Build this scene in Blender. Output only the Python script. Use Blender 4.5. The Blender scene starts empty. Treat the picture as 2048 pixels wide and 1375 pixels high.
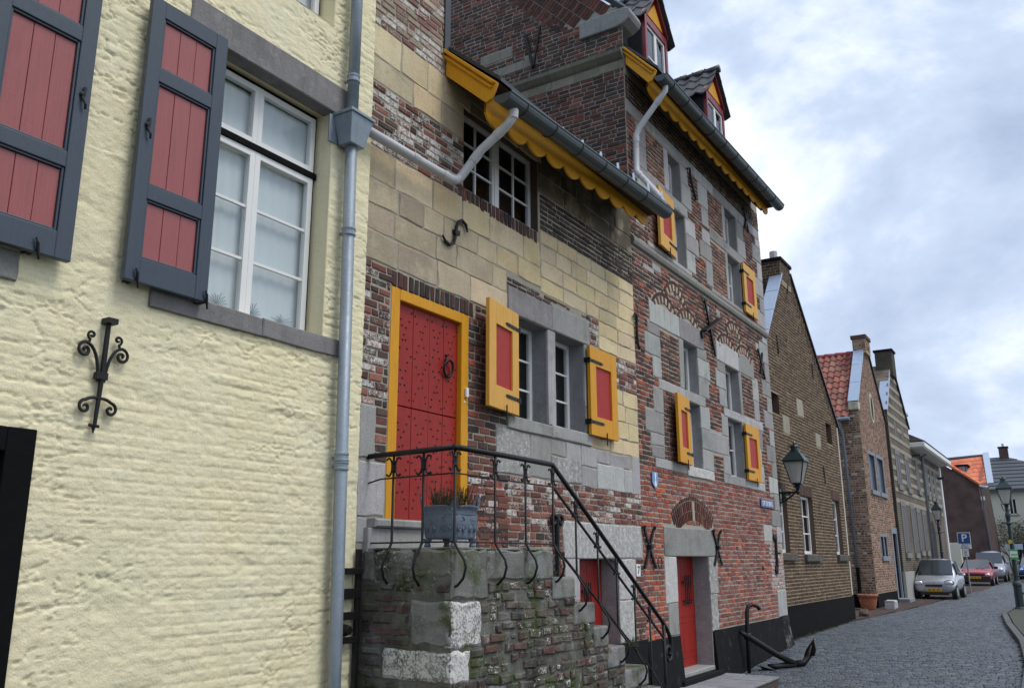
import bpy, math, random
import numpy as np
from mathutils import Vector, Matrix
random.seed(7); RNG = np.random.default_rng(7)
S = bpy.context.scene
COL = S.collection
# ---------------------------------------------------------------- camera
CF, PI_, RO, YA, HC = 1747.7, math.radians(13.928), math.radians(-0.2314), math.radians(32.207), 1.65
cp, sp = math.cos(PI_), math.sin(PI_)
RR = np.array([[math.cos(RO), -math.sin(RO), 0], [math.sin(RO), math.cos(RO), 0], [0, 0, 1]])
_fw = np.array([0, sp, cp]); _rt = np.array([1, 0, 0])
CM = np.array([RR @ (_rt*math.cos(YA) - _fw*math.sin(YA)), RR @ (_fw*math.cos(YA) + _rt*math.sin(YA)), RR @ np.array([0, -cp, sp])])
cam = bpy.data.objects.new('camera', bpy.data.cameras.new('camera'))
COL.objects.link(cam); S.camera = cam
cam.data.sensor_width = 36; cam.data.lens = CF/2048*36; cam.data.clip_end = 6000; cam.data.clip_start = .05
r_, u_, b_ = CM[:, 0], -CM[:, 1], -CM[:, 2]
cam.matrix_world = Matrix(((r_[0], u_[0], b_[0], 0), (r_[1], u_[1], b_[1], 0), (r_[2], u_[2], b_[2], HC), (0, 0, 0, 1)))
def ray(px, py): return CM @ np.array([px-1024, py-687.5, CF])
def onX(px, py, X):
    d = ray(px, py); t = X/d[0]; return Vector((X, d[1]*t, d[2]*t+HC))
def onY(px, py, Y):
    d = ray(px, py); t = Y/d[1]; return Vector((d[0]*t, Y, d[2]*t+HC))
def proj(p):
    q = CM.T @ (np.array(p, float) - np.array([0, 0, HC]))
    return (1024+q[0]/q[2]*CF, 687.5+q[1]/q[2]*CF, q[2])
# ---------------------------------------------------------------- sky and light
SUN_EL, SUN_AZ = math.radians(61), math.radians(10)     # azimuth measured from +X (street side) towards +Y (down the street)
W = bpy.data.worlds.new('World'); S.world = W; W.use_nodes = True
nt = W.node_tree; nd = nt.nodes; lk = nt.links; nd.clear()
out = nd.new('ShaderNodeOutputWorld'); bg = nd.new('ShaderNodeBackground'); bg.inputs['Strength'].default_value = 0.13
sky = nd.new('ShaderNodeTexSky'); sky.sky_type = 'NISHITA'; sky.sun_disc = False
sky.sun_elevation = SUN_EL; sky.sun_rotation = math.pi/2 - SUN_AZ; sky.air_density = 1.2; sky.dust_density = 1.5
tc = nd.new('ShaderNodeTexCoord'); mp = nd.new('ShaderNodeMapping'); mp.inputs['Scale'].default_value = (1, 1, 1.9)
mp.inputs['Location'].default_value = (4.2, 4.71, 3.7)
n1 = nd.new('ShaderNodeTexNoise'); n1.inputs['Scale'].default_value = 1.5; n1.inputs['Detail'].default_value = 9; n1.inputs['Roughness'].default_value = .56; n1.inputs['Distortion'].default_value = .25
n2 = nd.new('ShaderNodeTexNoise'); n2.inputs['Scale'].default_value = 1.25; n2.inputs['Detail'].default_value = 6; n2.inputs['Roughness'].default_value = .5
r1 = nd.new('ShaderNodeValToRGB'); r2 = nd.new('ShaderNodeValToRGB')
r1.color_ramp.elements[0].position = .43; r1.color_ramp.elements[0].color = (2.3, 2.85, 4.0, 1)
r1.color_ramp.elements[1].position = .615; r1.color_ramp.elements[1].color = (6.6, 6.9, 7.3, 1)
e = r1.color_ramp.elements.new(.52); e.color = (3.5, 4.15, 5.3, 1)
r2.color_ramp.elements[0].position = .22; r2.color_ramp.elements[0].color = (.55,)*3+(1,)
r2.color_ramp.elements[1].position = .38; r2.color_ramp.elements[1].color = (1, 1, 1, 1)
mx = nd.new('ShaderNodeMix'); mx.data_type = 'RGBA'
lk.new(tc.outputs['Generated'], mp.inputs['Vector']); lk.new(mp.outputs[0], n1.inputs['Vector']); lk.new(mp.outputs[0], n2.inputs['Vector'])
lk.new(n1.outputs['Fac'], r1.inputs[0]); lk.new(n2.outputs['Fac'], r2.inputs[0])
lk.new(r2.outputs[0], mx.inputs['Factor']); lk.new(sky.outputs[0], mx.inputs['A']); lk.new(r1.outputs[0], mx.inputs['B'])
lk.new(mx.outputs['Result'], bg.inputs['Color']); lk.new(bg.outputs[0], out.inputs[0])
sl = bpy.data.lights.new('sun', 'SUN'); sl.energy = 1.5; sl.angle = math.radians(24); sl.color = (1, .965, .91)
so = bpy.data.objects.new('sun', sl); COL.objects.link(so); so.location = (20, 10, 40)
sd = Vector((math.cos(SUN_EL)*math.cos(SUN_AZ), math.cos(SUN_EL)*math.sin(SUN_AZ), math.sin(SUN_EL)))
so.rotation_euler = sd.to_track_quat('Z', 'Y').to_euler()
S.view_settings.view_transform = 'Standard'; S.view_settings.look = 'None'; S.view_settings.exposure = 0.5; S.view_settings.gamma = 1
S.render.resolution_x = 1024; S.render.resolution_y = 687
# ---------------------------------------------------------------- materials
MATS = {}
def mat(name, col=(.5, .5, .5), rough=.7, var=.15, vscale=6, bump=.0, bscale=60, metal=0, attr=False, white=0, spec=.5, wscale=45, stain=None, coat=0, streak=0, grain=0):
    """procedural paint / stone: colour (or the mesh colour attribute), cloudy variation, optional flaking white and stains"""
    m = bpy.data.materials.new(name); m.use_nodes = True; t = m.node_tree; N = t.nodes; L = t.links
    b = N['Principled BSDF']; b.inputs['Metallic'].default_value = metal; b.inputs['Specular IOR Level'].default_value = spec
    if coat: b.inputs['Coat Weight'].default_value = coat; b.inputs['Coat Roughness'].default_value = .12
    g = N.new('ShaderNodeNewGeometry'); pos = g.outputs['Position']
    def noise(sc, det=5, ro=.6, vec=pos):
        n = N.new('ShaderNodeTexNoise'); n.inputs['Scale'].default_value = sc; n.inputs['Detail'].default_value = det; n.inputs['Roughness'].default_value = ro
        L.new(vec, n.inputs['Vector']); return n.outputs['Fac']
    def math_(op, a, b2=None, c=None):
        n = N.new('ShaderNodeMath'); n.operation = op
        for i, v in enumerate((a, b2, c)):
            if v is None: continue
            if isinstance(v, (int, float)): n.inputs[i].default_value = v
            else: L.new(v, n.inputs[i])
        return n.outputs[0]
    def mix(f, A, B, bt='MIX'):
        n = N.new('ShaderNodeMix'); n.data_type = 'RGBA'; n.blend_type = bt
        for k, v in (('Factor', f), ('A', A), ('B', B)):
            if isinstance(v, (int, float)): n.inputs[k].default_value = v
            elif isinstance(v, tuple): n.inputs[k].default_value = v if len(v) == 4 else v+(1,)
            else: L.new(v, n.inputs[k])
        return n.outputs['Result']
    if attr:
        a = N.new('ShaderNodeAttribute'); a.attribute_name = 'Col'; c = a.outputs['Color']; al = a.outputs['Alpha']
    else: c = tuple(col)+(1,); al = None
    if var:
        v1 = noise(vscale); v2 = noise(vscale*9, 4)
        f = math_('MULTIPLY_ADD', math_('ADD', v1, v2), var, 1-var)
        k = N.new('ShaderNodeCombineColor'); [L.new(f, k.inputs[i]) for i in range(3)]
        c = mix(1.0, c, k.outputs[0], 'MULTIPLY')
    if streak:      # rain streaks: noise stretched down the wall
        mpn = N.new('ShaderNodeMapping'); mpn.inputs['Scale'].default_value = (9, 9, .7); L.new(pos, mpn.inputs['Vector'])
        sfa = noise(2.2, 4, .6, mpn.outputs[0])
        rr = N.new('ShaderNodeMapRange'); rr.inputs['From Min'].default_value = .5; rr.inputs['From Max'].default_value = .78; L.new(sfa, rr.inputs['Value'])
        c = mix(math_('MULTIPLY', rr.outputs[0], streak), c, (.05, .05, .045))
    if stain:
        for scol, sc, lo, hi, amt in stain:
            rr = N.new('ShaderNodeMapRange'); rr.inputs['From Min'].default_value = lo; rr.inputs['From Max'].default_value = hi
            L.new(noise(sc, 7, .62), rr.inputs['Value']); c = mix(math_('MULTIPLY', rr.outputs[0], amt), c, scol)
    if white and al is not None:
        nf = noise(wscale, 6, .68); nb = noise(wscale*.22, 3, .5)
        s = math_('ADD', math_('MULTIPLY', nf, .7), math_('MULTIPLY', nb, .3))
        th = math_('SUBTRACT', .70, math_('MULTIPLY', al, .33))
        rr = N.new('ShaderNodeMapRange'); L.new(math_('SUBTRACT', s, th), rr.inputs['Value']); rr.inputs['From Min'].default_value = 0; rr.inputs['From Max'].default_value = .07
        c = mix(math_('MULTIPLY', rr.outputs[0], math_('GREATER_THAN', al, .02)), c, (.62, .6, .56))
    gh = None
    if grain:       # wood grain and brush marks running up the board
        mg = N.new('ShaderNodeMapping'); mg.inputs['Scale'].default_value = (60, 60, 2.2); L.new(pos, mg.inputs['Vector']); gh = noise(1.6, 6, .6, mg.outputs[0])
        rg = N.new('ShaderNodeMapRange'); rg.inputs['From Min'].default_value = .35; rg.inputs['From Max'].default_value = .7; rg.inputs['To Min'].default_value = 1-grain; rg.inputs['To Max'].default_value = 1+grain*.4; L.new(gh, rg.inputs['Value'])
        k = N.new('ShaderNodeCombineColor'); [L.new(rg.outputs[0], k.inputs[i]) for i in range(3)]; c = mix(1.0, c, k.outputs[0], 'MULTIPLY')
        rd = N.new('ShaderNodeMapRange'); rd.inputs['From Min'].default_value = .62; rd.inputs['From Max'].default_value = .8; L.new(noise(5.5, 8, .65), rd.inputs['Value']); c = mix(math_('MULTIPLY', rd.outputs[0], .3), c, (.05, .04, .03))
    if isinstance(c, tuple): b.inputs['Base Color'].default_value = c
    else: L.new(c, b.inputs['Base Color'])
    rn = math_('MULTIPLY_ADD', noise(vscale*2.3, 3), .3, rough-.15); L.new(rn, b.inputs['Roughness'])
    if bump:
        bn = N.new('ShaderNodeBump'); bn.inputs['Strength'].default_value = bump; bn.inputs['Distance'].default_value = .01
        hh = math_('ADD', noise(bscale, 8, .65), math_('MULTIPLY', noise(bscale*.2, 3), .8)); hh = math_('ADD', hh, math_('MULTIPLY', gh, 1.2)) if gh is not None else hh; L.new(hh, bn.inputs['Height']); L.new(bn.outputs[0], b.inputs['Normal'])
    MATS[name] = m; return m
def glass_mat(name, tint=(.9, .95, 1), refl=.0):
    m = bpy.data.materials.new(name); m.use_nodes = True; t = m.node_tree; N = t.nodes; L = t.links; N.clear()
    o = N.new('ShaderNodeOutputMaterial'); tr = N.new('ShaderNodeBsdfTransparent'); tr.inputs[0].default_value = tint+(1,)
    gl = N.new('ShaderNodeBsdfGlossy'); gl.inputs['Roughness'].default_value = .02; fr = N.new('ShaderNodeLayerWeight'); fr.inputs[0].default_value = .5; pw = N.new('ShaderNodeMath'); pw.operation = 'POWER'; pw.inputs[1].default_value = 3.5; L.new(fr.outputs['Facing'], pw.inputs[0])
    ad = N.new('ShaderNodeMath'); ad.operation = 'ADD'; ad.inputs[1].default_value = refl; ad.use_clamp = True
    bn = N.new('ShaderNodeBump'); nn = N.new('ShaderNodeTexNoise'); nn.inputs['Scale'].default_value = 3; bn.inputs['Strength'].default_value = .05; bn.inputs['Distance'].default_value = .02
    gg = N.new('ShaderNodeNewGeometry'); L.new(gg.outputs['Position'], nn.inputs['Vector']); L.new(nn.outputs[0], bn.inputs['Height']); L.new(bn.outputs[0], gl.inputs['Normal'])
    mxs = N.new('ShaderNodeMixShader'); L.new(pw.outputs[0], ad.inputs[0]); L.new(ad.outputs[0], mxs.inputs[0]); L.new(tr.outputs[0], mxs.inputs[1]); L.new(gl.outputs[0], mxs.inputs[2]); L.new(mxs.outputs[0], o.inputs[0])
    MATS[name] = m; return m
mat('brick', rough=.88, var=.55, vscale=9, bump=.6, bscale=90, attr=True, white=1, spec=.25, wscale=95, stain=[((.3, .27, .23), 16, .6, .8, .45), ((.035, .03, .027), 2.2, .55, .75, .35)])
mat('stone', rough=.85, var=.4, vscale=5, bump=.6, bscale=60, attr=True, white=1, spec=.25, wscale=75, streak=.3, stain=[((.4, .4, .39), 7, .56, .74, .4), ((.09, .09, .08), 2.4, .55, .75, .5), ((.06, .055, .05), 22, .66, .74, .6)])
mat('marl', rough=.9, var=.4, vscale=4, bump=.55, bscale=55, attr=True, spec=.2, streak=.1, stain=[((.64, .55, .38), 3.1, .5, .7, .5), ((.24, .205, .14), 1.5, .54, .74, .5), ((.13, .11, .08), 8, .6, .76, .45), ((.05, .045, .035), 30, .66, .74, .6)])
mat('mortar', rough=.95, var=.3, vscale=12, bump=.6, bscale=130, attr=True, spec=.15)
mat('old_stair', rough=.9, var=.6, vscale=7, bump=.9, bscale=45, attr=True, white=1, spec=.25, wscale=55,
    stain=[((.2, .2, .175), 5, .47, .66, .75), ((.14, .135, .11), 2.1, .48, .64, .7), ((.055, .075, .02), 3.1, .5, .64, .85), ((.028, .028, .024), 1.7, .52, .68, .8), ((.36, .36, .33), 13, .6, .7, .7), ((.2, .16, .03), 17, .68, .74, .6)])
mat('yellow_plaster', (.79, .715, .475), .8, .12, 3, .6, 75, spec=.3, streak=.1, stain=[((.68, .67, .46), 1.1, .5, .75, .45), ((.84, .79, .6), 2.3, .5, .72, .4), ((.45, .40, .26), 21, .63, .76, .5), ((.36, .33, .23), 6, .64, .8, .35), ((.74, .66, .36), .8, .52, .7, .3)])
mat('slate_paint', (.033, .052, .075), .42, .12, 8, .12, 90, coat=.1, grain=.16)
mat('dusty_red_paint', (.31, .068, .066), .34, .14, 5, .12, 120, coat=.25, grain=.16)
mat('ochre_paint', (.68, .31, .012), .5, .12, 4, .12, 70, spec=.25, grain=.16)
mat('ochre_pale', (.7, .37, .06), .5, .1, 4, .1, 70, spec=.3, grain=.16)
mat('door_red', (.31, .02, .014), .42, .16, 5, .22, 45, spec=.25, grain=.16)
mat('shutter_red', (.38, .03, .022), .5, .1, 5, .06, 90, spec=.2, grain=.16)
mat('white_paint', (.76, .76, .74), .4, .08, 6, .05, 60)
mat('black_iron', (.007, .007, .0075), .5, .3, 15, .3, 120, spec=.35)
mat('black_paint', (.005, .005, .0055), .85, .3, 5, .3, 70, spec=.12)
mat('grey_plinth', (.009, .009, .0095), .85, .5, 4, .5, 45, spec=.15, stain=[((.1, .1, .097), 6, .6, .75, .5)])
mat('zinc', (.25, .295, .34), .5, .35, 6, .15, 40, metal=.3, streak=.35, stain=[((.36, .4, .44), 9, .56, .7, .5)])
mat('zinc_bright', (.42, .5, .62), .38, .12, 3, .03, 60, metal=.55)
mat('zinc_dark', (.075, .09, .095), .42, .35, 7, .12, 50, metal=.4)
mat('pvc_grey', (.5, .5, .5), .55, .2, 6, .08, 60, stain=[((.25, .25, .23), 5, .56, .74, .5)])
mat('lead', (.03, .035, .04), .5, .3, 8, .1, 50)
mat('soffit', (.035, .026, .018), .9, .3, 8)
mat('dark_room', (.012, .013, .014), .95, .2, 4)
mat('net_curtain', (.72, .73, .72), .9, .05, 8)
mat('curtain_print', (.3, .33, .33), .9, .1, 8)
glass_mat('glass', (.85, .9, .92), .05);  mat('car_glass', (.02, .028, .036), .2, .05, 3, spec=.9, coat=1)
def opal_mat(name):
    m = bpy.data.materials.new(name); m.use_nodes = True; t = m.node_tree; N = t.nodes; L = t.links; N.clear()
    o = N.new('ShaderNodeOutputMaterial'); tr = N.new('ShaderNodeBsdfTransparent'); df = N.new('ShaderNodeBsdfTranslucent'); d2 = N.new('ShaderNodeBsdfDiffuse'); df.inputs[0].default_value = (.7, .7, .68, 1); d2.inputs[0].default_value = (.6, .6, .58, 1)
    a, b2 = N.new('ShaderNodeMixShader'), N.new('ShaderNodeMixShader'); a.inputs[0].default_value = .5; b2.inputs[0].default_value = .68; L.new(df.outputs[0], a.inputs[1]); L.new(d2.outputs[0], a.inputs[2]); L.new(tr.outputs[0], b2.inputs[1]); L.new(a.outputs[0], b2.inputs[2]); L.new(b2.outputs[0], o.inputs[0]); MATS[name] = m
opal_mat('glass_lamp')
# ---------------------------------------------------------------- mesh helpers
class MB:
    def __init__(s): s.v = []; s.f = []; s.c = []
    def add(s, vs, fs, col=None):
        o = len(s.v); s.v += [tuple(p) for p in vs]; s.f += [tuple(i+o for i in q) for q in fs]
        s.c += [tuple(col) if col else (.5, .5, .5, 0)]*len(vs); return s
    def box(s, x0, x1, y0, y1, z0, z1, col=None):
        return s.add([(x, y, z) for z in (z0, z1) for y in (y0, y1) for x in (x0, x1)],
                     [(0, 2, 3, 1), (4, 5, 7, 6), (0, 1, 5, 4), (2, 6, 7, 3), (0, 4, 6, 2), (1, 3, 7, 5)], col)
    def obox(s, c, ax, ay, az, col=None):   # centre and three half-axis vectors
        c, ax, ay, az = Vector(c), Vector(ax), Vector(ay), Vector(az)
        return s.add([c+ax*i+ay*j+az*k for k in (-1, 1) for j in (-1, 1) for i in (-1, 1)],
                     [(0, 2, 3, 1), (4, 5, 7, 6), (0, 1, 5, 4), (2, 6, 7, 3), (0, 4, 6, 2), (1, 3, 7, 5)], col)
    def bar(s, a, b, w, t, up=(0, 0, 1), col=None):   # rectangular bar from a to b
        a, b = Vector(a), Vector(b); d = (b-a); n = d.normalized(); x = n.cross(Vector(up)); x = x.normalized() if x.length > 1e-4 else Vector((1, 0, 0)); y = x.cross(n)
        return s.obox((a+b)/2, d/2, x*w/2, y*t/2, col)
    def tube(s, pts, r, n=8, cap=True, col=None):
        P = [Vector(p) for p in pts]; R = r if isinstance(r, (list, tuple)) else [r]*len(P)
        t0 = (P[1]-P[0]).normalized(); x = t0.orthogonal().normalized(); vs = []
        for i, p in enumerate(P):
            t = ((P[min(i+1, len(P)-1)]-P[i]).normalized() + (P[i]-P[max(i-1, 0)]).normalized())
            t = t.normalized() if t.length > 1e-6 else t0
            x = (x - t*x.dot(t)); x = x.normalized() if x.length > 1e-6 else t.orthogonal().normalized(); y = t.cross(x)
            vs += [p + x*R[i]*math.cos(2*math.pi*k/n) + y*R[i]*math.sin(2*math.pi*k/n) for k in range(n)]
        fs = [(i*n+k, i*n+(k+1) % n, (i+1)*n+(k+1) % n, (i+1)*n+k) for i in range(len(P)-1) for k in range(n)]
        if cap: fs += [tuple(range(n))[::-1], tuple((len(P)-1)*n+k for k in range(n))]
        return s.add(vs, fs, col)
    def lathe(s, prof, c, n=16, axis='z', col=None, sq=None):   # profile [(r, h)], sq: polygon sides turned 45 degrees
        n = sq or n; off = math.pi/n if sq else 0
        vs = []
        for r, h in prof:
            for k in range(n):
                a = 2*math.pi*k/n+off; q = (r*math.cos(a), r*math.sin(a), h)
                if axis == 'x': q = (h, q[0], q[1])
                if axis == 'y': q = (q[0], h, q[1])
                vs.append((c[0]+q[0], c[1]+q[1], c[2]+q[2]))
        fs = [(i*n+k, i*n+(k+1) % n, (i+1)*n+(k+1) % n, (i+1)*n+k) for i in range(len(prof)-1) for k in range(n)]
        fs += [tuple(range(n))[::-1], tuple((len(prof)-1)*n+k for k in range(n))]
        return s.add(vs, fs, col)
    def prism(s, poly, vec, col=None):
        n = len(poly); vec = Vector(vec); P = [Vector(p) for p in poly]
        return s.add(P+[p+vec for p in P], [tuple(range(n))[::-1], tuple(range(n, 2*n))]+[(i, (i+1) % n, n+(i+1) % n, n+i) for i in range(n)], col)
    def build(s, name, m, parent=None, smooth=False, kind=None, bevel=0, label=None):
        me = bpy.data.meshes.new(name); me.from_pydata(s.v, [], s.f)
        a = me.color_attributes.new('Col', 'FLOAT_COLOR', 'POINT')
        a.data.foreach_set('color', np.array([c if len(c) == 4 else c+(0,) for c in s.c], np.float32).ravel())
        if isinstance(m, str): m = MATS[m]
        me.materials.append(m)
        if smooth: me.polygons.foreach_set('use_smooth', [True]*len(me.polygons))
        o = bpy.data.objects.new(name, me); COL.objects.link(o); par(o, parent)
        if kind: o['kind'] = kind
        if label: o['label'] = label
        if bevel:
            b = o.modifiers.new('bevel', 'BEVEL'); b.width = bevel; b.segments = 2; b.limit_method = 'ANGLE'; b.angle_limit = math.radians(40)
        return o
def par(o, parent):
    if parent is not None:
        o.parent = parent; o.matrix_parent_inverse = Matrix.Translation(-Vector(parent.location)) if parent.get('_root') else Matrix.Identity(4)
def thing(name, label, cat, loc=(0, 0, 0), group=None):
    o = bpy.data.objects.new(name, None); COL.objects.link(o); o.location = loc; o.empty_display_size = .2
    o['label'] = label; o['category'] = cat; o['_root'] = 1
    if group: o['group'] = group
    return o
def tag(o, label, cat, group=None):
    o['label'] = label; o['category'] = cat
    if group: o['group'] = group
    return o
def text_mesh(txt, size, mtx, name, m, parent, ext=.002, align='CENTER'):
    cu = bpy.data.curves.new('txt', 'FONT'); cu.body = txt; cu.size = size; cu.extrude = ext; cu.offset = size*.012; cu.align_x = align; cu.align_y = 'CENTER'
    to = bpy.data.objects.new('txt', cu); COL.objects.link(to)
    dg = bpy.context.evaluated_depsgraph_get(); me = bpy.data.meshes.new_from_object(to.evaluated_get(dg)); bpy.data.objects.remove(to)
    me.transform(mtx); me.materials.clear(); me.materials.append(MATS[m]); me.name = name
    o = bpy.data.objects.new(name, me); COL.objects.link(o); par(o, parent); return o
def FX(x, u, z):   # text frame on a wall facing +X: text x runs along +Y
    return Matrix(((0, 0, 1, x), (1, 0, 0, u), (0, 1, 0, z), (0, 0, 0, 1)))
def FYn(x, y, z):  # text frame facing -Y
    return Matrix(((1, 0, 0, x), (0, 0, -1, y), (0, 1, 0, z), (0, 0, 0, 1)))
# value noise on arrays
def vnoise(x, y, seed):
    xi = np.floor(x).astype(np.int64); yi = np.floor(y).astype(np.int64); fx = x-xi; fy = y-yi
    fx = fx*fx*(3-2*fx); fy = fy*fy*(3-2*fy)
    def h(a, b):
        n = (a*374761393 + b*668265263 + seed*1442695041) & 0x7fffffff
        n = ((n ^ (n >> 13))*1274126177) & 0x7fffffff; return ((n ^ (n >> 16)) & 0xffff)/65535.
    return (h(xi, yi)*(1-fx)+h(xi+1, yi)*fx)*(1-fy)+(h(xi, yi+1)*(1-fx)+h(xi+1, yi+1)*fx)*fy
def fbm(x, y, seed, o=4):
    s = 0; a = .5
    for i in range(o): s = s+a*vnoise(x*2**i, y*2**i, seed+i); a *= .5
    return s
def pick(cols): return random.choice(cols)
def jit(c, j=.12, w=0):
    k = 1+random.uniform(-j, j); return (c[0]*k, c[1]*k*(1+random.uniform(-.04, .04)), c[2]*k, w)
# ---------------------------------------------------------------- masonry
def block_geo(mb, fr, a0, a1, b0, b1, d0, d1, col, j=.004, ch=.006):
    """one brick or stone in a wall frame fr(a, b, d): back ring, proud ring, chamfered front"""
    r = lambda: random.uniform(-j, j)
    q = [(a0+r(), b0+r()), (a1+r(), b0+r()), (a1+r(), b1+r()), (a0+r(), b1+r())]
    ca, cb = (a0+a1)/2, (b0+b1)/2
    ins = lambda p, k: (p[0]+(k if p[0] < ca else -k), p[1]+(k if p[1] < cb else -k))
    vs = [fr(p[0], p[1], d0) for p in q]+[fr(p[0], p[1], d1-ch) for p in q]+[fr(*ins(p, ch), d1+r()*.4) for p in q]
    fs = [(k, (k+1) % 4, 4+(k+1) % 4, 4+k) for k in range(4)]+[(4+k, 4+(k+1) % 4, 8+(k+1) % 4, 8+k) for k in range(4)]+[(8, 9, 10, 11)]
    mb.add(vs, fs, col)
def rough_block(mb, fr, a0, a1, b0, b1, d0, d1, col, j=.008, ch=.012, k=3):
    """dressed stone with worn, uneven arrises"""
    P = []
    for (p, q) in (((a0, b0), (a1, b0)), ((a1, b0), (a1, b1)), ((a1, b1), (a0, b1)), ((a0, b1), (a0, b0))):
        for i in range(k): t = i/k; P.append((p[0]+(q[0]-p[0])*t+random.uniform(-j, j), p[1]+(q[1]-p[1])*t+random.uniform(-j, j)))
    n = len(P); ca, cb = (a0+a1)/2, (b0+b1)/2
    def ins(p):
        c = ch*random.uniform(.6, 1.7); return (p[0]-math.copysign(min(c, abs(p[0]-ca)), p[0]-ca)*(abs(p[0]-ca) > (a1-a0)*.4), p[1]-math.copysign(min(c, abs(p[1]-cb)), p[1]-cb)*(abs(p[1]-cb) > (b1-b0)*.3))
    vs = [fr(*p, d0) for p in P]+[fr(*p, d1-ch*.8) for p in P]+[fr(*ins(p), d1+random.uniform(-.25, .25)*j) for p in P]
    mb.add(vs, [(t, (t+1) % n, n+(t+1) % n, n+t) for t in range(n)]+[(n+t, n+(t+1) % n, 2*n+(t+1) % n, 2*n+t) for t in range(n)]+[tuple(range(2*n, 3*n))], col)
def courses(a0, a1, b0, b1, pitch, blockers, lens, joint=.011, limit=None, wob=.0):
    """brick rectangles of coursed masonry in [a0,a1]x[b0,b1] around blockers (a0,a1,b0,b1)"""
    n = max(1, round((b1-b0)/pitch)); ph = (b1-b0)/n; res = []
    for i in range(n):
        z0 = b0+i*ph; z1 = z0+ph; lo, hi = (a0, a1) if limit is None else limit((z0+z1)/2)
        lo = max(lo, a0); hi = min(hi, a1)
        if hi-lo < .05: continue
        iv = [(lo, hi)]
        for q in blockers:
            if min(q[3], z1)-max(q[2], z0) > .3*ph:
                iv = [p for (l, h) in iv for p in (((l, h),) if (q[1] <= l or q[0] >= h) else ((l, q[0]), (q[1], h))) if p[1]-p[0] > .035]
        for l, h in iv:
            x = l; first = True
            while h-x > .03:
                L = random.choice(lens)*random.uniform(.9, 1.1)
                if first and i % 2: L *= .55
                first = False
                if h-(x+L) < min(lens)*.45: L = h-x
                e = min(x+L, h)
                if e-x > .035: res.append((x+joint/2, e-joint/2, z0+joint/2+random.uniform(-wob, wob), z1-joint/2+random.uniform(-wob, wob)))
                x = e
    return res
def area_px(pts):
    P = [proj(p) for p in pts]
    if any(p[2] < .3 for p in P): return 0
    cx = sum(p[0] for p in P)/4; cy = sum(p[1] for p in P)/4
    if not (-15 < cx < 2063 and -15 < cy < 1390): return 0
    return abs(sum(P[i][0]*P[(i+1) % 4][1]-P[(i+1) % 4][0]*P[i][1] for i in range(4)))/2
def place_pieces(rects, fr, name, m, parent, colf, d0=-.01, d1=.008, j=.004, ch=.005, nsep=300, dj=.004, minpx=0, geo=None):
    """rects (a0,a1,b0,b1[,col]): the largest in the picture become pieces of their own, the rest one joined part"""
    A = []
    for q in rects:
        A.append((area_px([fr(q[0], q[2], d1), fr(q[1], q[2], d1), fr(q[1], q[3], d1), fr(q[0], q[3], d1)]), q))
    A.sort(key=lambda t: -t[0]); rest = MB(); k = 0
    for ar, q in A:
        c = q[4] if len(q) > 4 else colf(q)
        dd = d1+random.uniform(-dj, dj); geo = geo or block_geo
        if k < nsep and ar > minpx:
            mb = MB(); geo(mb, fr, *q[:4], d0, dd, c, j, ch); mb.build(name, m, parent); k += 1
        else: geo(rest, fr, *q[:4], d0, dd, c, j, ch)
    if rest.v: rest.build('distant_'+name+'s' if False else name+'work', m, parent, kind='stuff')
def wallX(X): return lambda a, b, d: (X+d, a, b)          # facing +X, a = Y
def wallY(Y): return lambda a, b, d: (a, Y-d, b)          # facing -Y, a = X
def wallY_flip(Y): return lambda a, b, d: (-a, Y-d, b)
def panel_with_holes(mb, fr, a0, a1, b0, b1, holes, d=0, col=None, top=None):
    """flat wall sheet with rectangular openings cut out (grid of cells)"""
    As = sorted({a0, a1, *[min(max(h[i], a0), a1) for h in holes for i in (0, 1)]}); Bs = sorted({b0, b1, *[min(max(h[i], b0), b1) for h in holes for i in (2, 3)]})
    for i in range(len(As)-1):
        for k in range(len(Bs)-1):
            ca, cb = (As[i]+As[i+1])/2, (Bs[k]+Bs[k+1])/2
            if any(h[0] < ca < h[1] and h[2] < cb < h[3] for h in holes): continue
            mb.add([fr(As[i], Bs[k], d), fr(As[i+1], Bs[k], d), fr(As[i+1], Bs[k+1], d), fr(As[i], Bs[k+1], d)], [(0, 1, 2, 3)], col)
def reveal(mb, fr, h, depth, col=None, t=.0):
    """the four sides of an opening h=(a0,a1,b0,b1), going back by depth"""
    a0, a1, b0, b1 = h
    for p, q in (((a0, b0), (a1, b0)), ((a1, b0), (a1, b1)), ((a1, b1), (a0, b1)), ((a0, b1), (a0, b0))):
        mb.add([fr(*p, t), fr(*q, t), fr(*q, -depth), fr(*p, -depth)], [(0, 1, 2, 3)], col)
def gz(Y): return .008*(min(Y, 90)-18.4) if Y > 18.4 else max(-.42, -.06*(18.4-Y))
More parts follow.
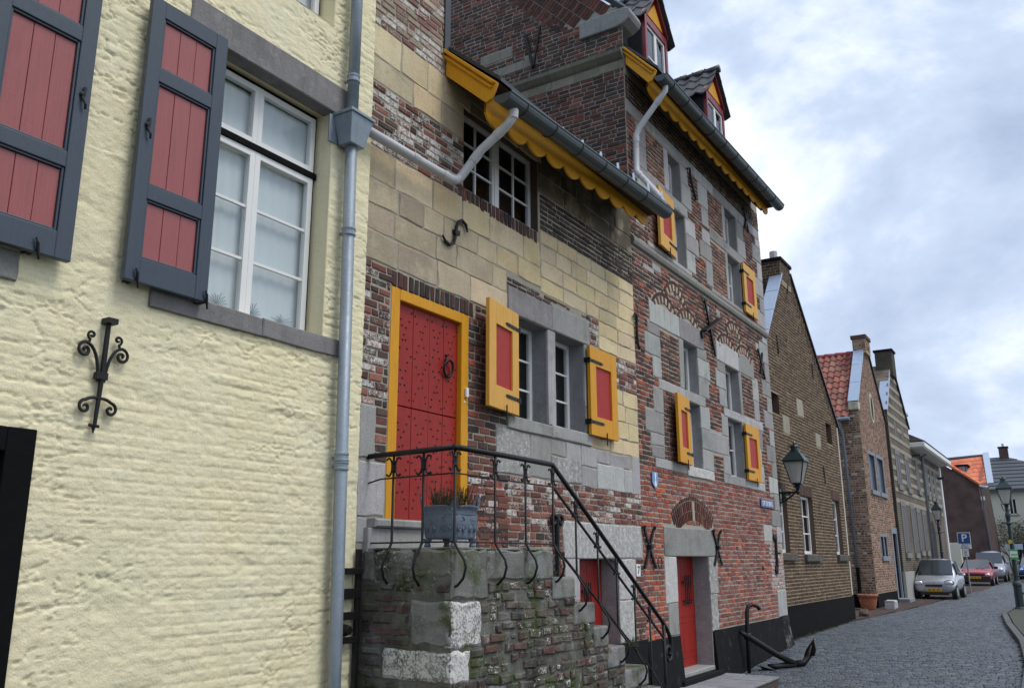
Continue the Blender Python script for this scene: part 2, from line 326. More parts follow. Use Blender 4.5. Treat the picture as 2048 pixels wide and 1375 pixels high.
# ================================================================ yellow house
def spiral(c, r0, turns, a0, sgn=1, n=18, r1=.004):
    """spiral in the wall plane: points (u, z) round c from radius r0 inwards"""
    return [(c[0]+(r0+(r1-r0)*i/n)*math.cos(a0+sgn*turns*2*math.pi*i/n), c[1]+(r0+(r1-r0)*i/n)*math.sin(a0+sgn*turns*2*math.pi*i/n)) for i in range(n+1)]
def bez(a, b, c, d, n=10):
    return [tuple(a[k]*(1-t)**3+3*b[k]*t*(1-t)**2+3*c[k]*t*t*(1-t)+d[k]*t**3 for k in range(len(a))) for t in [i/n for i in range(n+1)]]
def window_unit(parent, x, u0, u1, z0, z1, cols, rows, frame=.05, bar=.022, depth=.05, m='white_paint', curtain=None, name='window', back=.3, split=None, glass='glass'):
    """glazed window facing +X: frame, panes one by one, bars, dark room or curtain behind"""
    f = MB()
    f.box(x-depth, x, u0, u1, z0, z0+frame); f.box(x-depth, x, u0, u1, z1-frame, z1)
    f.box(x-depth, x+.002, u0, u0+frame, z0, z1); f.box(x-depth, x+.002, u1-frame, u1, z0, z1)
    ui0, ui1, zi0, zi1 = u0+frame, u1-frame, z0+frame, z1-frame
    us = [ui0+(ui1-ui0)*i/cols for i in range(cols+1)]; zs = [zi0+(zi1-zi0)*i/rows for i in range(rows+1)]
    w = f.build(name, m, parent, bevel=.004)
    b = MB()
    for i in range(1, cols):
        ww = bar*(2.2 if split == i else 1); MB().box(x-.035, x-.006, us[i]-ww/2, us[i]+ww/2, zi0, zi1).build('glazing_bar', m, w, bevel=.003)
    for i in range(1, rows): MB().box(x-.034, x-.008, ui0, ui1, zs[i]-bar/2, zs[i]+bar/2).build('glazing_bar', m, w, bevel=.003)
    for i in range(cols):
        for k in range(rows):
            p = MB(); p.add([(x-.022, us[i], zs[k]), (x-.022, us[i+1], zs[k]), (x-.022, us[i+1], zs[k+1]), (x-.022, us[i], zs[k+1])], [(0, 1, 2, 3)]); p.build('pane', glass, w)
    if curtain:
        c = MB(); n = 60; cq = random.uniform(.062, .09)
        for i in range(n):
            ya, yb = ui0-.1+(ui1-ui0+.2)*i/n, ui0-.1+(ui1-ui0+.2)*(i+1)/n; xa, xb = x-cq+.003*math.sin(i*.7), x-cq+.003*math.sin((i+1)*.7)
            c.add([(xa, ya, zi0), (xb, yb, zi0), (xb, yb, zi1), (xa, ya, zi1)], [(0, 1, 2, 3)])
        c.build('curtain', curtain, w, smooth=True)
    if curtain: return w
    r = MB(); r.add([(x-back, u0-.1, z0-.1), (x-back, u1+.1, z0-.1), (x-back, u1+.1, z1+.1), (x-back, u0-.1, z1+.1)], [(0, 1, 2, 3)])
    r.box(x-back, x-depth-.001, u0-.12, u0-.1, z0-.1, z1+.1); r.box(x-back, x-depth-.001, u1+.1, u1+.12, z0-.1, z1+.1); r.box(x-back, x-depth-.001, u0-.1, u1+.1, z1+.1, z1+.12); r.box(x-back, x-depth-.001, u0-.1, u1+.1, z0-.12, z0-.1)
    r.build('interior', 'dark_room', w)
    return w
X1 = -5.05; F1 = wallX(X1)
H1 = thing('yellow_house', 'tall house with cream yellow painted rough brick wall and slate blue shutters', 'house', (X1-2, 3.2, -.4))
holes1 = [(3.73, 5.07, 3.45, 5.49), (-.1, 2.63, -.6, 2.30), (.15, 1.45, 3.45, 5.49), (3.78, 5.03, 6.32, 8.1)]
# rough painted wall as a displaced sheet
ug = np.concatenate([np.arange(.2, 1.7, .03), np.arange(1.7, 5.60, .0105)]); zg = np.arange(-.5, 7.6, .0105)
UU, ZZ = np.meshgrid(ug, zg, indexing='ij')
wz = ZZ+.012*(fbm(UU*1.3, ZZ*.9, 31)-.5)*2; row = np.floor(wz/.074); ph = wz/.074-row
bl = .2; off = (row % 2)*.1+.06*np.sin(row*12.9); colb = (UU+off+.02*(fbm(UU*3, ZZ*6, 3)-.5))/bl; pb = colb-np.floor(colb)
edge = np.minimum(np.clip(np.minimum(ph, 1-ph)/.2, 0, 1), np.clip(np.minimum(pb, 1-pb)/.08, 0, 1)); edge = edge*edge*(3-2*edge)
bid = vnoise(np.floor(colb)+.5, row+.5, 77)
mask = np.clip((fbm(UU*.9, ZZ*.8, 5)-.30)*3.4, .12, 1)
Hh = .0065*edge*mask*(.3+1.3*bid) + .008*(fbm(UU*2.2, ZZ*3.2, 11, 4)-.5) + .008*(fbm(UU*8, ZZ*19, 12, 4)-.5) + .011*(fbm(UU*24, ZZ*44, 13, 3)-.5)
craters = np.clip(fbm(UU*4.5, ZZ*8, 41, 3)-.56, 0, 1); Hh -= .06*craters
ridge = 1-np.abs(2*fbm(UU*4.2+3, ZZ*13, 51, 4)/.94-1); Hh -= .016*np.clip((ridge-.93)/.06, 0, 1)*np.clip((fbm(UU*1.4, ZZ*1.8, 61, 3)-.38)*6, 0, 1)
bulge = np.clip(fbm(UU*3.2, ZZ*7.5, 43, 3)-.58, 0, 1); Hh += .045*bulge
dmin = np.full(UU.shape, 9.)
for h in holes1:
    dx = np.maximum(np.maximum(h[0]-UU, UU-h[1]), 0); dz = np.maximum(np.maximum(h[2]-ZZ, ZZ-h[3]), 0); dmin = np.minimum(dmin, np.hypot(dx, dz))
Hh *= .75*np.clip(dmin/.03, .35, 1); Hh -= .02*np.clip((UU-5.575)/.02, 0, 1)
ny, nz = UU.shape; V = np.stack([X1+Hh, UU+.006*(fbm(UU*9, ZZ*9, 21)-.5)*(UU > 5.5), ZZ], -1).reshape(-1, 3)
I = np.arange(ny*nz).reshape(ny, nz); uc = (UU[:-1, :-1]+UU[1:, 1:])/2; zc = (ZZ[:-1, :-1]+ZZ[1:, 1:])/2; ok = np.ones(uc.shape, bool)
for h in holes1: ok &= ~((uc > h[0]) & (uc < h[1]) & (zc > h[2]) & (zc < h[3]))
Q = np.stack([I[:-1, :-1], I[1:, :-1], I[1:, 1:], I[:-1, 1:]], -1)[ok]
me = bpy.data.meshes.new('wall'); me.vertices.add(len(V)); me.vertices.foreach_set('co', V.astype(np.float32).ravel())
me.loops.add(Q.size); me.loops.foreach_set('vertex_index', Q.ravel().astype(np.int32)); me.polygons.add(len(Q)); me.polygons.foreach_set('loop_start', np.arange(0, Q.size, 4, dtype=np.int32))
me.update(); me.polygons.foreach_set('use_smooth', np.ones(len(Q), bool)); me.materials.append(MATS['yellow_plaster'])
wall1 = bpy.data.objects.new('wall', me); COL.objects.link(wall1); par(wall1, H1)
for h in (holes1[0], holes1[2], holes1[3]):
    b = MB(); reveal(b, F1, (h[0]-.004, h[1]+.004, h[2], h[3]), .3, t=.004); b.build('window_reveal', 'yellow_plaster', H1)
b = MB(); b.box(X1-5, X1-.3, -1.5, 5.585, -.5, 8.6); b.box(X1-.3, X1-.05, 5.45, 5.585, -.5, 8.6); b.box(X1-.3, X1-.02, -1.5, .2, -.5, 8.6); b.box(X1-.3, X1-.02, .2, 5.585, 7.6, 8.6)
b.build('wall_body', 'yellow_plaster', H1)
b = MB(); b.prism([(X1+.35, -1.6, 8.55), (X1+.35, -1.6, 8.75), (X1-2.6, -1.6, 11.6), (X1-5.5, -1.6, 8.75), (X1-5.5, -1.6, 8.55)], (0, 7.25, 0)); b.build('roof', 'lead', H1)
gs = (.215, .21, .2); 
def hstone(mb, X, u0, u1, z0, z1, d=.02, col=gs, w=0, j=.004, ch=.008): rough_block(mb, wallX(X), u0, u1, z0, z1, -.12, d, jit(col, .08, w), j, ch)
b = MB(); hstone(b, X1, 3.56, 5.27, 5.485, 5.76, .024); b.build('lintel', 'stone', H1)
b = MB(); hstone(b, X1, -.1, 1.62, 5.485, 5.76, .024); b.build('lintel', 'stone', H1)
for a in ((3.45, 4.42), (4.42, 5.30)):
    b = MB(); hstone(b, X1, a[0]+.002, a[1]-.002, 3.31, 3.452, .028); b.build('sill', 'stone', H1)
b = MB(); hstone(b, X1, 2.35, 2.57, 3.24, 3.42, .022); b.build('stone_block', 'stone', H1)
# main window: black box frame, white casements
def yellow_window(u0, u1, z0, z1, full=True):
    x = X1-.17
    f = MB(); f.box(x-.06, x-.02, u0, u0+.03, z0, z1); f.box(x-.06, x-.02, u1-.03, u1, z0, z1); f.box(x-.06, x-.02, u0, u1, z1-.04, z1)
    zt = z0+(z1-z0)*.70
    f.box(x-.06, x+.015, u0, u1, zt, zt+.055)
    w = f.build('window_frame', 'black_paint', H1, bevel=.004)
    um = (u0+u1)/2
    for a, c in ((u0+.03, um), (um, u1-.03)):
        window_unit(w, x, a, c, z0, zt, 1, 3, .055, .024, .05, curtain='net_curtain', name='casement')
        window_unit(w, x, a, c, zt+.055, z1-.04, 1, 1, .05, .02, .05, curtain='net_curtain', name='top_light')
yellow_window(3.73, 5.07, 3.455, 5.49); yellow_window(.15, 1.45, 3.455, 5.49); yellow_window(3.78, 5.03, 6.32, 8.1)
# flower print along the bottom of the net curtain
for uu in (4.02, 4.19, 4.53, 4.83):
    b = MB()
    for k in range(9):
        a = math.radians(25+130*k/8); L = .07+.07*random.random()
        b.tube([(X1-.232, uu, 3.53), (X1-.232, uu+math.cos(a)*L*.6, 3.53+math.sin(a)*L*.7), (X1-.232, uu+math.cos(a)*L, 3.53+math.sin(a)*L*.9)], .003, 4)
    b.build('curtain_print', 'curtain_print', H1)
# shutters: slate frames with boarded red panels
def yellow_shutter(u0, u1, z0, z1, hinge):
    x = X1+.055; t = .045; st = .105; rails = [(z0, .17), (z0+.585, .105), (z0+1.455, .105), (z1-.13, .13)]
    f = MB(); f.box(x, x+t, u0, u0+st, z0, z1); f.box(x, x+t, u1-st, u1, z0, z1)
    for zr, h in rails: f.box(x+.001, x+t-.001, u0+st-.002, u1-st+.002, zr, zr+h)
    sh = f.build('shutter', 'slate_paint', H1, bevel=.006)
    zz = [(rails[i][0]+rails[i][1], rails[i+1][0]) for i in range(3)]
    for za, zb in zz:
        m = MB(); w_ = .016
        for q in ((u0+st, u0+st+w_, za, zb), (u1-st-w_, u1-st, za, zb), (u0+st+w_, u1-st-w_, za, za+w_), (u0+st+w_, u1-st-w_, zb-w_, zb)): m.box(x+.008, x+.034, *q)
        m.build('moulding', 'slate_paint', sh, bevel=.005)
        n = 3; ua, ub = u0+st+w_, u1-st-w_
        for k in range(n):
            p = MB(); p.box(x+.006, x+.017+.001*(k % 2), ua+(ub-ua)*k/n+.0015, ua+(ub-ua)*(k+1)/n-.0015, za+w_, zb-w_); p.build('board', 'dusty_red_paint', sh, bevel=.003)
    b = MB(); uh = u0+.05 if hinge == 'l' else u1-.06; zl = z0+1.1
    b.lathe([(.018, 0), (.02, .012), (.008, .02)], (x+t, uh, zl), 8, 'x'); b.bar((x+t+.012, uh, zl-.035), (x+t+.012, uh+.01, zl+.05), .018, .012, (1, 0, 0)); b.tube([(x+t+.01, uh, zl-.03), (x+t+.03, uh+.012, zl-.07), (x+t+.02, uh+.02, zl-.1)], .008, 6)
    b.build('latch', 'black_iron', sh)
def shutter_dog(u, z, X, s=1):   # little iron catch under a shutter
    b = MB(); b.tube([(X-.02, u, z), (X+.09*s, u, z), (X+.115*s, u, z+.01)], .009, 6); b.tube([(X+.1*s, u+.015, z-.05), (X+.11*s, u, z), (X+.12*s, u-.012, z+.045), (X+.115*s, u-.022, z+.075)], [.006, .009, .01, .006], 6); b.tube([(X+.02, u-.05, z-.008), (X+.07, u, z)], .008, 6); return b
yellow_shutter(2.18, 2.83, 3.42, 5.50, 'r'); yellow_shutter(3.19, 3.84, 3.42, 5.50, 'l')
yellow_shutter(-.5, .12, 3.42, 5.5, 'l')
for u, z in ((2.62, 3.43), (3.28, 3.43), (3.83, 3.42)): shutter_dog(u, z, X1).build('shutter_catch', 'black_iron', H1)
# black door frame with red door at the picture's left edge
b = MB(); b.box(X1-.14, X1+.03, 2.63, 2.80, -.5, 2.40); b.box(X1-.14, X1+.03, -.2, 2.63, 2.26, 2.40); b.box(X1-.12, X1-.02, 2.57, 2.63, -.5, 2.26); b.box(X1-.12, X1-.02, -.2, 2.57, 2.2, 2.26)
fr = b.build('door_frame', 'black_paint', H1, bevel=.008)
for k in range(6):
    b = MB(); b.box(X1-.10, X1-.06+.001*(k % 2), .9+.278*k, .9+.278*(k+1)-.004, -.45, 2.2); b.build('door_board', 'door_red', H1, bevel=.004)
b = MB(); b.box(X1-.1, X1-.05, -.2, .9, -.5, 2.2); b.build('door_side_panel', 'black_paint', H1)
# wall anchor with scrolls
b = MB(); xa = X1+.035; ru, rz0, rz1 = 3.15, 2.47, 3.12
P = lambda pts: [(xa, p[0], p[1]) for p in pts]
b.tube([(xa, ru+.012, rz1), (xa, ru+.006, 2.8), (xa, ru-.008, rz0)], [.016, .017, .012], 8)
b.tube([(xa, ru-.012, rz0), (xa, ru-.014, rz0-.05)], [.016, .004], 6); b.tube(P([(ru-.045, rz0-.002), (ru+.02, rz0-.006)]), .011, 6)
b.box(xa-.03, xa+.045, ru-.02, ru+.05, rz1-.005, rz1+.03)
b.box(xa-.02, xa+.02, ru-.04, ru+.035, 2.755, 2.80)
for s in (-1, 1):
    c0 = (ru+s*.125, 2.925)
    b.tube(P(bez((ru+s*.02, 2.74), (ru+s*.03, 2.88), (ru+s*.06, 2.965), (c0[0], 2.975), 8)[:-1]+spiral(c0, .05, 1.35, math.pi/2, -s, 22)), .0105, 6)
    c1 = (ru+s*.09, 3.025); b.tube(P([(ru+s*.105, 2.975)]+spiral(c1, .03, 1.15, -math.pi/2+.3*s, s, 16)), .009, 6)
    c2 = (ru+s*.085, 2.575); b.tube(P(bez((ru, 2.635), (ru+s*.03, 2.645), (ru+s*.06, 2.635), (c2[0], 2.62), 5)[:-1]+spiral(c2, .045, 1.2, math.pi/2, -s, 18)), .0105, 6)
b.build('wall_anchor', 'black_iron', H1)
# zinc downpipe with hopper head
b = MB(); xp = X1+.095; b.tube([(xp, 5.21, 8.3), (xp, 5.215, 5.45)], .052, 14); b.tube([(xp, 5.22, 5.2), (xp, 5.29, 1.0), (xp, 5.3, -.42)], .052, 14)
dp = b.build('downpipe', 'zinc', H1, smooth=True)
for z_, u_c in ((5.85, 5.21), (4.40, 5.235), (2.47, 5.265), (2.40, 5.266), (6.9, 5.21), (.6, 5.295)):
    b = MB(); b.lathe([(.053, 0), (.061, .004), (.062, .016), (.056, .022), (.056, .05), (.061, .056), (.061, .068), (.053, .075)], (xp, u_c, z_-.037), 16); b.bar((X1-.02, u_c, z_), (xp, u_c, z_), .02, .02); b.build('pipe_collar', 'zinc', dp)
b = MB(); zt, zb2 = 5.45, 5.19
b.add([(X1+.0, 5.08, zt), (X1+.22, 5.08, zt), (X1+.22, 5.36, zt), (X1+.0, 5.36, zt), (X1+.03, 5.13, zb2), (X1+.17, 5.13, zb2), (X1+.17, 5.31, zb2), (X1+.03, 5.31, zb2)], [(0, 1, 2, 3), (7, 6, 5, 4), (0, 4, 5, 1), (1, 5, 6, 2), (2, 6, 7, 3), (3, 7, 4, 0)])
b.box(X1-.01, X1+.235, 5.065, 5.375, zt, zt+.03); b.box(X1-.01, X1+.01, 5.03, 5.4, 5.2, 5.46); b.build('hopper', 'zinc', dp, bevel=.006)
# black iron rack fixed between pipe and stair
b = MB(); xr = X1+.08
b.box(xr-.06, xr-.02, 5.555, 5.60, .55, 1.75); b.box(xr-.06, xr+.0, 5.40, 5.60, 1.55, 1.60); b.box(xr-.05, xr-.015, 5.40, 5.60, 1.36, 1.44); b.box(xr-.05, xr-.015, 5.40, 5.6, 1.20, 1.26); b.box(xr-.05, xr-.015, 5.4, 5.6, 1.02, 1.07)
b.tube([(xr-.06, 5.46, 1.12), (xr, 5.46, 1.12)], [.05, .035], 10)
b.build('iron_grille', 'black_iron', H1, bevel=.004)
# ================================================================ stone and brick house with the stair
X2 = -5.1; F2 = wallX(X2); U2a, U2b = 5.60, 11.47
H2 = thing('stone_house', 'low house of marl blocks, grey stone and red brick with red door above stair', 'house', (X2-2, 8.5, -.4))
MORT = (.36, .325, .265); MORT_D = (.16, .15, .13)
holes2 = [(5.99, 7.24, 2.0, 4.15), (8.13, 8.90, 3.20, 4.37), (9.08, 9.84, 3.22, 4.38), (7.12, 8.70, 5.56, 6.52), (9.59, 10.66, .05, 1.67)]
b = MB(); panel_with_holes(b, F2, U2a-.2, U2b, -.5, 6.95, holes2, 0, MORT); b.box(X2-1.0, X2-.001, U2a-.2, 6.76, 6.95, 9.6, MORT)
b.add([F2(U2a-.2, 6.95, 0), F2(6.76, 6.95, 0), F2(6.76, 9.6, 0), F2(U2a-.2, 9.6, 0)], [(0, 1, 2, 3)], MORT)
wall2 = b.build('wall', 'mortar', H2)
RED = [(.145, .056, .042), (.115, .045, .036), (.175, .066, .05), (.1, .042, .036), (.085, .043, .038), (.2, .085, .06)]
DARK = [(.07, .043, .036), (.058, .04, .035), (.085, .046, .037), (.05, .037, .034), (.095, .054, .043)]
ORANGE = [(.33, .085, .042), (.28, .07, .04), (.23, .06, .042)]
TAN = [(.65, .52, .31), (.61, .485, .28), (.68, .55, .35), (.57, .465, .295), (.63, .52, .34)]
TANG = [(.42, .345, .235), (.37, .31, .22), (.46, .38, .26)]
GREY = [(.36, .353, .34), (.4, .393, .38), (.32, .311, .297), (.29, .28, .264), (.44, .433, .42)]
GREYW = [(.24, .235, .225), (.27, .265, .255)]
st2 = []      # dressed grey stones (u0,u1,z0,z1,whitewash,proud)
def stones2(*a): st2.extend(a)
stones2((8.0, 8.995, 4.375, 4.69, 0, .022), (9.0, 10.0, 4.385, 4.71, .03, .02), (8.9, 9.08, 3.21, 4.37, .1, .014), (9.84, 9.96, 3.22, 3.55, .15, .014), (9.84, 9.96, 3.555, 3.96, .1, .013), (9.84, 9.97, 3.965, 4.38, .1, .014),
        (8.0, 8.13, 3.2, 4.37, .1, .012), (7.98, 8.94, 3.06, 3.20, .0, .03), (8.945, 9.97, 3.065, 3.215, .0, .03),
        (7.77, 8.46, 2.56, 3.05, .55, .012), (8.47, 8.93, 2.57, 3.05, .1, .010), (8.94, 9.3, 2.86, 3.05, .25, .009), (9.31, 9.69, 2.82, 3.05, .2, .012), (8.94, 9.69, 2.56, 2.85, .55, .014),
        (9.70, 10.12, 2.80, 3.05, .3, .012), (9.70, 10.12, 2.54, 2.79, .35, .01), (10.13, 10.5, 2.88, 3.04, .35, .012), (10.51, 11.1, 2.86, 3.04, .3, .01), (10.13, 10.93, 2.54, 2.87, .5, .014), (10.94, 11.2, 2.54, 2.85, .3, .012), (11.21, 11.46, 2.54, 3.06, .4, .01),
        (5.61, 5.82, 2.52, 2.98, .15, .012), (5.61, 5.97, 2.03, 2.49, .45, .012), (5.61, 5.76, 1.80, 2.02, .1, .006),
        (9.19, 11.42, 1.672, 2.10, .62, .016), (9.22, 9.59, .55, 1.67, .35, .012), (10.66, 11.2, 1.15, 1.67, .65, .014), (10.66, 11.12, .62, 1.145, .65, .016))
# marl blocks measured on the facade
marl = []
def rows(u0, u1, zs, lens, blk=()):
    for i in range(len(zs)-1): marl.extend(courses(u0, u1, zs[i], zs[i+1], zs[i+1]-zs[i], list(blk)+BLK, lens, .014, wob=.003))
BLK = [h for h in holes2]+[(s[0]-.006, s[1]+.006, s[2]-.006, s[3]+.006) for s in st2]
soldier = (5.97, 7.36, 4.15, 4.305); BLK.append(soldier)
bk_door_l = (5.6, 6.02, 2.98, 4.31); bk_door_r = (7.24, 8.0, 1.7, 4.305); bk_lint = (7.99, 10.03, 4.69, 4.80); bk_patch = (10.0, 10.28, 4.42, 4.80); bk_ww = (10.05, 11.47, 3.95, 4.40)
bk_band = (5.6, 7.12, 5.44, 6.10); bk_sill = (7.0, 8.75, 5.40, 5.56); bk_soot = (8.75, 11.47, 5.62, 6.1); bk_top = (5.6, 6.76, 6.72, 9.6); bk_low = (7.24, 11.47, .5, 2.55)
for q in (bk_door_l, bk_door_r, bk_lint, bk_patch, bk_ww, bk_band, bk_sill, bk_soot, bk_top, bk_low): BLK.append(q)
rows(5.6, 8.75, [4.31, 4.60, 4.86, 5.11, 5.44], [.42, .55, .68, .36])
rows(8.75, 11.47, [4.80, 5.0, 5.22, 5.44, 5.62], [.42, .55, .36, .6])
rows(8.0, 8.75, [4.31, 4.38], [.4]); rows(10.0, 11.47, [3.05, 3.26, 3.50, 3.73, 3.95], [.4, .52, .33])
rows(10.0, 11.47, [4.40, 4.60, 4.80], [.5, .62, .4])
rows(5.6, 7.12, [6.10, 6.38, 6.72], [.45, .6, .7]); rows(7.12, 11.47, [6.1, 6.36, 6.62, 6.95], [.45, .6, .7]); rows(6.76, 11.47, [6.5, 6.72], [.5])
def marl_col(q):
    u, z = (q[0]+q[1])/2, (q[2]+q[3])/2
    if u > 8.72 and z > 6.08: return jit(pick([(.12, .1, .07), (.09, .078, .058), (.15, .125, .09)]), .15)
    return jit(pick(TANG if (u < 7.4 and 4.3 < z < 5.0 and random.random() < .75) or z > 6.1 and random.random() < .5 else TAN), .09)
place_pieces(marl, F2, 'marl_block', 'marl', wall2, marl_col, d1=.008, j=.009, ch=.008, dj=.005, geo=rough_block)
for s in st2:
    mb = MB(); rough_block(mb, F2, s[0], s[1], s[2], s[3], -.02 if s[5] < .03 else -.1, s[5], jit(pick(GREY), .12, s[4]), .008 if s[5] < .02 else .004, .010); mb.build('stone', 'stone', wall2)
# bricks in their patches
bk = []
B0 = holes2+[(s[0]-.004, s[1]+.004, s[2]-.004, s[3]+.004) for s in st2]
def patch(q, pitch, lens, cols, w, blk=(), skip=0, orange=0):
    for r in courses(q[0], q[1], q[2], q[3], pitch, B0+list(blk), lens, .017, wob=.004):
        if random.random() < skip: continue
        c = pick(ORANGE) if random.random() < orange else pick(cols)
        ww = w*random.choice((.25, .7, 1, 1.25)) if random.random() < .85 else 0
        bk.append((*r, jit(tuple(k*1.3 for k in c), .25, min(ww, 1.2))))
BL = [.11, .2, .21, .2]
patch(bk_door_l, .074, BL, RED+DARK, .62, [(5.98, 7.3, 2, 4.16)]); patch(bk_door_r, .076, BL, RED[:4]+DARK, .22, [soldier], orange=.07)
patch(bk_lint, .055, BL, DARK, .5, skip=.1); patch(bk_patch, .072, [.1, .15], DARK+RED, .6); patch(bk_ww, .074, BL, RED, .68)
patch(bk_band, .072, BL, RED+DARK, .66); patch((5.98, 6.0, 2.0, 2.98), .074, [.1], DARK, .2); patch((5.82, 6.0, 2.5, 2.98), .074, [.2], RED+DARK, .3)
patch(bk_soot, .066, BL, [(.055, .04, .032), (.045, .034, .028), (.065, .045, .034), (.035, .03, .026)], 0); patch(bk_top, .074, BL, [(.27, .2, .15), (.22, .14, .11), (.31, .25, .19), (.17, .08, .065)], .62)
patch((7.24, 11.47, 2.04, 2.55), .075, BL, RED, .62); patch((7.24, 9.2, .9, 2.04), .079, [.12, .13, .21], RED+DARK, .5); patch((9.1, 9.25, .55, 2.1), .075, [.12], RED, .5); patch((11.1, 11.47, .62, 1.67), .074, [.12, .2], RED, .35)
for i in range(16):       # soldier courses over door and under window
    u = soldier[0]+.02+i*.084
    if u+.07 < soldier[1]: bk.append((u, u+.068, soldier[2]+.004, soldier[3]-.006, jit(pick(DARK+RED[3:5]), .2, .1)))
for i in range(20):
    u = bk_sill[0]+.02+i*.083
    if u+.07 < bk_sill[1]: bk.append((u, u+.068, bk_sill[2], bk_sill[3]-.006, jit(pick(DARK+RED), .2, .2)))
place_pieces(bk, F2, 'brick', 'brick', wall2, None, d1=.009, j=.005, ch=.006, dj=.005)
# reveals
bk2 = MB(); MR = (.09, .05, .042)
def reveal_part(h, depth, m, col, name='reveal'):
    r = MB(); reveal(r, F2, h, depth, col+(0,) if len(col) == 3 else col, t=.002); return r.build(name, m, H2)
reveal_part(holes2[0], .22, 'mortar', (.2, .15, .12)); reveal_part(holes2[1], .27, 'stone', (.25, .25, .255, .22)); reveal_part(holes2[2], .27, 'stone', (.25, .25, .255, .25)); reveal_part(holes2[3], .2, 'mortar', (.1, .07, .06)); reveal_part(holes2[4], .3, 'stone', (.3, .29, .28, .4))
# front door: ochre frame, studded red boards in two leaves
x = X2-.03
b = MB(); b.box(x-.1, x+.035, 5.99, 6.12, 2.0, 4.15); b.box(x-.1, x+.035, 7.12, 7.24, 2.0, 4.15); b.box(x-.1, x+.034, 6.12, 7.12, 4.04, 4.15); dfr = b.build('door_frame', 'ochre_paint', H2, bevel=.008)
us = [6.12, 6.39, 6.65, 6.88, 7.12]
door = MB(); door.box(x-.09, x-.06, 6.12, 7.12, 2.0, 4.04); door = door.build('door', 'door_red', H2)
for za, zb in ((2.005, 3.045), (3.055, 4.04)):
    for i in range(4):
        p = MB(); p.box(x-.06, x-.022+.0015*(i % 2), us[i]+.002, us[i+1]-.002, za, zb); p.build('door_board', 'door_red', door, bevel=.004)
b = MB()
def stud(u, z): b.lathe([(.011, 0), (.010, .004), (.005, .009)], (x-.022, u, z), 6, 'x')
for i in range(4):
    w_ = us[i+1]-us[i]; uc = (us[i]+us[i+1])/2
    for za, n in ((2.12, 13), (3.12, 13)):
        for k in range(n):
            t = k/(n-1); z_ = za+.84*t; d = abs((k % 6)-3)/3*.36*w_
            for s in (-1, 1):
                if d > .01 or s > 0: stud(uc+s*d*(.9+.2*random.random())+random.uniform(-.012, .012), z_+random.uniform(-.012, .012))
b.build('studs', 'black_iron', door, kind='stuff')
b = MB(); cu, cz = 6.93, 3.53
b.tube([(x+.01+.012*math.sin(a), cu+.072*math.cos(a), cz+.085*math.sin(a)) for a in [2*math.pi*i/20 for i in range(21)]], .013, 8, cap=False); b.lathe([(.035, 0), (.03, .012), (.014, .03)], (x-.022, cu, cz+.085), 10, 'x'); b.lathe([(.014, 0), (.014, .02)], (x-.022, cu-.01, cz+.135), 8, 'x'); b.build('ring_handle', 'black_iron', door, smooth=True)
b = MB(); b.box(x+.035, x+.065, 7.17, 7.215, 3.27, 3.37); b.build('doorbell', 'white_paint', H2, bevel=.008)
b = MB(); b.box(x+.035, x+.038, 7.165, 7.19, 3.215, 3.24); b.build('name_tag', 'white_paint', H2)
# threshold step in front of the door
b = MB(); block_geo(b, F2, 5.77, 7.3, 1.935, 2.005, -.05, .10, (.33, .33, .32, .05), .004, .015); b.build('threshold', 'stone', H2)
b = MB(); block_geo(b, F2, 5.72, 7.32, 1.72, 1.932, -.05, .06, (.36, .36, .35, .08), .004, .006); b.build('door_step', 'stone', H2)
# stone-mullioned window with two casements
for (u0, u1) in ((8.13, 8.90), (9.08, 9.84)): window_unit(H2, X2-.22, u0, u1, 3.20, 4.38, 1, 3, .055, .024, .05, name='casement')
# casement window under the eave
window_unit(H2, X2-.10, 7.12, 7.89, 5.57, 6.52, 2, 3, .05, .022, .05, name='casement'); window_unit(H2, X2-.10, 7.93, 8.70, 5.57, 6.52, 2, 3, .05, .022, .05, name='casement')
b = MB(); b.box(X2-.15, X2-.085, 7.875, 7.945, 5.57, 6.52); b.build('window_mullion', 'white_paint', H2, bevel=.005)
# ochre shutters with red panel and strap hinges
def ochre_shutter(parent, X, uh, w, z0, z1, side, ang=0, pale=False, st=.17):
    """hinged at uh, opening away from the window (side -1: towards -Y)"""
    m = 'ochre_pale' if pale else 'ochre_paint'; t = .045; sa, ca = math.sin(ang), math.cos(ang)
    def T(mb): mb.v = [(X+.035+q[0]*ca+q[1]*sa, uh+side*(q[1]*ca-q[0]*sa), q[2]) for q in mb.v]; return mb   # local: q0 out of the wall, q1 away from the hinge
    rz = st*1.45
    f = MB(); f.box(0, t, 0, st, z0, z1); f.box(0, t, w-st, w, z0, z1); f.box(.001, t-.001, st, w-st, z0, z0+rz); f.box(.001, t-.001, st, w-st, z1-rz, z1)
    sh = T(f).build('shutter', m, parent, bevel=.004)
    p = MB(); p.box(.006, .022, st, w-st, z0+rz, z1-rz); T(p).build('panel', 'shutter_red', sh)
    for zz in (z0+.17, z1-.19):
        h = MB(); h.box(t, t+.008, -.02, w*.42, zz-.018, zz+.018); h.box(t, t+.008, w*.42, w*.46, zz-.01, zz+.01); h.box(-.03, t+.012, -.03, .0, zz-.03, zz+.03)
        for q in (.06, w*.36): h.lathe([(.012, 0), (.006, .008)], (t+.008, q, zz), 6, 'x')
        T(h).build('strap_hinge', 'black_iron', sh)
    c = MB(); c.box(-.04, t+.03, w*.5-.006, w*.5+.006, z0-.012, z0-.004); c.box(t+.018, t+.03, w*.5-.007, w*.5+.007, z0-.1, z0+.06); T(c).build('shutter_catch', 'black_iron', sh)
    return sh
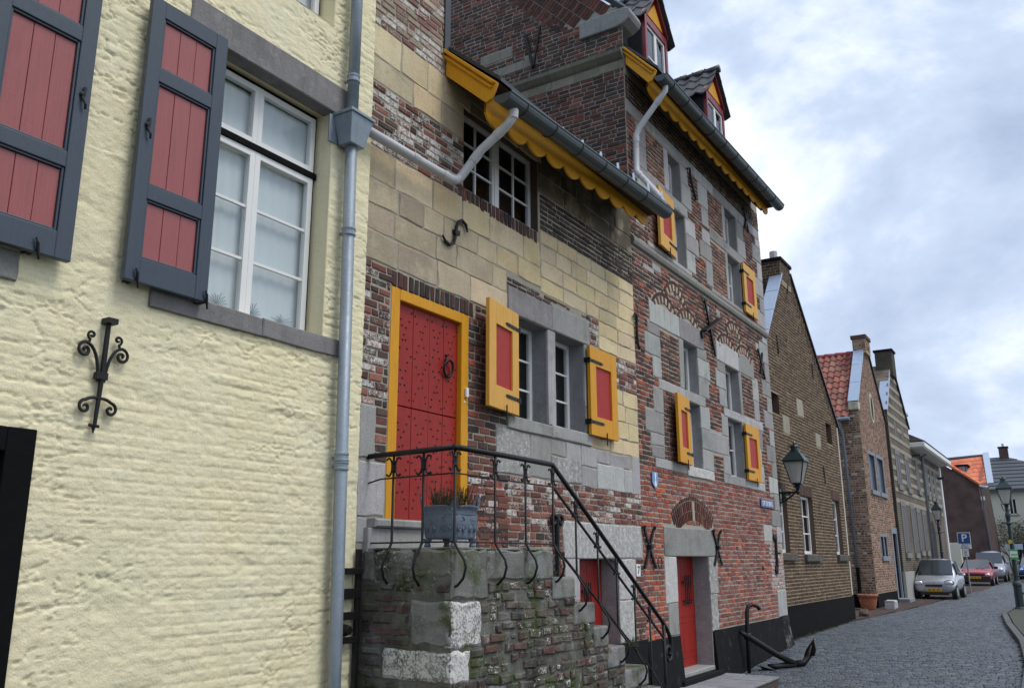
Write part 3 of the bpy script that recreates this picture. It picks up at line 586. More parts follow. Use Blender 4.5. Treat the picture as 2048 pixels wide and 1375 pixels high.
ochre_shutter(H2, X2, 8.11, .76, 3.20, 4.36, -1, math.radians(8), True); ochre_shutter(H2, X2, 9.86, .79, 3.20, 4.36, 1, 0)  # left leaf's paler ochre paints in the sky light on its tilted face
# S-shaped wall anchors
def s_anchor(parent, X, u, z, h, r, lean=0, name='wall_anchor', rad=.018):
    pts = [(u-r*1.9, z-h*.30), (u-r*1.5, z-h*.46), (u-r*.9, z-h*.5), (u-r*.3, z-h*.38), (u, z-h*.05), (u+r*.1, z+h*.2), (u+r*.4, z+h*.4), (u+r*.9, z+h*.5), (u+r*1.5, z+h*.42), (u+r*1.75, z+h*.2)]
    b = MB(); b.tube([(X+.035, p[0]+lean*(p[1]-z), p[1]) for p in pts], [rad*.5]+[rad]*8+[rad*.5], 8); b.box(X-.01, X+.055, u-.03, u+.05, z-.025, z+.025); return b.build(name, 'black_iron', parent, smooth=False)
s_anchor(H2, X2, 6.95, 4.98, .34, .12)
b = MB(); b.tube([(X2+.04, 11.36, 5.10), (X2+.05, 11.40, 5.16), (X2+.05, 11.46, 5.13), (X2+.04, 11.47, 4.95), (X2+.04, 11.49, 4.72), (X2+.045, 11.53, 4.66), (X2+.05, 11.58, 4.70)], [.012, .02, .022, .02, .02, .018, .01], 8); b.build('wall_anchor', 'black_iron', H2)
# basement door with grille
b = MB(); b.box(X2-.3, X2-.26, 9.59, 10.66, .0, 1.67); bd = b.build('cellar_door', 'door_red', H2)
for i in range(5):
    p = MB(); p.box(X2-.26, X2-.235+.001*(i % 2), 9.60+i*.21, 9.60+(i+1)*.21-.004, .0, 1.66); p.build('door_board', 'door_red', bd, bevel=.003)
for i in range(4):
    p = MB(); p.tube([(X2-.2, 10.1+i*.055, .95), (X2-.2, 10.1+i*.055, 1.38)], .008, 6); p.build('grille_bar', 'black_iron', bd)
for zz in (1.02, 1.28):
    p = MB(); p.box(X2-.22, X2-.2, 10.05, 10.3, zz-.012, zz+.012); p.build('grille_bar', 'black_iron', bd)
# painted plinth
b = MB(); block_geo(b, F2, 10.2, 11.47, -.5, .62, -.02, .03, (.02, .02, .02, 0), .0, .01); b.build('plinth', 'grey_plinth', H2)
# heart-topped iron anchor beside the stair
b = MB(); xa = X2+.05; ua = 8.98
for s in (-1, 1): b.tube([(xa, ua, 1.99)]+[(xa, q[0], q[1]) for q in spiral((ua+s*.075, 2.10), .075, 1.1, math.pi/2+s*math.pi/2, -s, 16, .02)], .022, 8)
b.tube([(xa, ua, 2.05), (xa, ua-.01, 1.6), (xa, ua-.01, 1.42)], [.03, .026, .024], 8); b.tube([(xa, ua, 1.72), (xa+.07, ua+.04, 1.73)], .022, 8); b.lathe([(.09, 0), (.09, .03), (.05, .045)], (xa-.03, ua-.01, 1.40), 14, 'x')
b.build('wall_anchor', 'black_iron', H2)
# house number
b = MB(); b.box(X2+.02, X2+.028, 11.18, 11.31, 1.44, 1.60); hn = b.build('house_number', 'white_paint', H2, bevel=.003); text_mesh('7', .14, FX(X2+.029, 11.245, 1.52), 'numeral', 'black_paint', hn)
# ---- eave: sloped verge box, scalloped valance, gutter, brackets
def eave(parent, X, ua, ub, zin, xout, zout, zg0, zg1, th=.27):
    """roof edge from wall top (X, zin) sloping out to (xout, zout)"""
    sl = (zout-zin)/(xout-X); dz = th
    # soffit and roof slab
    b = MB(); xb = X-.5; b.prism([(xb, ua+.04, zin-dz-sl*.5+.06), (xout-.32, ua+.04, zout-dz+.23), (xout-.2, ua+.04, zout-.0), (xout-.0, ua+.04, zout), (xb, ua+.04, zin-sl*.5)], (0, ub-ua-.08, 0)); b.build('soffit', 'soffit', parent)
    v = MB(); v.add([(X+.02, ua, zin-dz-.05), (xout-.14, ua, zout-dz+.06), (xout-.08, ua, zout-dz+.085), (xout-.03, ua, zout-.09), (xout, ua, zout-.02), (X+.02, ua, zin-.02)], [(0, 1, 2, 3, 4, 5)])
    n = len(v.v); v.v += [(p[0], p[1]+.04, p[2]) for p in v.v]; v.c += v.c; v.f = [tuple(range(n)), tuple(range(2*n-1, n-1, -1))]+[(i, n+i, n+(i+1) % n, (i+1) % n) for i in range(n)]
    vb = v.build('verge_board', 'ochre_paint', parent, bevel=.006)
    d = Vector((xout-X, 0, zout-zin)); nrm = Vector((-d.z, 0, d.x)).normalized()
    for off, w_, pr in ((-.035, .035, .05), (-.085, .03, .03), (-.115, .012, .012)):
        a = Vector((X+.03, ua-pr/2+.005, zin))+nrm*off; c = Vector((xout-.005, ua-pr/2+.005, zout))+nrm*off
        m = MB(); m.bar(a, c, pr, w_, up=tuple(nrm)); m.build('moulding', 'ochre_paint', vb, bevel=.006)
    # scalloped valance
    nS = max(6, round((ub-ua)/.44)); L = (ub-ua-.1)/nS; xs = xout-.17; P = []; nn = 8
    for i in range(nS):
        for k in range(nn):
            t = (i+k/nn); z_ = zg0+(zg1-zg0)*t/nS; P.append((ua+.05+t*L, z_-.13-.11*abs(math.sin(math.pi*k/nn))**.6))
    P.append((ub-.05, zg1-.13))
    top = [(ub-.05, zg1+.09), (ua+.05, zg0+.09)]
    v = MB(); nP = len(P)
    vs = [(xs, p[0], p[1]) for p in P]+[(xs, p[0], zg0+(zg1-zg0)*(p[0]-ua)/(ub-ua)+.09) for p in P]
    fs = [(i, i+1, nP+i+1, nP+i) for i in range(nP-1)]; v.add(vs, fs); v.add([(q[0]-.025, q[1], q[2]) for q in vs], [f[::-1] for f in fs]); N2 = 2*nP
    v.f += [(i, N2+i, N2+i+1, i+1) for i in range(nP-1)]
    v.build('valance_board', 'ochre_paint', parent)
    # half-round gutter with bead
    def gut(r, n=10): return [(r*math.cos(math.pi+math.pi*k/n), r*math.sin(math.pi+math.pi*k/n)) for k in range(n+1)]
    g = MB(); pr = gut(.1)+[(.1, .012), (.113, .016), (.115, 0), (.109, -.004)]+[(q[0], q[1]) for q in gut(.105)[::-1]]; n = len(pr)
    A = [(xout+.05+q[0], ua+.02, zg0+q[1]) for q in pr]; B = [(xout+.05+q[0], ub+.08, zg1+q[1]) for q in pr]
    g.add(A+B, [(i, (i+1) % n, n+(i+1) % n, n+i) for i in range(n)])
    ends = gut(.103, 12); 
    for yy, zz in ((ua+.02, zg0), (ub+.08, zg1)): g.add([(xout+.05+q[0], yy, zz+q[1]) for q in ends], [tuple(range(len(ends)))])
    gu = g.build('gutter', 'zinc_dark', parent, smooth=False)
    for i in range(int((ub-ua)/.62)):
        t = (i+.6)*.62/(ub-ua); zz = zg0+(zg1-zg0)*t; yy = ua+(ub-ua)*t
        m = MB(); m.tube([(xout+.05+q[0]*1.06, yy, zz+q[1]*1.06) for q in gut(.105, 10)], .007, 5); m.build('gutter_bracket', 'zinc_dark', gu)
    # roof covering
    r = MB(); xr = X-3.2; zr = zin-sl*3.2
    r.prism([(xout+.02, ua-.02, zout+.012), (xr, ua-.02, zr+.012), (xr, ua-.02, zr+.06), (xout+.02, ua-.02, zout+.06)], (0, ub-ua-.05, 0)); r.v = [(p[0], p[1]+.06, p[2]) for p in r.v]; r.build('roof', 'lead', parent)
eave(H2, X2, 6.75, 11.02, 7.03, -4.42, 6.44, 6.28, 6.50)
for i in range(9):     # small zinc flashing tongues showing above the gutter
    b = MB(); yy = 7.2+i*.5; zz = 6.36+.05*i; b.add([(-4.47, yy, zz), (-4.47, yy+.09, zz), (-4.485, yy+.09, zz+.16), (-4.485, yy+.03, zz+.13)], [(0, 1, 2, 3)]); b.build('flashing', 'zinc_bright', H2)
b = MB(); b.box(X2-.9, X2+.03, 6.72, 6.82, 6.98, 9.6); b.build('corner_lead', 'lead', H2, bevel=.01)
# grey rainwater pipe from the gutter to the hopper
b = MB(); pts = [(-4.36, 6.98, 6.24), (-4.37, 6.98, 6.12), (-4.45, 6.96, 6.02), (-4.72, 6.90, 5.80), (-4.93, 6.84, 5.53), (-4.95, 6.78, 5.475), (-4.95, 6.68, 5.455), (-4.955, 6.2, 5.45), (-4.96, 5.36, 5.445)]
b.tube(pts, .047, 14); rp = b.build('rainwater_pipe', 'pvc_grey', H2, smooth=True)
for i, (a, c) in enumerate(((0, 1), (2, 3), (3, 4), (6, 7), (7, 8))):
    p, q = Vector(pts[a]), Vector(pts[c]); d = (q-p).normalized(); o = p+d*.05
    b = MB(); b.tube([o, o+d*.09], .052, 14); b.build('pipe_sleeve', 'pvc_grey', rp, smooth=False)
b = MB(); b.box(X2-4, X2-.34, U2a, U2b-.05, -.4, 6.9); b.build('wall_body', 'dark_room', H2)
# ================================================================ the stair, its railing, the planter
XS, YS, ZL = -4.17, 5.72, 1.76
ST = thing('stone_stair', 'weathered brick and stone outdoor stair with mossy landing before the red door', 'stair', (XS-.4, 7.5, -.42))
steps = [(7.33, 1.76), (7.73, 1.50), (8.14, 1.25), (8.43, 1.01), (8.81, .79), (9.38, .54), (9.75, .28), (10.1, .02), (10.4, -.22)]
poly = [(XS, YS, -.45)]
b = MB(); prev = YS
for u, z in steps:
    b.box(-5.1, XS, prev, u-.01, -.45, z-.1, (.1, .1, .085, 0)); prev = u-.01
core = b.build('stair_core', 'old_stair', ST)
fs, fl = wallX(XS), wallY(YS)
def top_at(u):
    for uu, z in steps:
        if u < uu: return z
    return -.4
OB = [(.085, .048, .04), (.06, .042, .036), (.105, .055, .046), (.05, .04, .035), (.12, .055, .046), (.075, .06, .05)]
OS = [(.2, .205, .2), (.165, .165, .155), (.24, .245, .245)]
corner = [(1.53, 1.74, .5), (1.36, 1.52, .3), (1.03, 1.34, .7), (.76, .96, .9), (.35, .7, .4), (-.05, .3, .3), (-.4, -.1, .3)]
qs_front = []; qs_left = []
big = [  # (frame, a0,a1,b0,b1, white)
 ('f', YS, 6.21, 1.36, 1.74, .12), ('f', 6.22, 6.8, 1.50, 1.74, .05), ('f', 6.81, 7.32, 1.49, 1.74, .08), ('f', YS, 6.13, 1.0, 1.34, .75), ('f', YS, 5.97, .74, .97, .85), ('f', 5.98, 6.5, .35, .66, .2),
 ('l', -4.53, XS, 1.53, 1.74, .02), ('l', -4.95, -4.55, 1.58, 1.735, .45), ('l', -4.56, XS, 1.02, 1.34, .05), ('l', -4.84, XS, .76, .97, .72), ('l', -5.08, -4.96, 1.5, 1.74, .1)]
for k, a0, a1, b0, b1, w in big:
    mb = MB(); rough_block(mb, fs if k == 'f' else fl, a0, a1-.008, b0, b1, -.06, .014, jit(pick(OS) if w < .7 else (.3, .31, .32), .12, w), .014, .016, 5); mb.build('stone', 'old_stair', core)
blf = [(q[1]-.01, q[2]+.004, q[3]-.01, q[4]+.01) for q in big if q[0] == 'f']; bll = [(q[1]-.01, q[2]+.004, q[3]-.01, q[4]+.01) for q in big if q[0] == 'l']
sb = []
zt = 1.50; r = []
for i in range(24):
    z0 = 1.48-.082*(i+1); z1 = z0+.082
    ue = max([YS]+[u for u, z in steps if z-.16 >= z1-.03])
    if ue-YS > .1: r += courses(YS, ue, z0, z1, .082, blf, [.11, .2, .21, .12], .02, wob=.008)
for q in r:
    if random.random() < .09: continue
    sb.append((*q, jit(pick(OB), .3, random.choice((0, 0, 0, .25, .5)))))
place_pieces(sb, fs, 'brick', 'old_stair', core, None, d1=.013, j=.012, ch=.01, dj=.008)
sb = []
for q in courses(-5.08, XS, -.42, 1.74, .082, bll, [.11, .2, .21, .16], .02, wob=.008):
    if random.random() < .07: continue
    sb.append((*q, jit(pick(OB), .3, random.choice((0, 0, 0, .3)))))
place_pieces(sb, fl, 'brick', 'old_stair', core, None, d1=.013, j=.012, ch=.01, dj=.008)
# treads and landing slabs
prev = YS; first = True
for u, z in steps:
    if first:
        for a, c in ((YS, 6.3), (6.3, 6.82), (6.82, 7.33)):
            m = MB(); m.box(-5.08, XS-.005, a+.004, c-.004, z-.02, z, (.26, .26, .25, .05)); m.build('landing_slab', 'old_stair', ST, bevel=.012)
        first = False
    else:
        m = MB(); n = 7
        m.box(-5.08, XS+.015, prev-.04, u-.0, z-.2, z, jit((.23, .23, .22), .1, .25)[:3]+(.25,)); o = m.build('tread', 'old_stair', ST, bevel=.02)
    prev = u
# moss and grass tufts in the joints
b = MB()
for c, n, s in (((XS+.02, 8.93, .80), 90, .05), ((XS+.015, 6.95, 1.47), 80, .03), ((-4.62, YS-.02, 1.5), 60, .03), ((XS+.02, 7.35, 1.5), 40, .03), ((XS+.02, 7.72, 1.26), 30, .03)):
    for i in range(n):
        p = Vector(c)+Vector((random.gauss(0, .015), random.gauss(0, .07), random.gauss(0, .02))); d = Vector((random.uniform(.1, .9), random.uniform(-.7, .7), random.uniform(.0, 1))).normalized()*s*random.uniform(.4, 1.3); w = d.orthogonal().normalized()*.004
        b.add([p-w, p+w, p+d], [(0, 1, 2)])
mat('moss', (.055, .075, .018), .9, .4, 9); b.build('moss', 'moss', ST, kind='stuff')
# ---- wrought-iron railing
RA = thing('iron_railing', 'black wrought iron stair railing with bellied balusters and small C scrolls', 'railing', (XS, 7.5, .3))
tip = (XS, 10.02, .84)
pts = [(-5.12, YS+.03, 2.53), (XS-.0, YS+.03, 2.55), (XS, 7.34, 2.545), (XS, 9.85, .965)]
b = MB(); b.tube([pts[0], (-4.6, YS+.03, 2.54), pts[1]], .024, 10); b.tube([pts[1], (XS, 6.5, 2.55), pts[2]], .024, 10); b.lathe([(.024, -.02), (.026, 0), (.024, .02)], pts[1], 10)
cc = (10.05, .60); curl = [(9.85, .965), (9.97, .88), (10.06, .78), (10.09, .64)]+spiral((9.985, .62), .105, 1.15, .15, -1, 20, .05)
b.tube([pts[2]]+[(XS, 7.34+(9.85-7.34)*t, 2.545+(.965-2.545)*t) for t in (.33, .66)]+[(XS, q[0], q[1]) for q in curl], .023, 10); b.build('handrail', 'black_iron', RA, smooth=True)
def slope(u, za, zb): return za+(zb-za)*(u-7.34)/(9.85-7.34)
def bar(nm, P, r): m = MB(); m.tube(P, r, 6); m.build(nm, 'black_iron', RA)
bar('upper_rail', [(-5.1, YS+.03, 2.30), (-4.95, YS+.03, 2.33), (XS, YS+.03, 2.34)], .007); bar('upper_rail', [(XS, YS+.03, 2.34), (XS, 7.34, 2.335)], .007)
bar('lower_rail', [(-5.1, YS+.03, 1.80), (XS, YS+.03, 1.80)], .007); bar('lower_rail', [(XS, YS+.03, 1.80), (XS, 7.34, 1.80)], .007)
m = MB(); m.bar((XS, 7.34, 2.335), (XS, 9.86, .79), .012, .026, (1, 0, 0)); m.build('upper_rail', 'black_iron', RA); m = MB(); m.bar((XS, 7.34, 1.80), (XS, 9.86, .25), .012, .026, (1, 0, 0)); m.build('lower_rail', 'black_iron', RA)
def cscroll(u, z, s, ax, h=.16):   # C-shaped scroll beside a baluster; ax: direction along the rail
    P = [(u+s*.052+s*-.0, h*.5), ]; q = []
    for k in range(15):
        a = math.radians(-115+230*k/14); q.append((-s*(.0)+s*(.05-.032*math.cos(a)), h*.46*math.sin(a)*1.0))
    return q
def baluster(p, top, bot, outw, ax, belly=True, post=False):
    """p: (x,y); outw: direction of the belly; ax: direction along the rail"""
    x0, y0 = p; r = .011 if not post else .02; m = MB(); o = Vector((outw[0], outw[1], 0)); a = Vector((ax[0], ax[1], 0)); B = Vector((x0, y0, 0))
    P = [B+Vector((0, 0, top)), B+Vector((0, 0, bot))]
    if belly: P += [B+o*.03+Vector((0, 0, bot-.05)), B+o*.10+Vector((0, 0, bot-.14)), B+o*.115+Vector((0, 0, bot-.20)), B+o*.09+Vector((0, 0, bot-.28)), B+o*.035+Vector((0, 0, bot-.335)), B+o*-.02+Vector((0, 0, bot-.35))]
    else: P += [B+Vector((0, 0, bot-.3))]
    m.tube(P, r, 8); bo = m.build('baluster', 'black_iron', RA, smooth=True)
    for s in (-1, 1):
        c = MB(); zc = top-.105
        q = [B+a*(s*(.056-.036*math.cos(t)*1.0))+Vector((0, 0, zc+.078*math.sin(t)+(.012 if abs(t) > 1.7 else 0)*(-1 if t > 0 else 1))) for t in [math.radians(-140+280*k/18) for k in range(19)]]
        q = [B+a*(s*(.018+.036*(1-math.cos(t))))+Vector((0, 0, zc+.075*math.sin(t))) for t in [math.radians(-128+256*k/18) for k in range(19)]]
        c.tube(q, .009, 6); c.build('scroll', 'black_iron', bo)
    c = MB(); c.lathe([(.012, -.05), (.019, -.035), (.013, -.02), (.013, .02), (.019, .035), (.012, .05)], (x0, y0, top-.10), 8); c.build('collar', 'black_iron', bo)
for xx in (-4.81, -4.49): baluster((xx, YS+.03), 2.53, 1.80, (0, -1), (1, 0))
baluster((XS, YS+.03), 2.54, 1.80, (1, 0), (0, 1))
for uu in (6.34, 6.84, 7.34): baluster((XS, uu), 2.53, 1.80, (1, 0), (0, 1))
for uu in (7.79, 8.25, 8.68, 9.11, 9.50): baluster((XS, uu), slope(uu, 2.53, .95), slope(uu, 1.80, .25), (1, 0), (0, 1))
baluster((XS, 9.88), .94, .30, (1, 0), (0, 1), belly=False, post=True)
# ---- lead-grey planter with heather
PL = thing('planter', 'ornate blue grey planter with wavy rim on the stair landing', 'planter', (-4.49, 6.13, ZL))
mat('planter_lead', (.115, .145, .19), .62, .35, 14, .5, 40, stain=[((.3, .33, .37), 30, .58, .7, .6)])
cx, cy = -4.485, 6.125; prof = [(.155, .07), (.168, .085), (.165, .11), (.178, .16), (.186, .20), (.18, .25), (.172, .29), (.178, .32), (.198, .35), (.205, .365)]
n = 48; b = MB(); vs = []
def sqr(t, r, e=.32):
    c, s = math.cos(t), math.sin(t); return (math.copysign(abs(c)**e, c)*r, math.copysign(abs(s)**e, s)*r)
for pi_, (r, h) in enumerate(prof):
    for k in range(n):
        t = 2*math.pi*k/n; x_, y_ = sqr(t, r); f = max(0, (h-.27)/.095); wave = .04*math.cos(4*(t-math.pi/4))+.022*math.cos(8*t); relief = .006*math.sin(h*95)*math.cos(10*t)*(1 if .1 < h < .28 else 0)+.005*math.cos(20*t)*(1 if .1 < h < .14 else 0)
        kx = 1+relief/r; vs.append((cx+x_*kx, cy+y_*kx, ZL+h+f*wave))
fsq = [(i*n+k, i*n+(k+1) % n, (i+1)*n+(k+1) % n, (i+1)*n+k) for i in range(len(prof)-1) for k in range(n)]+[tuple(range(n))[::-1]]
b.add(vs, fsq); vi = []
for k in range(n):
    q = vs[(len(prof)-1)*n+k]; vi.append((cx+(q[0]-cx)*.88, cy+(q[1]-cy)*.88, q[2]-.01))
for k in range(n): q = vi[k]; vi.append((q[0], q[1], ZL+.27))
o_ = len(b.v); b.add(vi, [(k, (k+1) % n, n+(k+1) % n, n+k) for k in range(n)]); top0 = (len(prof)-1)*n
b.f += [(top0+k, top0+(k+1) % n, o_+(k+1) % n, o_+k) for k in range(n)]
b.build('bowl', 'planter_lead', PL, smooth=True)
for sx in (-1, 1):
    for sy in (-1, 1):
        m = MB(); m.lathe([(.022, 0), (.03, .015), (.022, .035), (.04, .075)], (cx+sx*.135, cy+sy*.135, ZL), 8); m.build('foot', 'planter_lead', PL)
for f_, ax in ((0, 'y'), (1, 'x')):      # raised scrolls on the two seen sides
    for s in (-1, 1):
        m = MB()
        for (cu_, cz_, r0) in ((.075, .215, .035), (.05, .15, .025), (.12, .155, .022)):
            q = spiral((s*cu_, ZL+cz_), r0, 1.3, math.pi/2, s, 16, .006)
            m.tube([((cx+p[0], cy-.183+.02*abs(p[0]), p[1]) if ax == 'y' else (cx+.183-.02*abs(p[0]), cy+p[0], p[1])) for p in q], .007, 5)
        m.build('relief', 'planter_lead', PL)
m = MB(); m.lathe([(.16, .26), (.15, .285), (.05, .295)], (cx, cy, ZL), 20); mat('soil', (.02, .014, .01), .95, .4, 20); m.build('soil', 'soil', PL)
HE = thing('heather_plant', 'green and purple heather growing in the grey planter', 'plant', (cx, cy, ZL+.28))
mat('heather', (.05, .08, .024), .8, .5, 30); mat('heather_bloom', (.13, .05, .045), .8, .5, 30)
stem, lf, fl_ = MB(), MB(), MB()
for i in range(150):
    a = random.random()*6.283; rr = .15*math.sqrt(random.random()); p = Vector((cx+rr*math.cos(a), cy+rr*math.sin(a), ZL+.28)); d = Vector((math.cos(a)*rr*2.2+random.gauss(0, .12), math.sin(a)*rr*2.2+random.gauss(0, .12), 1)).normalized(); L = random.uniform(.12, .25)
    stem.tube([p, p+d*L], .0018, 3, cap=False)
    for k in range(12):
        t = .25+.75*k/12; c = p+d*L*t; e = (d+Vector((random.gauss(0, .8), random.gauss(0, .8), random.gauss(0, .3)))).normalized()*.016; w = e.orthogonal().normalized()*.0035
        (fl_ if (k > 7 and i % 3 == 0) else lf).add([c-w, c+w, c+e], [(0, 1, 2)])
stem.build('stems', 'soil', HE, kind='stuff'); lf.build('leaves', 'heather', HE, kind='stuff'); fl_.build('flowers', 'heather_bloom', HE, kind='stuff')
# ================================================================ tall brick house
X3 = -5.1; F3 = wallX(X3); A3, B3 = 11.47, 18.40; ZT3 = 9.45
H3 = thing('tall_brick_house', 'tall red brick house with grey stone quoins and ochre shuttered cross windows', 'house', (X3-2.5, 15, -.3))
win3 = [(13.40, 14.05, 3.12, 4.18), (13.40, 14.05, 4.36, 5.19), (15.47, 16.28, 3.12, 4.17), (15.50, 16.26, 4.34, 5.17),
        (13.20, 13.80, 6.54, 7.50), (13.14, 13.70, 7.72, 8.48), (16.06, 16.80, 6.54, 7.52), (16.04, 16.76, 7.74, 8.52)]
door3 = (12.66, 14.03, .02, 1.705)
b = MB(); panel_with_holes(b, F3, A3, B3, -.4, ZT3, win3+[door3], 0, (.40, .355, .29)); wall3 = b.build('wall', 'mortar', H3)
q3 = []   # (u0,u1,z0,z1,white,proud)
def Q3(*a): q3.extend(a)
# lower storey, left cross window
Q3((12.04, 13.27, 5.20, 5.55, 0, .014), (13.275, 14.38, 5.20, 5.56, 0, .016), (13.21, 13.40, 4.36, 5.195, 0, .012), (12.30, 13.39, 4.20, 4.355, 0, .013), (13.395, 14.32, 4.19, 4.355, 0, .014), (13.25, 13.40, 3.12, 4.19, .05, .012),
   (11.95, 12.42, 5.02, 5.195, 0, .01), (11.83, 12.42, 4.69, 5.015, 0, .012), (12.10, 12.43, 4.36, 4.685, 0, .01), (12.07, 12.45, 3.82, 4.195, 0, .01), (11.74, 12.43, 3.49, 3.815, 0, .012), (11.90, 12.42, 3.31, 3.485, 0, .01), (11.93, 12.41, 3.13, 3.305, .1, .01),
   (14.05, 14.52, 5.03, 5.195, 0, .01), (14.05, 14.63, 4.70, 5.025, 0, .013), (14.05, 14.55, 4.36, 4.695, 0, .01), (14.05, 14.50, 3.81, 4.185, 0, .01), (14.05, 14.74, 3.46, 3.805, .03, .013), (14.745, 15.42, 3.46, 3.805, 0, .01), (14.05, 14.58, 3.12, 3.455, .06, .01),
   (12.05, 13.28, 2.98, 3.12, 0, .014), (13.285, 14.50, 2.95, 3.11, .75, .03))
# right cross window
Q3((15.05, 16.31, 5.18, 5.55, 0, .015), (16.315, 17.28, 5.18, 5.56, 0, .013), (16.27, 16.42, 4.34, 5.175, 0, .012), (15.28, 16.40, 4.18, 4.335, 0, .014), (16.405, 17.62, 4.17, 4.335, 0, .012), (16.28, 16.42, 3.12, 4.175, 0, .012),
   (15.05, 15.49, 4.98, 5.175, 0, .01), (14.95, 15.49, 4.67, 4.975, 0, .013), (15.08, 15.49, 4.345, 4.665, 0, .01), (15.12, 15.46, 3.815, 4.175, 0, .01), (15.08, 15.46, 3.13, 3.455, 0, .01),
   (17.12, 17.50, 4.75, 5.175, 0, .01), (17.14, 17.48, 4.345, 4.745, 0, .01), (17.12, 17.55, 3.8, 4.165, 0, .01), (17.1, 17.40, 3.45, 3.795, 0, .012), (17.1, 17.5, 3.12, 3.445, 0, .01), (15.05, 16.3, 2.96, 3.115, 0, .016), (16.305, 17.48, 2.96, 3.11, 0, .014))
# upper storey
Q3((11.76, 12.2, 7.73, 8.10, 0, .012), (11.80, 12.2, 8.105, 8.49, 0, .012), (12.95, 13.14, 7.73, 8.49, 0, .012), (11.74, 12.95, 7.53, 7.725, 0, .013), (12.955, 13.95, 7.51, 7.715, 0, .012), (12.98, 13.20, 6.54, 7.5, 0, .01),
   (13.72, 14.06, 8.16, 8.49, 0, .01), (13.72, 14.18, 7.73, 8.155, 0, .013), (13.82, 14.30, 7.22, 7.505, 0, .01), (13.82, 14.43, 6.92, 7.215, 0, .013), (13.82, 14.22, 6.54, 6.915, 0, .01), (11.8, 12.25, 7.16, 7.525, 0, .01), (11.7, 12.0, 6.70, 7.1, 0, .01),
   (14.56, 15.07, 8.06, 8.49, 0, .012), (14.70, 15.06, 7.68, 8.055, 0, .01), (14.66, 15.08, 7.34, 7.6, 0, .012), (14.51, 15.14, 7.02, 7.335, 0, .012), (14.78, 15.13, 6.54, 7.015, 0, .01),
   (15.88, 16.04, 7.74, 8.49, 0, .012), (15.08, 16.0, 7.53, 7.735, 0, .013), (16.005, 17.1, 7.53, 7.735, 0, .012), (15.93, 16.06, 6.54, 7.525, 0, .012), (16.78, 17.22, 8.12, 8.49, 0, .01), (16.78, 17.3, 7.74, 8.115, 0, .012), (16.82, 17.25, 7.2, 7.525, 0, .01), (16.82, 17.4, 6.54, 7.195, 0, .01),
   (12.1, 14.0, 6.45, 6.535, 0, .016), (15.0, 17.0, 6.45, 6.535, 0, .016))
for i in range(7): Q3((11.48+i*.985, 11.48+(i+1)*.985-.006, 8.50, 8.72, 0, .012))            # lintel band
zz = 6.55; k = 0                                                                            # corner quoins
for z0, z1 in ((.58, 1.07), (1.98, 2.30), (2.305, 2.62), (2.625, 2.95), (2.955, 3.28), (3.285, 3.60), (3.605, 3.93), (3.935, 4.27), (4.275, 4.62), (4.625, 4.97), (4.975, 5.28), (5.285, 5.68), (5.685, 6.12), (6.125, 6.27), (6.46, 6.8), (6.805, 7.15), (7.155, 7.55), (7.555, 7.95), (7.955, 8.3), (8.305, 8.495)):
    Q3((17.78 if k % 2 == 0 else 18.06, B3-.006, z0, z1-.006, .06 if z1 > 1.2 else .25, .014)); k += 1
Q3((12.22, 14.36, 1.712, 2.13, .38, .02), (12.20, 12.655, 1.05, 1.705, .65, .016), (12.28, 12.655, .60, 1.045, .2, .012), (14.035, 14.42, 1.12, 1.705, .6, .016), (14.035, 14.34, .56, 1.115, .6, .02), (17.2, 17.75, 2.0, 2.3, 0, .006))
Q3((17.55, 17.75, 5.9, 6.0, 0, .008), (14.55, 14.8, 6.0, 6.1, 0, .008), (15.2, 15.4, 6.02, 6.12, 0, .008), (12.25, 12.6, 6.1, 6.2, 0, .008), (11.9, 12.3, 6.02, 6.1, 0, .006))
for s in q3:
    mb = MB(); rough_block(mb, F3, s[0], s[1], s[2], s[3], -.02, s[5], jit(pick(GREY), .12, s[4]), .007, .009); mb.build('stone', 'stone', wall3)
for i in range(8):     # moulded string course
    mb = MB(); u0 = 11.47+i*.866; u1 = u0+.86
    mb.prism([(X3, u0, 6.27), (X3+.045, u0, 6.29), (X3+.06, u0, 6.34), (X3+.05, u0, 6.40), (X3, u0, 6.455)], (0, u1-u0, 0), jit((.26, .25, .22), .12)); mb.build('string_course', 'stone', wall3)
# relieving arches of brick and marl voussoirs
arch_blk = []
def voussoirs(uc, zc, r0, r1, a0, a1, n, colA, colB, ring=True):
    for k in range(n):
        t0 = a0+(a1-a0)*k/n+.012; t1 = a0+(a1-a0)*(k+1)/n-.012
        mb = MB(); P = [(uc+r*math.cos(t), zc+r*math.sin(t)) for r, t in ((r0, t0), (r1, t0), (r1, t1), (r0, t1))]
        mb.prism([(X3-.01, p[0], p[1]) for p in P], (.024, 0, 0), jit(pick(colA if k % 2 else colB), .12, .1)); mb.build('voussoir', 'brick', wall3)
    if ring:
        m_ = int(n*1.1); 
        for k in range(m_):
            t0 = a0+(a1-a0)*k/m_+.012; t1 = a0+(a1-a0)*(k+1)/m_-.012
            mb = MB(); P = [(uc+r*math.cos(t), zc+r*math.sin(t)) for r, t in ((r1+.012, t0), (r1+.065, t0), (r1+.065, t1), (r1+.012, t1))]
            mb.prism([(X3-.01, p[0], p[1]) for p in P], (.022, 0, 0), jit(pick(RED+DARK), .12, .1)); mb.build('arch_brick', 'brick', wall3)
CREAM = [(.45, .4, .3), (.4, .36, .28)]
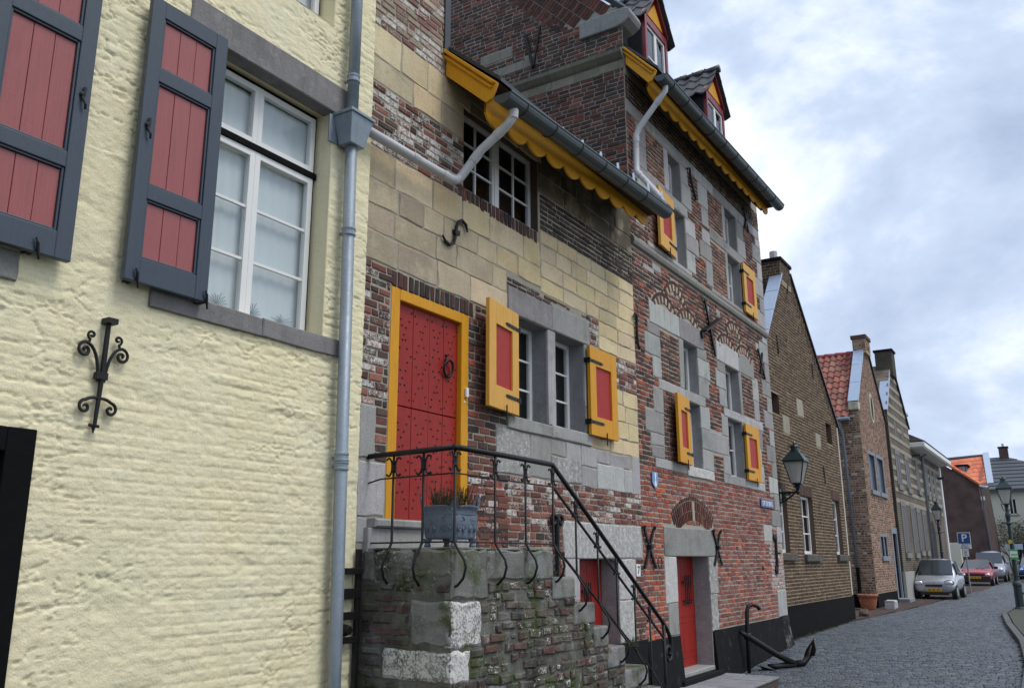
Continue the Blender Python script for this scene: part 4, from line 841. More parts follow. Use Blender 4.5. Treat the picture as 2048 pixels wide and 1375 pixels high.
for (ua, ub, zb, zt) in ((12.15, 13.16, 5.57, 5.80), (13.18, 14.19, 5.57, 5.80), (12.66, 13.66, 5.87, 6.13), (15.12, 16.18, 5.57, 5.78), (16.20, 17.2, 5.57, 5.78), (15.62, 16.62, 5.87, 6.14)):
    c_, h_ = (ub-ua)/2*.98, zt-zb; R_ = (c_*c_+h_*h_)/(2*h_); zc = zt-R_; a_ = math.asin(c_/R_)
    voussoirs((ua+ub)/2, zc, R_-.17, R_-.06, math.pi/2-a_, math.pi/2+a_, 13, CREAM, RED)
    for k in range(9):
        t = -1+2*(k+.5)/9; uu = (ua+ub)/2+t*c_; hz = zc+math.sqrt(max(0, (R_+.01)**2-(t*c_)**2)); arch_blk.append((uu-c_/9, uu+c_/9, max(zb-.02, hz-.2), hz))
ua, ub, zb, zt = 12.55, 14.36, 2.17, 2.63; c_, h_ = (ub-ua)/2, .28; R_ = (c_*c_+h_*h_)/(2*h_); zc = 2.56-R_; a_ = math.asin(c_/R_)
voussoirs((ua+ub)/2, zc, R_-.30, R_-.16, math.pi/2-a_*.92, math.pi/2+a_*.92, 23, RED, RED, False)
voussoirs((ua+ub)/2, zc, R_-.15, R_, math.pi/2-a_, math.pi/2+a_, 23, RED, RED, True)
mb = MB(); mb.box(X3-.01, X3+.016, 13.41, 13.50, 2.25, 2.55, (.42, .38, .3, .1)); mb.build('keystone', 'stone', wall3)
for k in range(15):
    t = -1+2*(k+.5)/15; uu = (ua+ub)/2+t*c_; hz = zc+math.sqrt((R_+.07)**2-(t*c_)**2); arch_blk.append((uu-c_/15, uu+c_/15, hz-.38, hz))
# brickwork
BK3 = [(s[0]-.004, s[1]+.004, s[2]-.004, s[3]+.004) for s in q3]+win3+[door3, (11.4, 18.4, 6.27, 6.455)]+arch_blk
bk = []
for r in courses(A3, B3-.004, .58, ZT3-.3, .0725, BK3, [.11, .2, .21, .19], .018, wob=.004):
    u, z = (r[0]+r[1])/2, (r[2]+r[3])/2
    blind = (12.42 < u < 13.25 and 3.1 < z < 5.2) or (16.4 < u < 17.15 and 3.1 < z < 5.2) or (12.2 < u < 13 and 6.5 < z < 8.5) or (15.08 < u < 15.95 and 6.5 < z < 8.5)
    if blind: c = pick([(.14, .07, .05), (.2, .085, .055), (.1, .06, .048), (.25, .11, .07)]) if z > 6 else pick(DARK+RED)
    elif z > 8.7: c = pick(DARK)
    elif z < 3.0: c = pick(ORANGE) if random.random() < (.45 if u < 12.6 else .14) else pick([(.18, .068, .054), (.21, .082, .064), (.15, .06, .05), (.19, .085, .072), (.13, .058, .052), (.22, .11, .09)])
    else: c = pick(RED+DARK) if random.random() < .9 else pick(ORANGE)
    w = .45*random.random() if z < 3 else (.12*random.random() if random.random() < .3 else 0)
    if u > 17.5 and 1.07 < z < 2: w = .7
    bk.append((*r, jit(tuple(k*(1.35 if z < 3 else 1.2) for k in c), .25, w)))
place_pieces(bk, F3, 'brick', 'brick', wall3, None, d1=.009, j=.005, ch=.006, dj=.004)
# black painted plinth, leaning out at the foot
b = MB(); b.add([(X3+.025, A3, .585), (X3+.025, door3[0]-.02, .585), (X3+.10, door3[0]-.02, -.42), (X3+.10, A3, -.42)], [(0, 1, 2, 3)]); b.add([(X3+.025, 14.06, .56), (X3+.025, B3, .565), (X3+.1, B3, -.25), (X3+.1, 14.06, -.42)], [(0, 1, 2, 3)])
b.add([(X3+.025, A3, .585), (X3-.02, A3, .585), (X3-.02, door3[0]-.02, .585), (X3+.025, door3[0]-.02, .585)], [(0, 1, 2, 3)]); b.add([(X3+.025, 14.06, .56), (X3+.025, B3, .565), (X3-.02, B3, .565), (X3-.02, 14.06, .56)], [(0, 1, 2, 3)])
b.add([(X3+.025, 14.06, .56), (X3-.4, 14.06, .56), (X3-.4, 14.06, -.42), (X3+.1, 14.06, -.42)], [(0, 1, 2, 3)]); b.add([(X3+.025, B3, .565), (X3-.4, B3, .565), (X3-.4, B3, -.3), (X3+.1, B3, -.25)], [(0, 1, 2, 3)])
b.build('plinth', 'grey_plinth', H3)
mat('worn_plinth', (.014, .014, .0145), .85, .5, 4, .6, 40, spec=.15, stain=[((.2, .2, .195), 4, .5, .68, .75), ((.3, .3, .29), 12, .58, .7, .5)])
b = MB(); rows_ = [(.575, .032, 0), (.35, .045, .02), (.15, .07, .05), (-.05, .12, .11), (-.3, .2, .2)]
for zz_, dx_, dy_ in rows_: b.v += [(X3-.02, 17.86, zz_), (X3+dx_, 17.88, zz_), (X3+dx_, 18.38+dy_*.8, zz_), (X3+dx_-.06, 18.43+dy_, zz_), (X3-.4, 18.43+dy_, zz_)]; b.c += [(.5, .5, .5, 0)]*5
b.f = [(i*5+k, i*5+k+1, (i+1)*5+k+1, (i+1)*5+k) for i in range(4) for k in range(4)]+[(0, 4, 3, 2, 1)]
b.build('corner_buttress', 'worn_plinth', H3, smooth=False)
# reveals, windows
for i, h in enumerate(win3):
    r = MB(); reveal(r, F3, h, .34, (.29, .29, .29, .28), t=.002); r.build('reveal', 'stone', H3)
    window_unit(H3, X3-.16, *h, 1, 2 if h[3]-h[2] > .9 else 1, .06, .024, .05, name='casement')
r = MB(); reveal(r, F3, door3, .45, (.3, .29, .28, .4), t=.002); r.build('reveal', 'stone', H3)
b = MB(); b.box(X3-.36, X3-.29, door3[0], door3[1], .02, 1.70); d3 = b.build('door', 'door_red', H3)
for i in range(5):
    p = MB(); w_ = (door3[1]-door3[0])/5; p.box(X3-.29, X3-.265+.0015*(i % 2), door3[0]+w_*i+.002, door3[0]+w_*(i+1)-.002, .02, 1.70); p.build('door_board', 'door_red', d3, bevel=.003)
for i in range(4):
    p = MB(); p.tube([(X3-.22, 13.55+i*.075, .98), (X3-.22, 13.55+i*.075, 1.42)], .009, 6); p.build('grille_bar', 'black_iron', d3)
for z_ in (1.03, 1.32):
    p = MB(); p.box(X3-.24, X3-.22, 13.5, 13.85, z_-.012, z_+.012); p.build('grille_bar', 'black_iron', d3)
b = MB()
for z_ in (.18, .28, .78, .70):
    for i in range(15): b.lathe([(.010, 0), (.005, .008)], (X3-.265, door3[0]+.05+i*.09, z_+random.uniform(-.01, .01)), 6, 'x')
b.build('studs', 'black_iron', d3, kind='stuff')
b = MB(); block_geo(b, F3, 12.6, 14.05, -.02, .045, -.42, .02, (.3, .3, .29, .05), .004, .012); b.build('threshold', 'stone', H3)
b = MB(); b.box(X3-.3, X3+.115, 12.5, 14.2, -.42, -.021); b.build('door_step', 'grey_plinth', H3, bevel=.02)
# shutters
ochre_shutter(H3, X3, 13.36, .70, 3.11, 4.18, -1, math.radians(6)); ochre_shutter(H3, X3, 16.26, .82, 3.10, 4.16, 1, 0)
ochre_shutter(H3, X3, 13.12, .78, 6.52, 7.54, -1, math.radians(4), True); ochre_shutter(H3, X3, 16.82, .80, 6.50, 7.55, 1, 0, True)
# iron wall anchors
def x_anchor(u, z, w, h, ring=False, name='wall_anchor'):
    b = MB(); xx = X3+.035
    for s in (-1, 1):
        P = [(xx, u-s*w*.62, z+h*.52), (xx+.02, u-s*w*.5, z+h*.56), (xx, u-s*w*.42, z+h*.46), (xx, u, z), (xx, u+s*w*.45, z-h*.5), (xx, u+s*w*.55, z-h*.55)]
        for a, c in zip(P[1:], P[2:]): b.bar(a, c, .038, .025, (1, 0, 0))
        b.bar(P[0], P[1], .03, .03, (1, 0, 0))
    b.box(xx-.03, xx+.045, u-.035, u+.035, z-.03, z+.03)
    if ring: b.tube([(xx+.03, u+w*.75+.075*math.cos(a), z-h*.42+.075*math.sin(a)) for a in [i*.42 for i in range(16)]], .008, 6)
    return b.build(name, 'black_iron', H3)
x_anchor(11.63, 1.83, .36, .5, True); x_anchor(14.42, 1.85, .34, .5)
b = MB(); xx = X3+.04; b.bar((xx, 14.50, 6.16), (xx, 14.90, 5.20), .055, .03, (1, 0, 0)); b.bar((xx+.03, 15.15, 5.95), (xx+.03, 14.24, 5.52), .03, .13, (1, 0, 0)); b.bar((xx, 14.24, 5.52), (xx, 14.28, 5.40), .05, .03, (1, 0, 0)); b.build('wall_anchor', 'black_iron', H3)
b = MB(); b.bar((xx, 17.57, 5.88), (xx, 17.94, 5.30), .04, .03, (1, 0, 0)); b.bar((xx, 17.86, 5.85), (xx, 17.66, 5.36), .04, .03, (1, 0, 0)); b.build('wall_anchor', 'black_iron', H3)
b = MB(); b.tube([(xx, 14.0, 8.50), (xx+.02, 14.06, 8.52), (xx, 14.12, 8.40), (xx, 14.22, 8.2), (xx, 14.34, 8.03), (xx, 14.42, 8.06)], .02, 8); b.build('wall_anchor', 'black_iron', H3)
b = MB(); b.bar((xx, 17.26, 8.94), (xx, 17.52, 8.42), .05, .03, (1, 0, 0)); b.bar((xx, 17.5, 8.9), (xx, 17.3, 8.46), .05, .03, (1, 0, 0)); b.build('wall_anchor', 'black_iron', H3)
b = MB(); b.tube([(xx, 17.83, 2.05), (xx, 17.81, 1.5)], .026, 8); b.lathe([(.085, 0), (.085, .03), (.04, .045)], (xx-.03, 17.8, 1.46), 12, 'x'); b.tube([(xx, 17.82, 1.78), (xx+.06, 17.88, 1.78)], .02, 6)
for s in (-1, 1): b.lathe([(.055, 0), (.055, .03), (.02, .04)], (xx-.03, 17.83+s*.05, 2.08), 10, 'x')
b.build('wall_anchor', 'black_iron', H3)
b = MB(); b.tube([(xx, 16.84+.035*math.cos(a), 1.50+.045*math.sin(a)) for a in [i*.45 for i in range(15)]], .008, 6); b.build('iron_ring', 'black_iron', H3)
# blue and white heritage shield
mat('sign_blue', (.02, .07, .24), .35, .06, 5); mat('sky_blue', (.12, .27, .55), .4, .05, 5); mat('sign_white', (.75, .77, .78), .4, .05, 5)
b = MB(); P = [(11.84, 2.90), (12.05, 2.90), (12.05, 2.74), (11.945, 2.655), (11.84, 2.74)]; b.prism([(X3+.018, p[0], p[1]) for p in P], (.012, 0, 0)); sh_ = b.build('shield_plaque', 'sky_blue', H3)
b = MB(); b.prism([(X3+.0305, p[0], p[1]) for p in ((11.91, 2.885), (11.98, 2.885), (11.96, 2.79), (11.93, 2.79))], (.003, 0, 0)); b.prism([(X3+.0305, p[0], p[1]) for p in ((11.93, 2.785), (11.96, 2.785), (11.99, 2.71), (11.945, 2.675), (11.90, 2.71))], (.003, 0, 0)); b.build('shield_mark', 'sign_white', sh_)
# eave, gutter, pipe
eave(H3, X3, 11.49, 18.02, 9.62, -4.57, 9.06, 8.95, 9.10, .26)
b = MB(); pts = [(-4.52, 11.72, 8.90), (-4.53, 11.72, 8.78), (-4.60, 11.70, 8.68), (-4.95, 11.62, 8.22), (-5.0, 11.60, 8.10), (-5.0, 11.57, 7.55), (-4.98, 11.53, 7.45), (-4.65, 11.42, 7.0), (-4.47, 11.3, 6.72)]
b.tube(pts, .046, 14); rp = b.build('rainwater_pipe', 'pvc_grey', H3, smooth=True)
for a, c in ((2, 3), (4, 5), (6, 7)):
    p, q = Vector(pts[a]), Vector(pts[c]); d = (q-p).normalized(); o = p+d*.03; b = MB(); b.tube([o, o+d*.1], .052, 14); b.build('pipe_sleeve', 'pvc_grey', rp)
# gable end facing the camera
FG = wallY(A3); XB = -9.6
def gab(z): # right-hand limit of the gable in X
    return (XB, X3 if z < 10.28 else X3-.9-(z-10.22)/1.05)
gp = MB(); gp.add([(XB, A3, 5.5), (X3, A3, 5.5), (X3, A3, 10.22), (X3-2.3, A3, 12.63), (XB, A3, 12.63)], [(0, 1, 2, 3, 4)], (.32, .295, .25)); gw = gp.build('gable_wall', 'mortar', H3)
gst = [(-7.85, -7.45, 10.15, 10.33, 0), (-7.44, -7.2, 10.15, 10.33, .1), (-7.8, -7.5, 9.83, 9.99, 0), (-7.49, -6.95, 9.83, 10.0, 0), (-6.94, -6.7, 9.83, 10.02, .2), (-5.86, X3+.02, 9.97, 10.25, 0)]
tumble = [(-6.25+.42*i, 10.26) for i in range(3)]
for s in gst[:-1]:
    mb = MB(); block_geo(mb, FG, *s[:4], -.02, .01, jit((.24, .23, .19), .1, s[4]), .006, .008); mb.build('stone', 'stone', gw)
for i in range(5):
    u0 = -7.3+i*.44; mb = MB(); mb.prism([(u0, A3, 9.40), (u0, A3-.04, 9.43), (u0, A3-.10, 9.50), (u0, A3-.11, 9.56), (u0, A3, 9.60)], (.435, 0, 0), jit((.2, .19, .14), .15)); mb.build('string_course', 'stone', gw)
    mb = MB(); block_geo(mb, FG, u0, u0+.435, 9.24, 9.39, -.02, .012, jit((.23, .22, .17), .15), .006, .008); mb.build('stone', 'stone', gw)
bk = []
blk = [(s[0]-.004, s[1]+.004, s[2]-.004, s[3]+.004) for s in gst]+[(-7.31, -5.1, 9.24, 9.60)]
for r in courses(-9.0, X3-.004, 6.4, 12.4, .0735, blk, [.11, .2, .21, .2], .015, limit=gab, wob=.003): bk.append((*r, jit(tuple(k*1.25 for k in pick(DARK+DARK+RED[:4]+[(.05, .045, .042)])), .22, 0)))
place_pieces(bk, FG, 'brick', 'brick', gw, None, d1=.009, j=.004, ch=.006, dj=.004)
# tumbled-in bricks laid square to the slope
tb = MB(); e = Vector((-.69, 0, .724)); n_ = Vector((.724, 0, .69))     # e runs up the slope, n_ points out of it
for i in range(52):
    for r_ in range(4):
        c = Vector((X3, A3-.001, 10.22))+e*(.04+.07*i)-n_*(.10+.205*r_+(.1 if i % 2 else 0)*0)
        if c.z-.07 > 10.27 and (c.x < -5.9 or c.z > 10.37): tb.obox(c, n_*.096, Vector((0, .010, 0)), e*.028, jit(pick(DARK+RED[:3]), .2, 0))
tb.build('tumbled_bricks', 'brick', gw, kind='stuff')
# kneeler stone with rounded nose, coping
mb = MB(); prof = [(-5.86, 9.98), (-5.2, 9.98), (-5.08, 10.0), (-4.96, 10.07), (-4.92, 10.15), (-4.95, 10.24), (-5.03, 10.29), (-5.86, 10.29)]
mb.prism([(p[0], A3-.06, p[1]) for p in prof], (0, .42, 0), (.27, .27, .26, .02)); mb.build('kneeler', 'stone', H3, bevel=.02)
mb = MB(); mb.prism([(-5.0, A3-.03, 10.27), (-5.05, A3-.03, 10.36), (-7.45, A3-.03, 12.88), (-7.45, A3-.03, 12.76)], (0, .38, 0), (.2, .3, .26, 0)); mb.build('coping', 'zinc', H3)
b = MB(); b.bar((-6.9, A3-.05, 10.45), (-6.75, A3-.05, 9.75), .045, .03, (0, 1, 0)); b.bar((-6.75, A3-.05, 9.75), (-6.6, A3-.05, 10.5), .03, .03, (0, 1, 0)); b.build('wall_anchor', 'black_iron', H3)
b = MB(); b.box(-10, X3-.5, A3+.25, B3-.05, -.3, 9.3); b.prism([(X3-.1, A3+.25, 9.3), (X3-2.4, A3+.25, 11.9), (X3-4.8, A3+.25, 9.3)], (0, B3-A3-.3, 0)); b.build('wall_body', 'dark_room', H3)
b = MB(); b.box(-9, X3-.002, B3-.3, B3-.002, -.3, 9.3, (.1, .07, .055)); b.build('far_side_wall', 'brick', H3)
# dormers
mat('dark_tile', (.02, .022, .026), .5, .3, 9, .2, 60); mat('crimson_paint', (.2, .012, .022), .4, .1, 5, .05, 60, coat=.2); mat('slate_cheek', (.07, .08, .095), .6, .3, 6, .1, 40)
def dormer(u0, u1):
    x = -5.2; z0, z1 = 9.55, 10.98; um = (u0+u1)/2; zr = 11.62
    d = MB(); d.box(x-.08, x, u0, u0+.09, z0, z1); d.box(x-.08, x, u1-.09, u1, z0, z1); d.box(x-.08, x-.002, u0+.09, u1-.09, z1-.14, z1)
    d.add([(x-.04, u0, z1), (x-.04, u1, z1), (x-.04, um, zr-.02)], [(0, 1, 2)]); 
    for a, c in (((u0, z1), (um, zr)), ((u1, z1), (um, zr))): d.bar((x-.02, a[0], a[1]), (x-.02, c[0], c[1]), .06, .1, (1, 0, 0))
    dd = d.build('dormer', 'crimson_paint', H3, bevel=.006)
    t = MB(); t.prism([(x-.04, u0+.17, z1+.06), (x-.04, u1-.17, z1+.06), (x-.04, um, zr-.20)], (.025, 0, 0)); t.build('gable_panel', 'ochre_paint', dd)
    window_unit(dd, x-.03, u0+.09, um, z0+.05, z1-.14, 1, 2, .05, .03, .04, name='casement', curtain=None); window_unit(dd, x-.03, um, u1-.09, z0+.05, z1-.14, 1, 2, .05, .03, .04, name='casement')
    for uu in (u0+.01, u1-.04): c = MB(); c.box(x-1.9, x-.08, uu, uu+.03, z0-.1, z1+.02); c.build('cheek', 'slate_cheek', dd)
    # tiled roof: rows of pantiles on both slopes
    for s in (-1, 1):
        ue = u0-.14 if s < 0 else u1+.14; ze = z1-.16; nrow, ncol = 3, 8
        for i in range(nrow):
            for k in range(ncol):
                t = MB(); xa, xb = x+.10-.27*k, x+.10-.27*(k+1); ra, rb = i/nrow, (i+1)/nrow+.04
                pa = lambda r: (ue+(um-ue)*r, ze+(zr+.06-ze)*r)
                vs = []
                for j in range(6):
                    xx_ = xa+(xb-xa-.02)*j/5; hz = .03*math.cos(j/5*2*math.pi*.9+.5)
                    for r_, lift in ((ra, .035), (rb, .0)):
                        u_, z_ = pa(r_); vs.append((xx_, u_-s*-.0, z_+lift+hz+.03))
                vs += [(v[0], v[1], v[2]-.03) for v in vs]
                n = 12; t.add(vs, [(2*j, 2*j+2, 2*j+3, 2*j+1) for j in range(5)]+[(n+2*j, n+2*j+1, n+2*j+3, n+2*j+2) for j in range(5)]+[(2*j, n+2*j, n+2*j+2, 2*j+2) for j in range(5)]+[(0, 1, n+1, n), (10, n+10, n+11, 11)])
                t.build('roof_tile', 'dark_tile', dd, smooth=False)
    for k in range(6):
        t = MB(); xa = x+.14-.36*k; t.tube([(xa, um, zr+.07), (xa-.38, um, zr+.05)], [.085, .075], 10); t.build('ridge_tile', 'dark_tile', dd, smooth=True)
dormer(12.66, 13.68); dormer(15.74, 16.82)
# ---- street name sign
SG = thing('street_sign', 'blue enamel street name sign with white letters on brick house', 'sign', (X3+.02, 17.48, 2.65))
b = MB(); b.box(X3+.016, X3+.034, 17.06, 17.90, 2.645, 2.80); b.build('plate', 'sign_blue', SG, bevel=.004); text_mesh('OP DE BERG', .125, FX(X3+.0345, 17.48, 2.722), 'lettering', 'sign_white', SG)
# ================================================================ ground, road, pavement
def sheet(name, m, poly_rows, dz, parent=None, kind='structure'):
    """strip surface following the ground: rows of (Y, x0, x1)"""
    b = MB(); n = len(poly_rows)
    for Y, x0, x1 in poly_rows: b.v += [(x0, Y, gz(Y)+dz), (x1, Y, gz(Y)+dz)]; b.c += [(.5, .5, .5, 0)]*2
    b.f = [(2*i, 2*i+1, 2*i+3, 2*i+2) for i in range(n-1)]
    return b.build(name, m, parent, kind=kind)
mat('ground_earth', (.09, .095, .075), .95, .4, 2, .4, 20); mat('sett_joint', (.022, .023, .02), .95, .5, 20, .5, 90, stain=[((.05, .06, .02), 1.2, .5, .7, .6)])
mat('sett', rough=.6, var=.6, vscale=8, bump=.5, bscale=70, attr=True, spec=.5); mat('paver', rough=.85, var=.4, vscale=8, bump=.4, bscale=60, attr=True)
sheet('ground', 'ground_earth', [(-300, -300, 300), (-5, -300, 300), (11.4, -300, 300)]+[(y, -300, 300) for y in (13, 15, 17, 18.4, 25, 35, 50, 70, 90, 200, 900, 3000)], -.05)
ys = [-4, 2, 8, 11.4, 13, 15, 17, 18.4, 22, 26, 30, 34, 38, 42, 46, 50, 56, 62, 70, 80, 95, 140]
def road_l(Y): return float(np.interp(Y, [-4, 18.4, 24.8, 32.1, 44.4, 54.3, 64, 80, 140], [-5.3, -5.3, -5.35, -4.76, -4.28, -4.0, -3.6, -2.4, 6]))
def road_r(Y): return float(np.interp(Y, [-4, 17, 20.2, 24.8, 29, 31, 32, 34, 45, 64, 80, 140], [-.6, -.9, -1.13, -1.63, -2.0, -1.95, -1.2, 1.5, 1.8, 1.5, 3.5, 13]))
road = sheet('road', 'sett_joint', [(y, road_l(y)-.6, road_r(y)+.6) for y in ys], 0)
SC = [(.075, .09, .112), (.09, .105, .126), (.062, .076, .096), (.105, .118, .134), (.055, .066, .082), (.095, .1, .104)]
setts = []; y = 11.6; i = 0
while y < 58:
    h = random.uniform(.085, .11)*(1 if y < 30 else 1.6 if y < 44 else 2.6); x = road_l(y)+.0; i += 1; x += random.random()*.08
    xr = road_r(y)-.02
    while x < xr:
        w = random.uniform(.09, .15)*(1 if y < 30 else 1.5 if y < 44 else 2.4)
        if x+w > xr: break
        yo = .03*math.sin(x*1.3)+.12*((x+3)/2.2)**2*.25
        setts.append((x+.006, x+w-.006, y+yo+.005, y+yo+h-.005)); x += w
    y += h
fr_g = lambda a, b, d: (a, b, gz(b)+d)
def sett_geo(mb, q, c):
    x0, x1, y0, y1 = q; j = lambda: random.uniform(-.007, .007); z = random.uniform(-.004, .004)
    P = [(x0+j(), y0+j()), (x1+j(), y0+j()), (x1+j(), y1+j()), (x0+j(), y1+j())]; cx_, cy_ = (x0+x1)/2, (y0+y1)/2; k = .2
    vs = [fr_g(p[0], p[1], -.01) for p in P]+[fr_g(p[0], p[1], .006+z) for p in P]+[fr_g(p[0]+(cx_-p[0])*k, p[1]+(cy_-p[1])*k, .013+z+random.uniform(-.002, .002)) for p in P]
    mb.add(vs, [(t, (t+1) % 4, 4+(t+1) % 4, 4+t) for t in range(4)]+[(4+t, 4+(t+1) % 4, 8+(t+1) % 4, 8+t) for t in range(4)]+[(8, 9, 10, 11)], c)
A_ = sorted([(-area_px([fr_g(q[0], q[2], .02), fr_g(q[1], q[2], .02), fr_g(q[1], q[3], .02), fr_g(q[0], q[3], .02)]), q) for q in setts]); rest = MB()
for i, (ar, q) in enumerate(A_):
    c = jit(pick(SC), .2)
    if i < 300: m = MB(); sett_geo(m, q, c); m.build('sett', 'sett', road)
    else: sett_geo(rest, q, c)
rest.build('settwork', 'sett', road, kind='stuff')
# brick-paved parking strip on the left, far part of the street
ps = sheet('parking_strip', 'sett_joint', [(y, -9.5, road_l(y)-.05) for y in (18.4, 20, 22, 24.8, 28, 32, 36, 40, 44.4, 50, 54.3, 60, 64, 72, 80, 95)], .006)
pv = MB(); y = 25.2
while y < 60:
    h = .11 if y < 40 else .22; x = max(-6.6, -6.6)
    while x < road_l(y)-.1:
        w = .22 if y < 40 else .44
        pv.add([(x+.006, y+.006, gz(y)+.016), (x+w-.006, y+.006, gz(y)+.016), (x+w-.006, y+h-.006, gz(y)+.016), (x+.006, y+h-.006, gz(y)+.016)], [(0, 1, 2, 3)], jit(pick([(.1, .06, .052), (.085, .058, .052), (.12, .07, .058), (.075, .06, .056)]), .2)); x += w
    y += h
pv.build('pavers', 'paver', ps, kind='stuff')
# kerbed pavement on the right
kl = [(road_r(y), y) for y in (14, 17, 18.6, 20.2, 21.7, 23.2, 24.8, 26.2, 27.6, 29, 30, 31)]+[(-1.7, 31.7), (-1.1, 32.1), (.5, 32.5), (3, 33)]
pb = MB(); n = len(kl)
for x, y in kl: pb.v += [(x+.1, y, gz(y)+.10), (5, min(y, 33), gz(y)+.10)]; pb.c += [(.12, .12, .11, 0)]*2
pb.f = [(2*i, 2*i+1, 2*i+3, 2*i+2) for i in range(n-1)]
mat('pavement_brick', (.06, .06, .056), .9, .4, 6, .5, 40, stain=[((.05, .075, .02), 1.4, .48, .62, .8)])
pave = pb.build('pavement', 'pavement_brick', None, kind='structure')
for (a, c) in zip(kl[:-1], kl[1:]):
    k = MB(); A, B = Vector((a[0], a[1], gz(a[1])+.02)), Vector((c[0], c[1], gz(c[1])+.02)); d = (B-A).normalized()*.006
    k.bar(A+d, B-d, .14, .2, col=jit((.07, .07, .068), .2)); k.build('kerb_stone', 'sett', pave, bevel=.012)
# tufts along the foot of the tan house and the moss line
b = MB()
for i in range(900):
    yy = random.uniform(19, 26.3) if i < 500 else random.uniform(26, 46); xx = (-5.37+abs(random.gauss(0, .06))) if i < 500 else road_l(yy)-.05+random.gauss(0, .05)
    p = Vector((xx, yy, gz(yy)+.01)); L = random.uniform(.02, .06); d = Vector((random.uniform(-.5, .9), random.uniform(-.6, .6), 1)).normalized()*L; w = Vector((random.uniform(-1, 1), random.uniform(-1, 1), 0)).normalized()*.006
    b.add([p-w, p+w, p+d], [(0, 1, 2)])
o = b.build('grass', 'moss', None, kind='stuff'); tag(o, 'thin green weeds growing along the foot of the walls', 'grass')
# paved slab in front of the tall house's door
SL = thing('doorstep_slab', 'low paved stone platform before the lower red door', 'platform', (-4.6, 12.8, -.4))
b = MB(); b.box(-5.02, -4.18, 10.6, 14.32, -.5, -.13, (.08, .06, .05, 0)); b.build('base', 'brick', SL)
yy = 10.6; c_ = 0
while yy < 14.2:
    w = min(random.uniform(.3, .5), 14.34-yy); xx = -5.02
    while xx < -4.25:
        l = random.uniform(.3, .5); 
        if -4.16-(xx+l) < .15: l = -4.16-xx
        s = MB(); s.box(xx+.006, xx+l-.006, yy+.006, yy+w-.006, -.129, -.095+random.uniform(-.004, .004), jit((.23, .235, .25), .12)); s.build('slab', 'stone', SL, bevel=.008); xx += l
    yy += w
# ================================================================ houses further down the street
def brick_tex(name, c1, c2, mort, row=.075, axis='Y', w=.21, msz=.012):
    m = bpy.data.materials.new(name); m.use_nodes = True; t = m.node_tree; N = t.nodes; L = t.links; b = N['Principled BSDF']; b.inputs['Roughness'].default_value = .9; b.inputs['Specular IOR Level'].default_value = .2
    g = N.new('ShaderNodeNewGeometry'); sx = N.new('ShaderNodeSeparateXYZ'); cb = N.new('ShaderNodeCombineXYZ'); L.new(g.outputs['Position'], sx.inputs[0]); L.new(sx.outputs[axis], cb.inputs[0]); L.new(sx.outputs['Z'], cb.inputs[1])
    bt = N.new('ShaderNodeTexBrick'); bt.inputs['Color1'].default_value = c1+(1,); bt.inputs['Color2'].default_value = c2+(1,); bt.inputs['Mortar'].default_value = mort+(1,); bt.inputs['Scale'].default_value = 1; bt.inputs['Mortar Size'].default_value = msz; bt.inputs['Brick Width'].default_value = w; bt.inputs['Row Height'].default_value = row
    L.new(cb.outputs[0], bt.inputs['Vector']); n = N.new('ShaderNodeTexNoise'); n.inputs['Scale'].default_value = 1.3; n.inputs['Detail'].default_value = 8; L.new(g.outputs['Position'], n.inputs['Vector'])
    mp_ = N.new('ShaderNodeMapRange'); mp_.inputs['From Min'].default_value = .3; mp_.inputs['From Max'].default_value = .7; mp_.inputs['To Min'].default_value = .65; mp_.inputs['To Max'].default_value = 1.25; L.new(n.outputs['Fac'], mp_.inputs['Value'])
    k = N.new('ShaderNodeMix'); k.data_type = 'RGBA'; k.blend_type = 'MULTIPLY'; k.inputs['Factor'].default_value = 1; cc_ = N.new('ShaderNodeCombineColor'); [L.new(mp_.outputs[0], cc_.inputs[i]) for i in range(3)]
    L.new(bt.outputs['Color'], k.inputs['A']); L.new(cc_.outputs[0], k.inputs['B']); L.new(k.outputs['Result'], b.inputs['Base Color'])
    bn = N.new('ShaderNodeBump'); bn.inputs['Strength'].default_value = .6; bn.inputs['Distance'].default_value = .01; L.new(bt.outputs['Fac'], bn.inputs['Height']); bn.invert = True; L.new(bn.outputs[0], b.inputs['Normal'])
    MATS[name] = m; return m
# ---- tan brick gable house
X4 = -5.4; F4 = wallX(X4); A4, B4 = 18.45, 26.0
H4 = thing('brown_gable_house', 'brown brick gable house with zinc coping, chimney and tall black plinth', 'house', (X4-3, 22.2, 0))
win4 = [(18.95, 20.10, 1.80, 3.10), (21.3, 22.42, 1.78, 3.14), (24.6, 25.42, 1.78, 3.2), (19.2, 20.1, 4.87, 5.34), (24.62, 25.26, 4.73, 5.30)]
def lim4(z): return (max(A4, 21.25-(8.62-z)/1.12), min(B4, 22.05+(8.75-z)/.858)) if z > 5.4 else (A4, B4)
b = MB(); panel_with_holes(b, F4, A4, B4, -.2, 5.4, win4, 0, (.36, .285, .17)); b.add([F4(A4, 5.4, 0), F4(B4, 5.4, 0), F4(22.05, 8.75, 0), F4(21.2, 8.62, 0), F4(A4, 5.5, 0)], [(0, 1, 2, 3, 4)], (.36, .285, .17)); w4 = b.build('wall', 'mortar', H4)
B4c = [(.085, .054, .042), (.105, .066, .048), (.07, .048, .04), (.125, .08, .056), (.1, .058, .046)]
st4 = [(21.7, 22.28, 5.1, 5.52), (20.3, 20.86, 4.5, 4.9), (23.35, 23.87, 4.5, 4.86)]
bk = [(*r, jit(pick(B4c), .25, .25 if random.random() < .02 else 0)) for r in courses(A4, B4, .70, 8.7, .0755, win4+st4, [.11, .2, .21, .11], .022, limit=lim4, wob=.003)]
place_pieces(bk, F4, 'brick', 'brick', w4, None, d1=.008, j=.004, ch=.005, dj=.003, nsep=200)
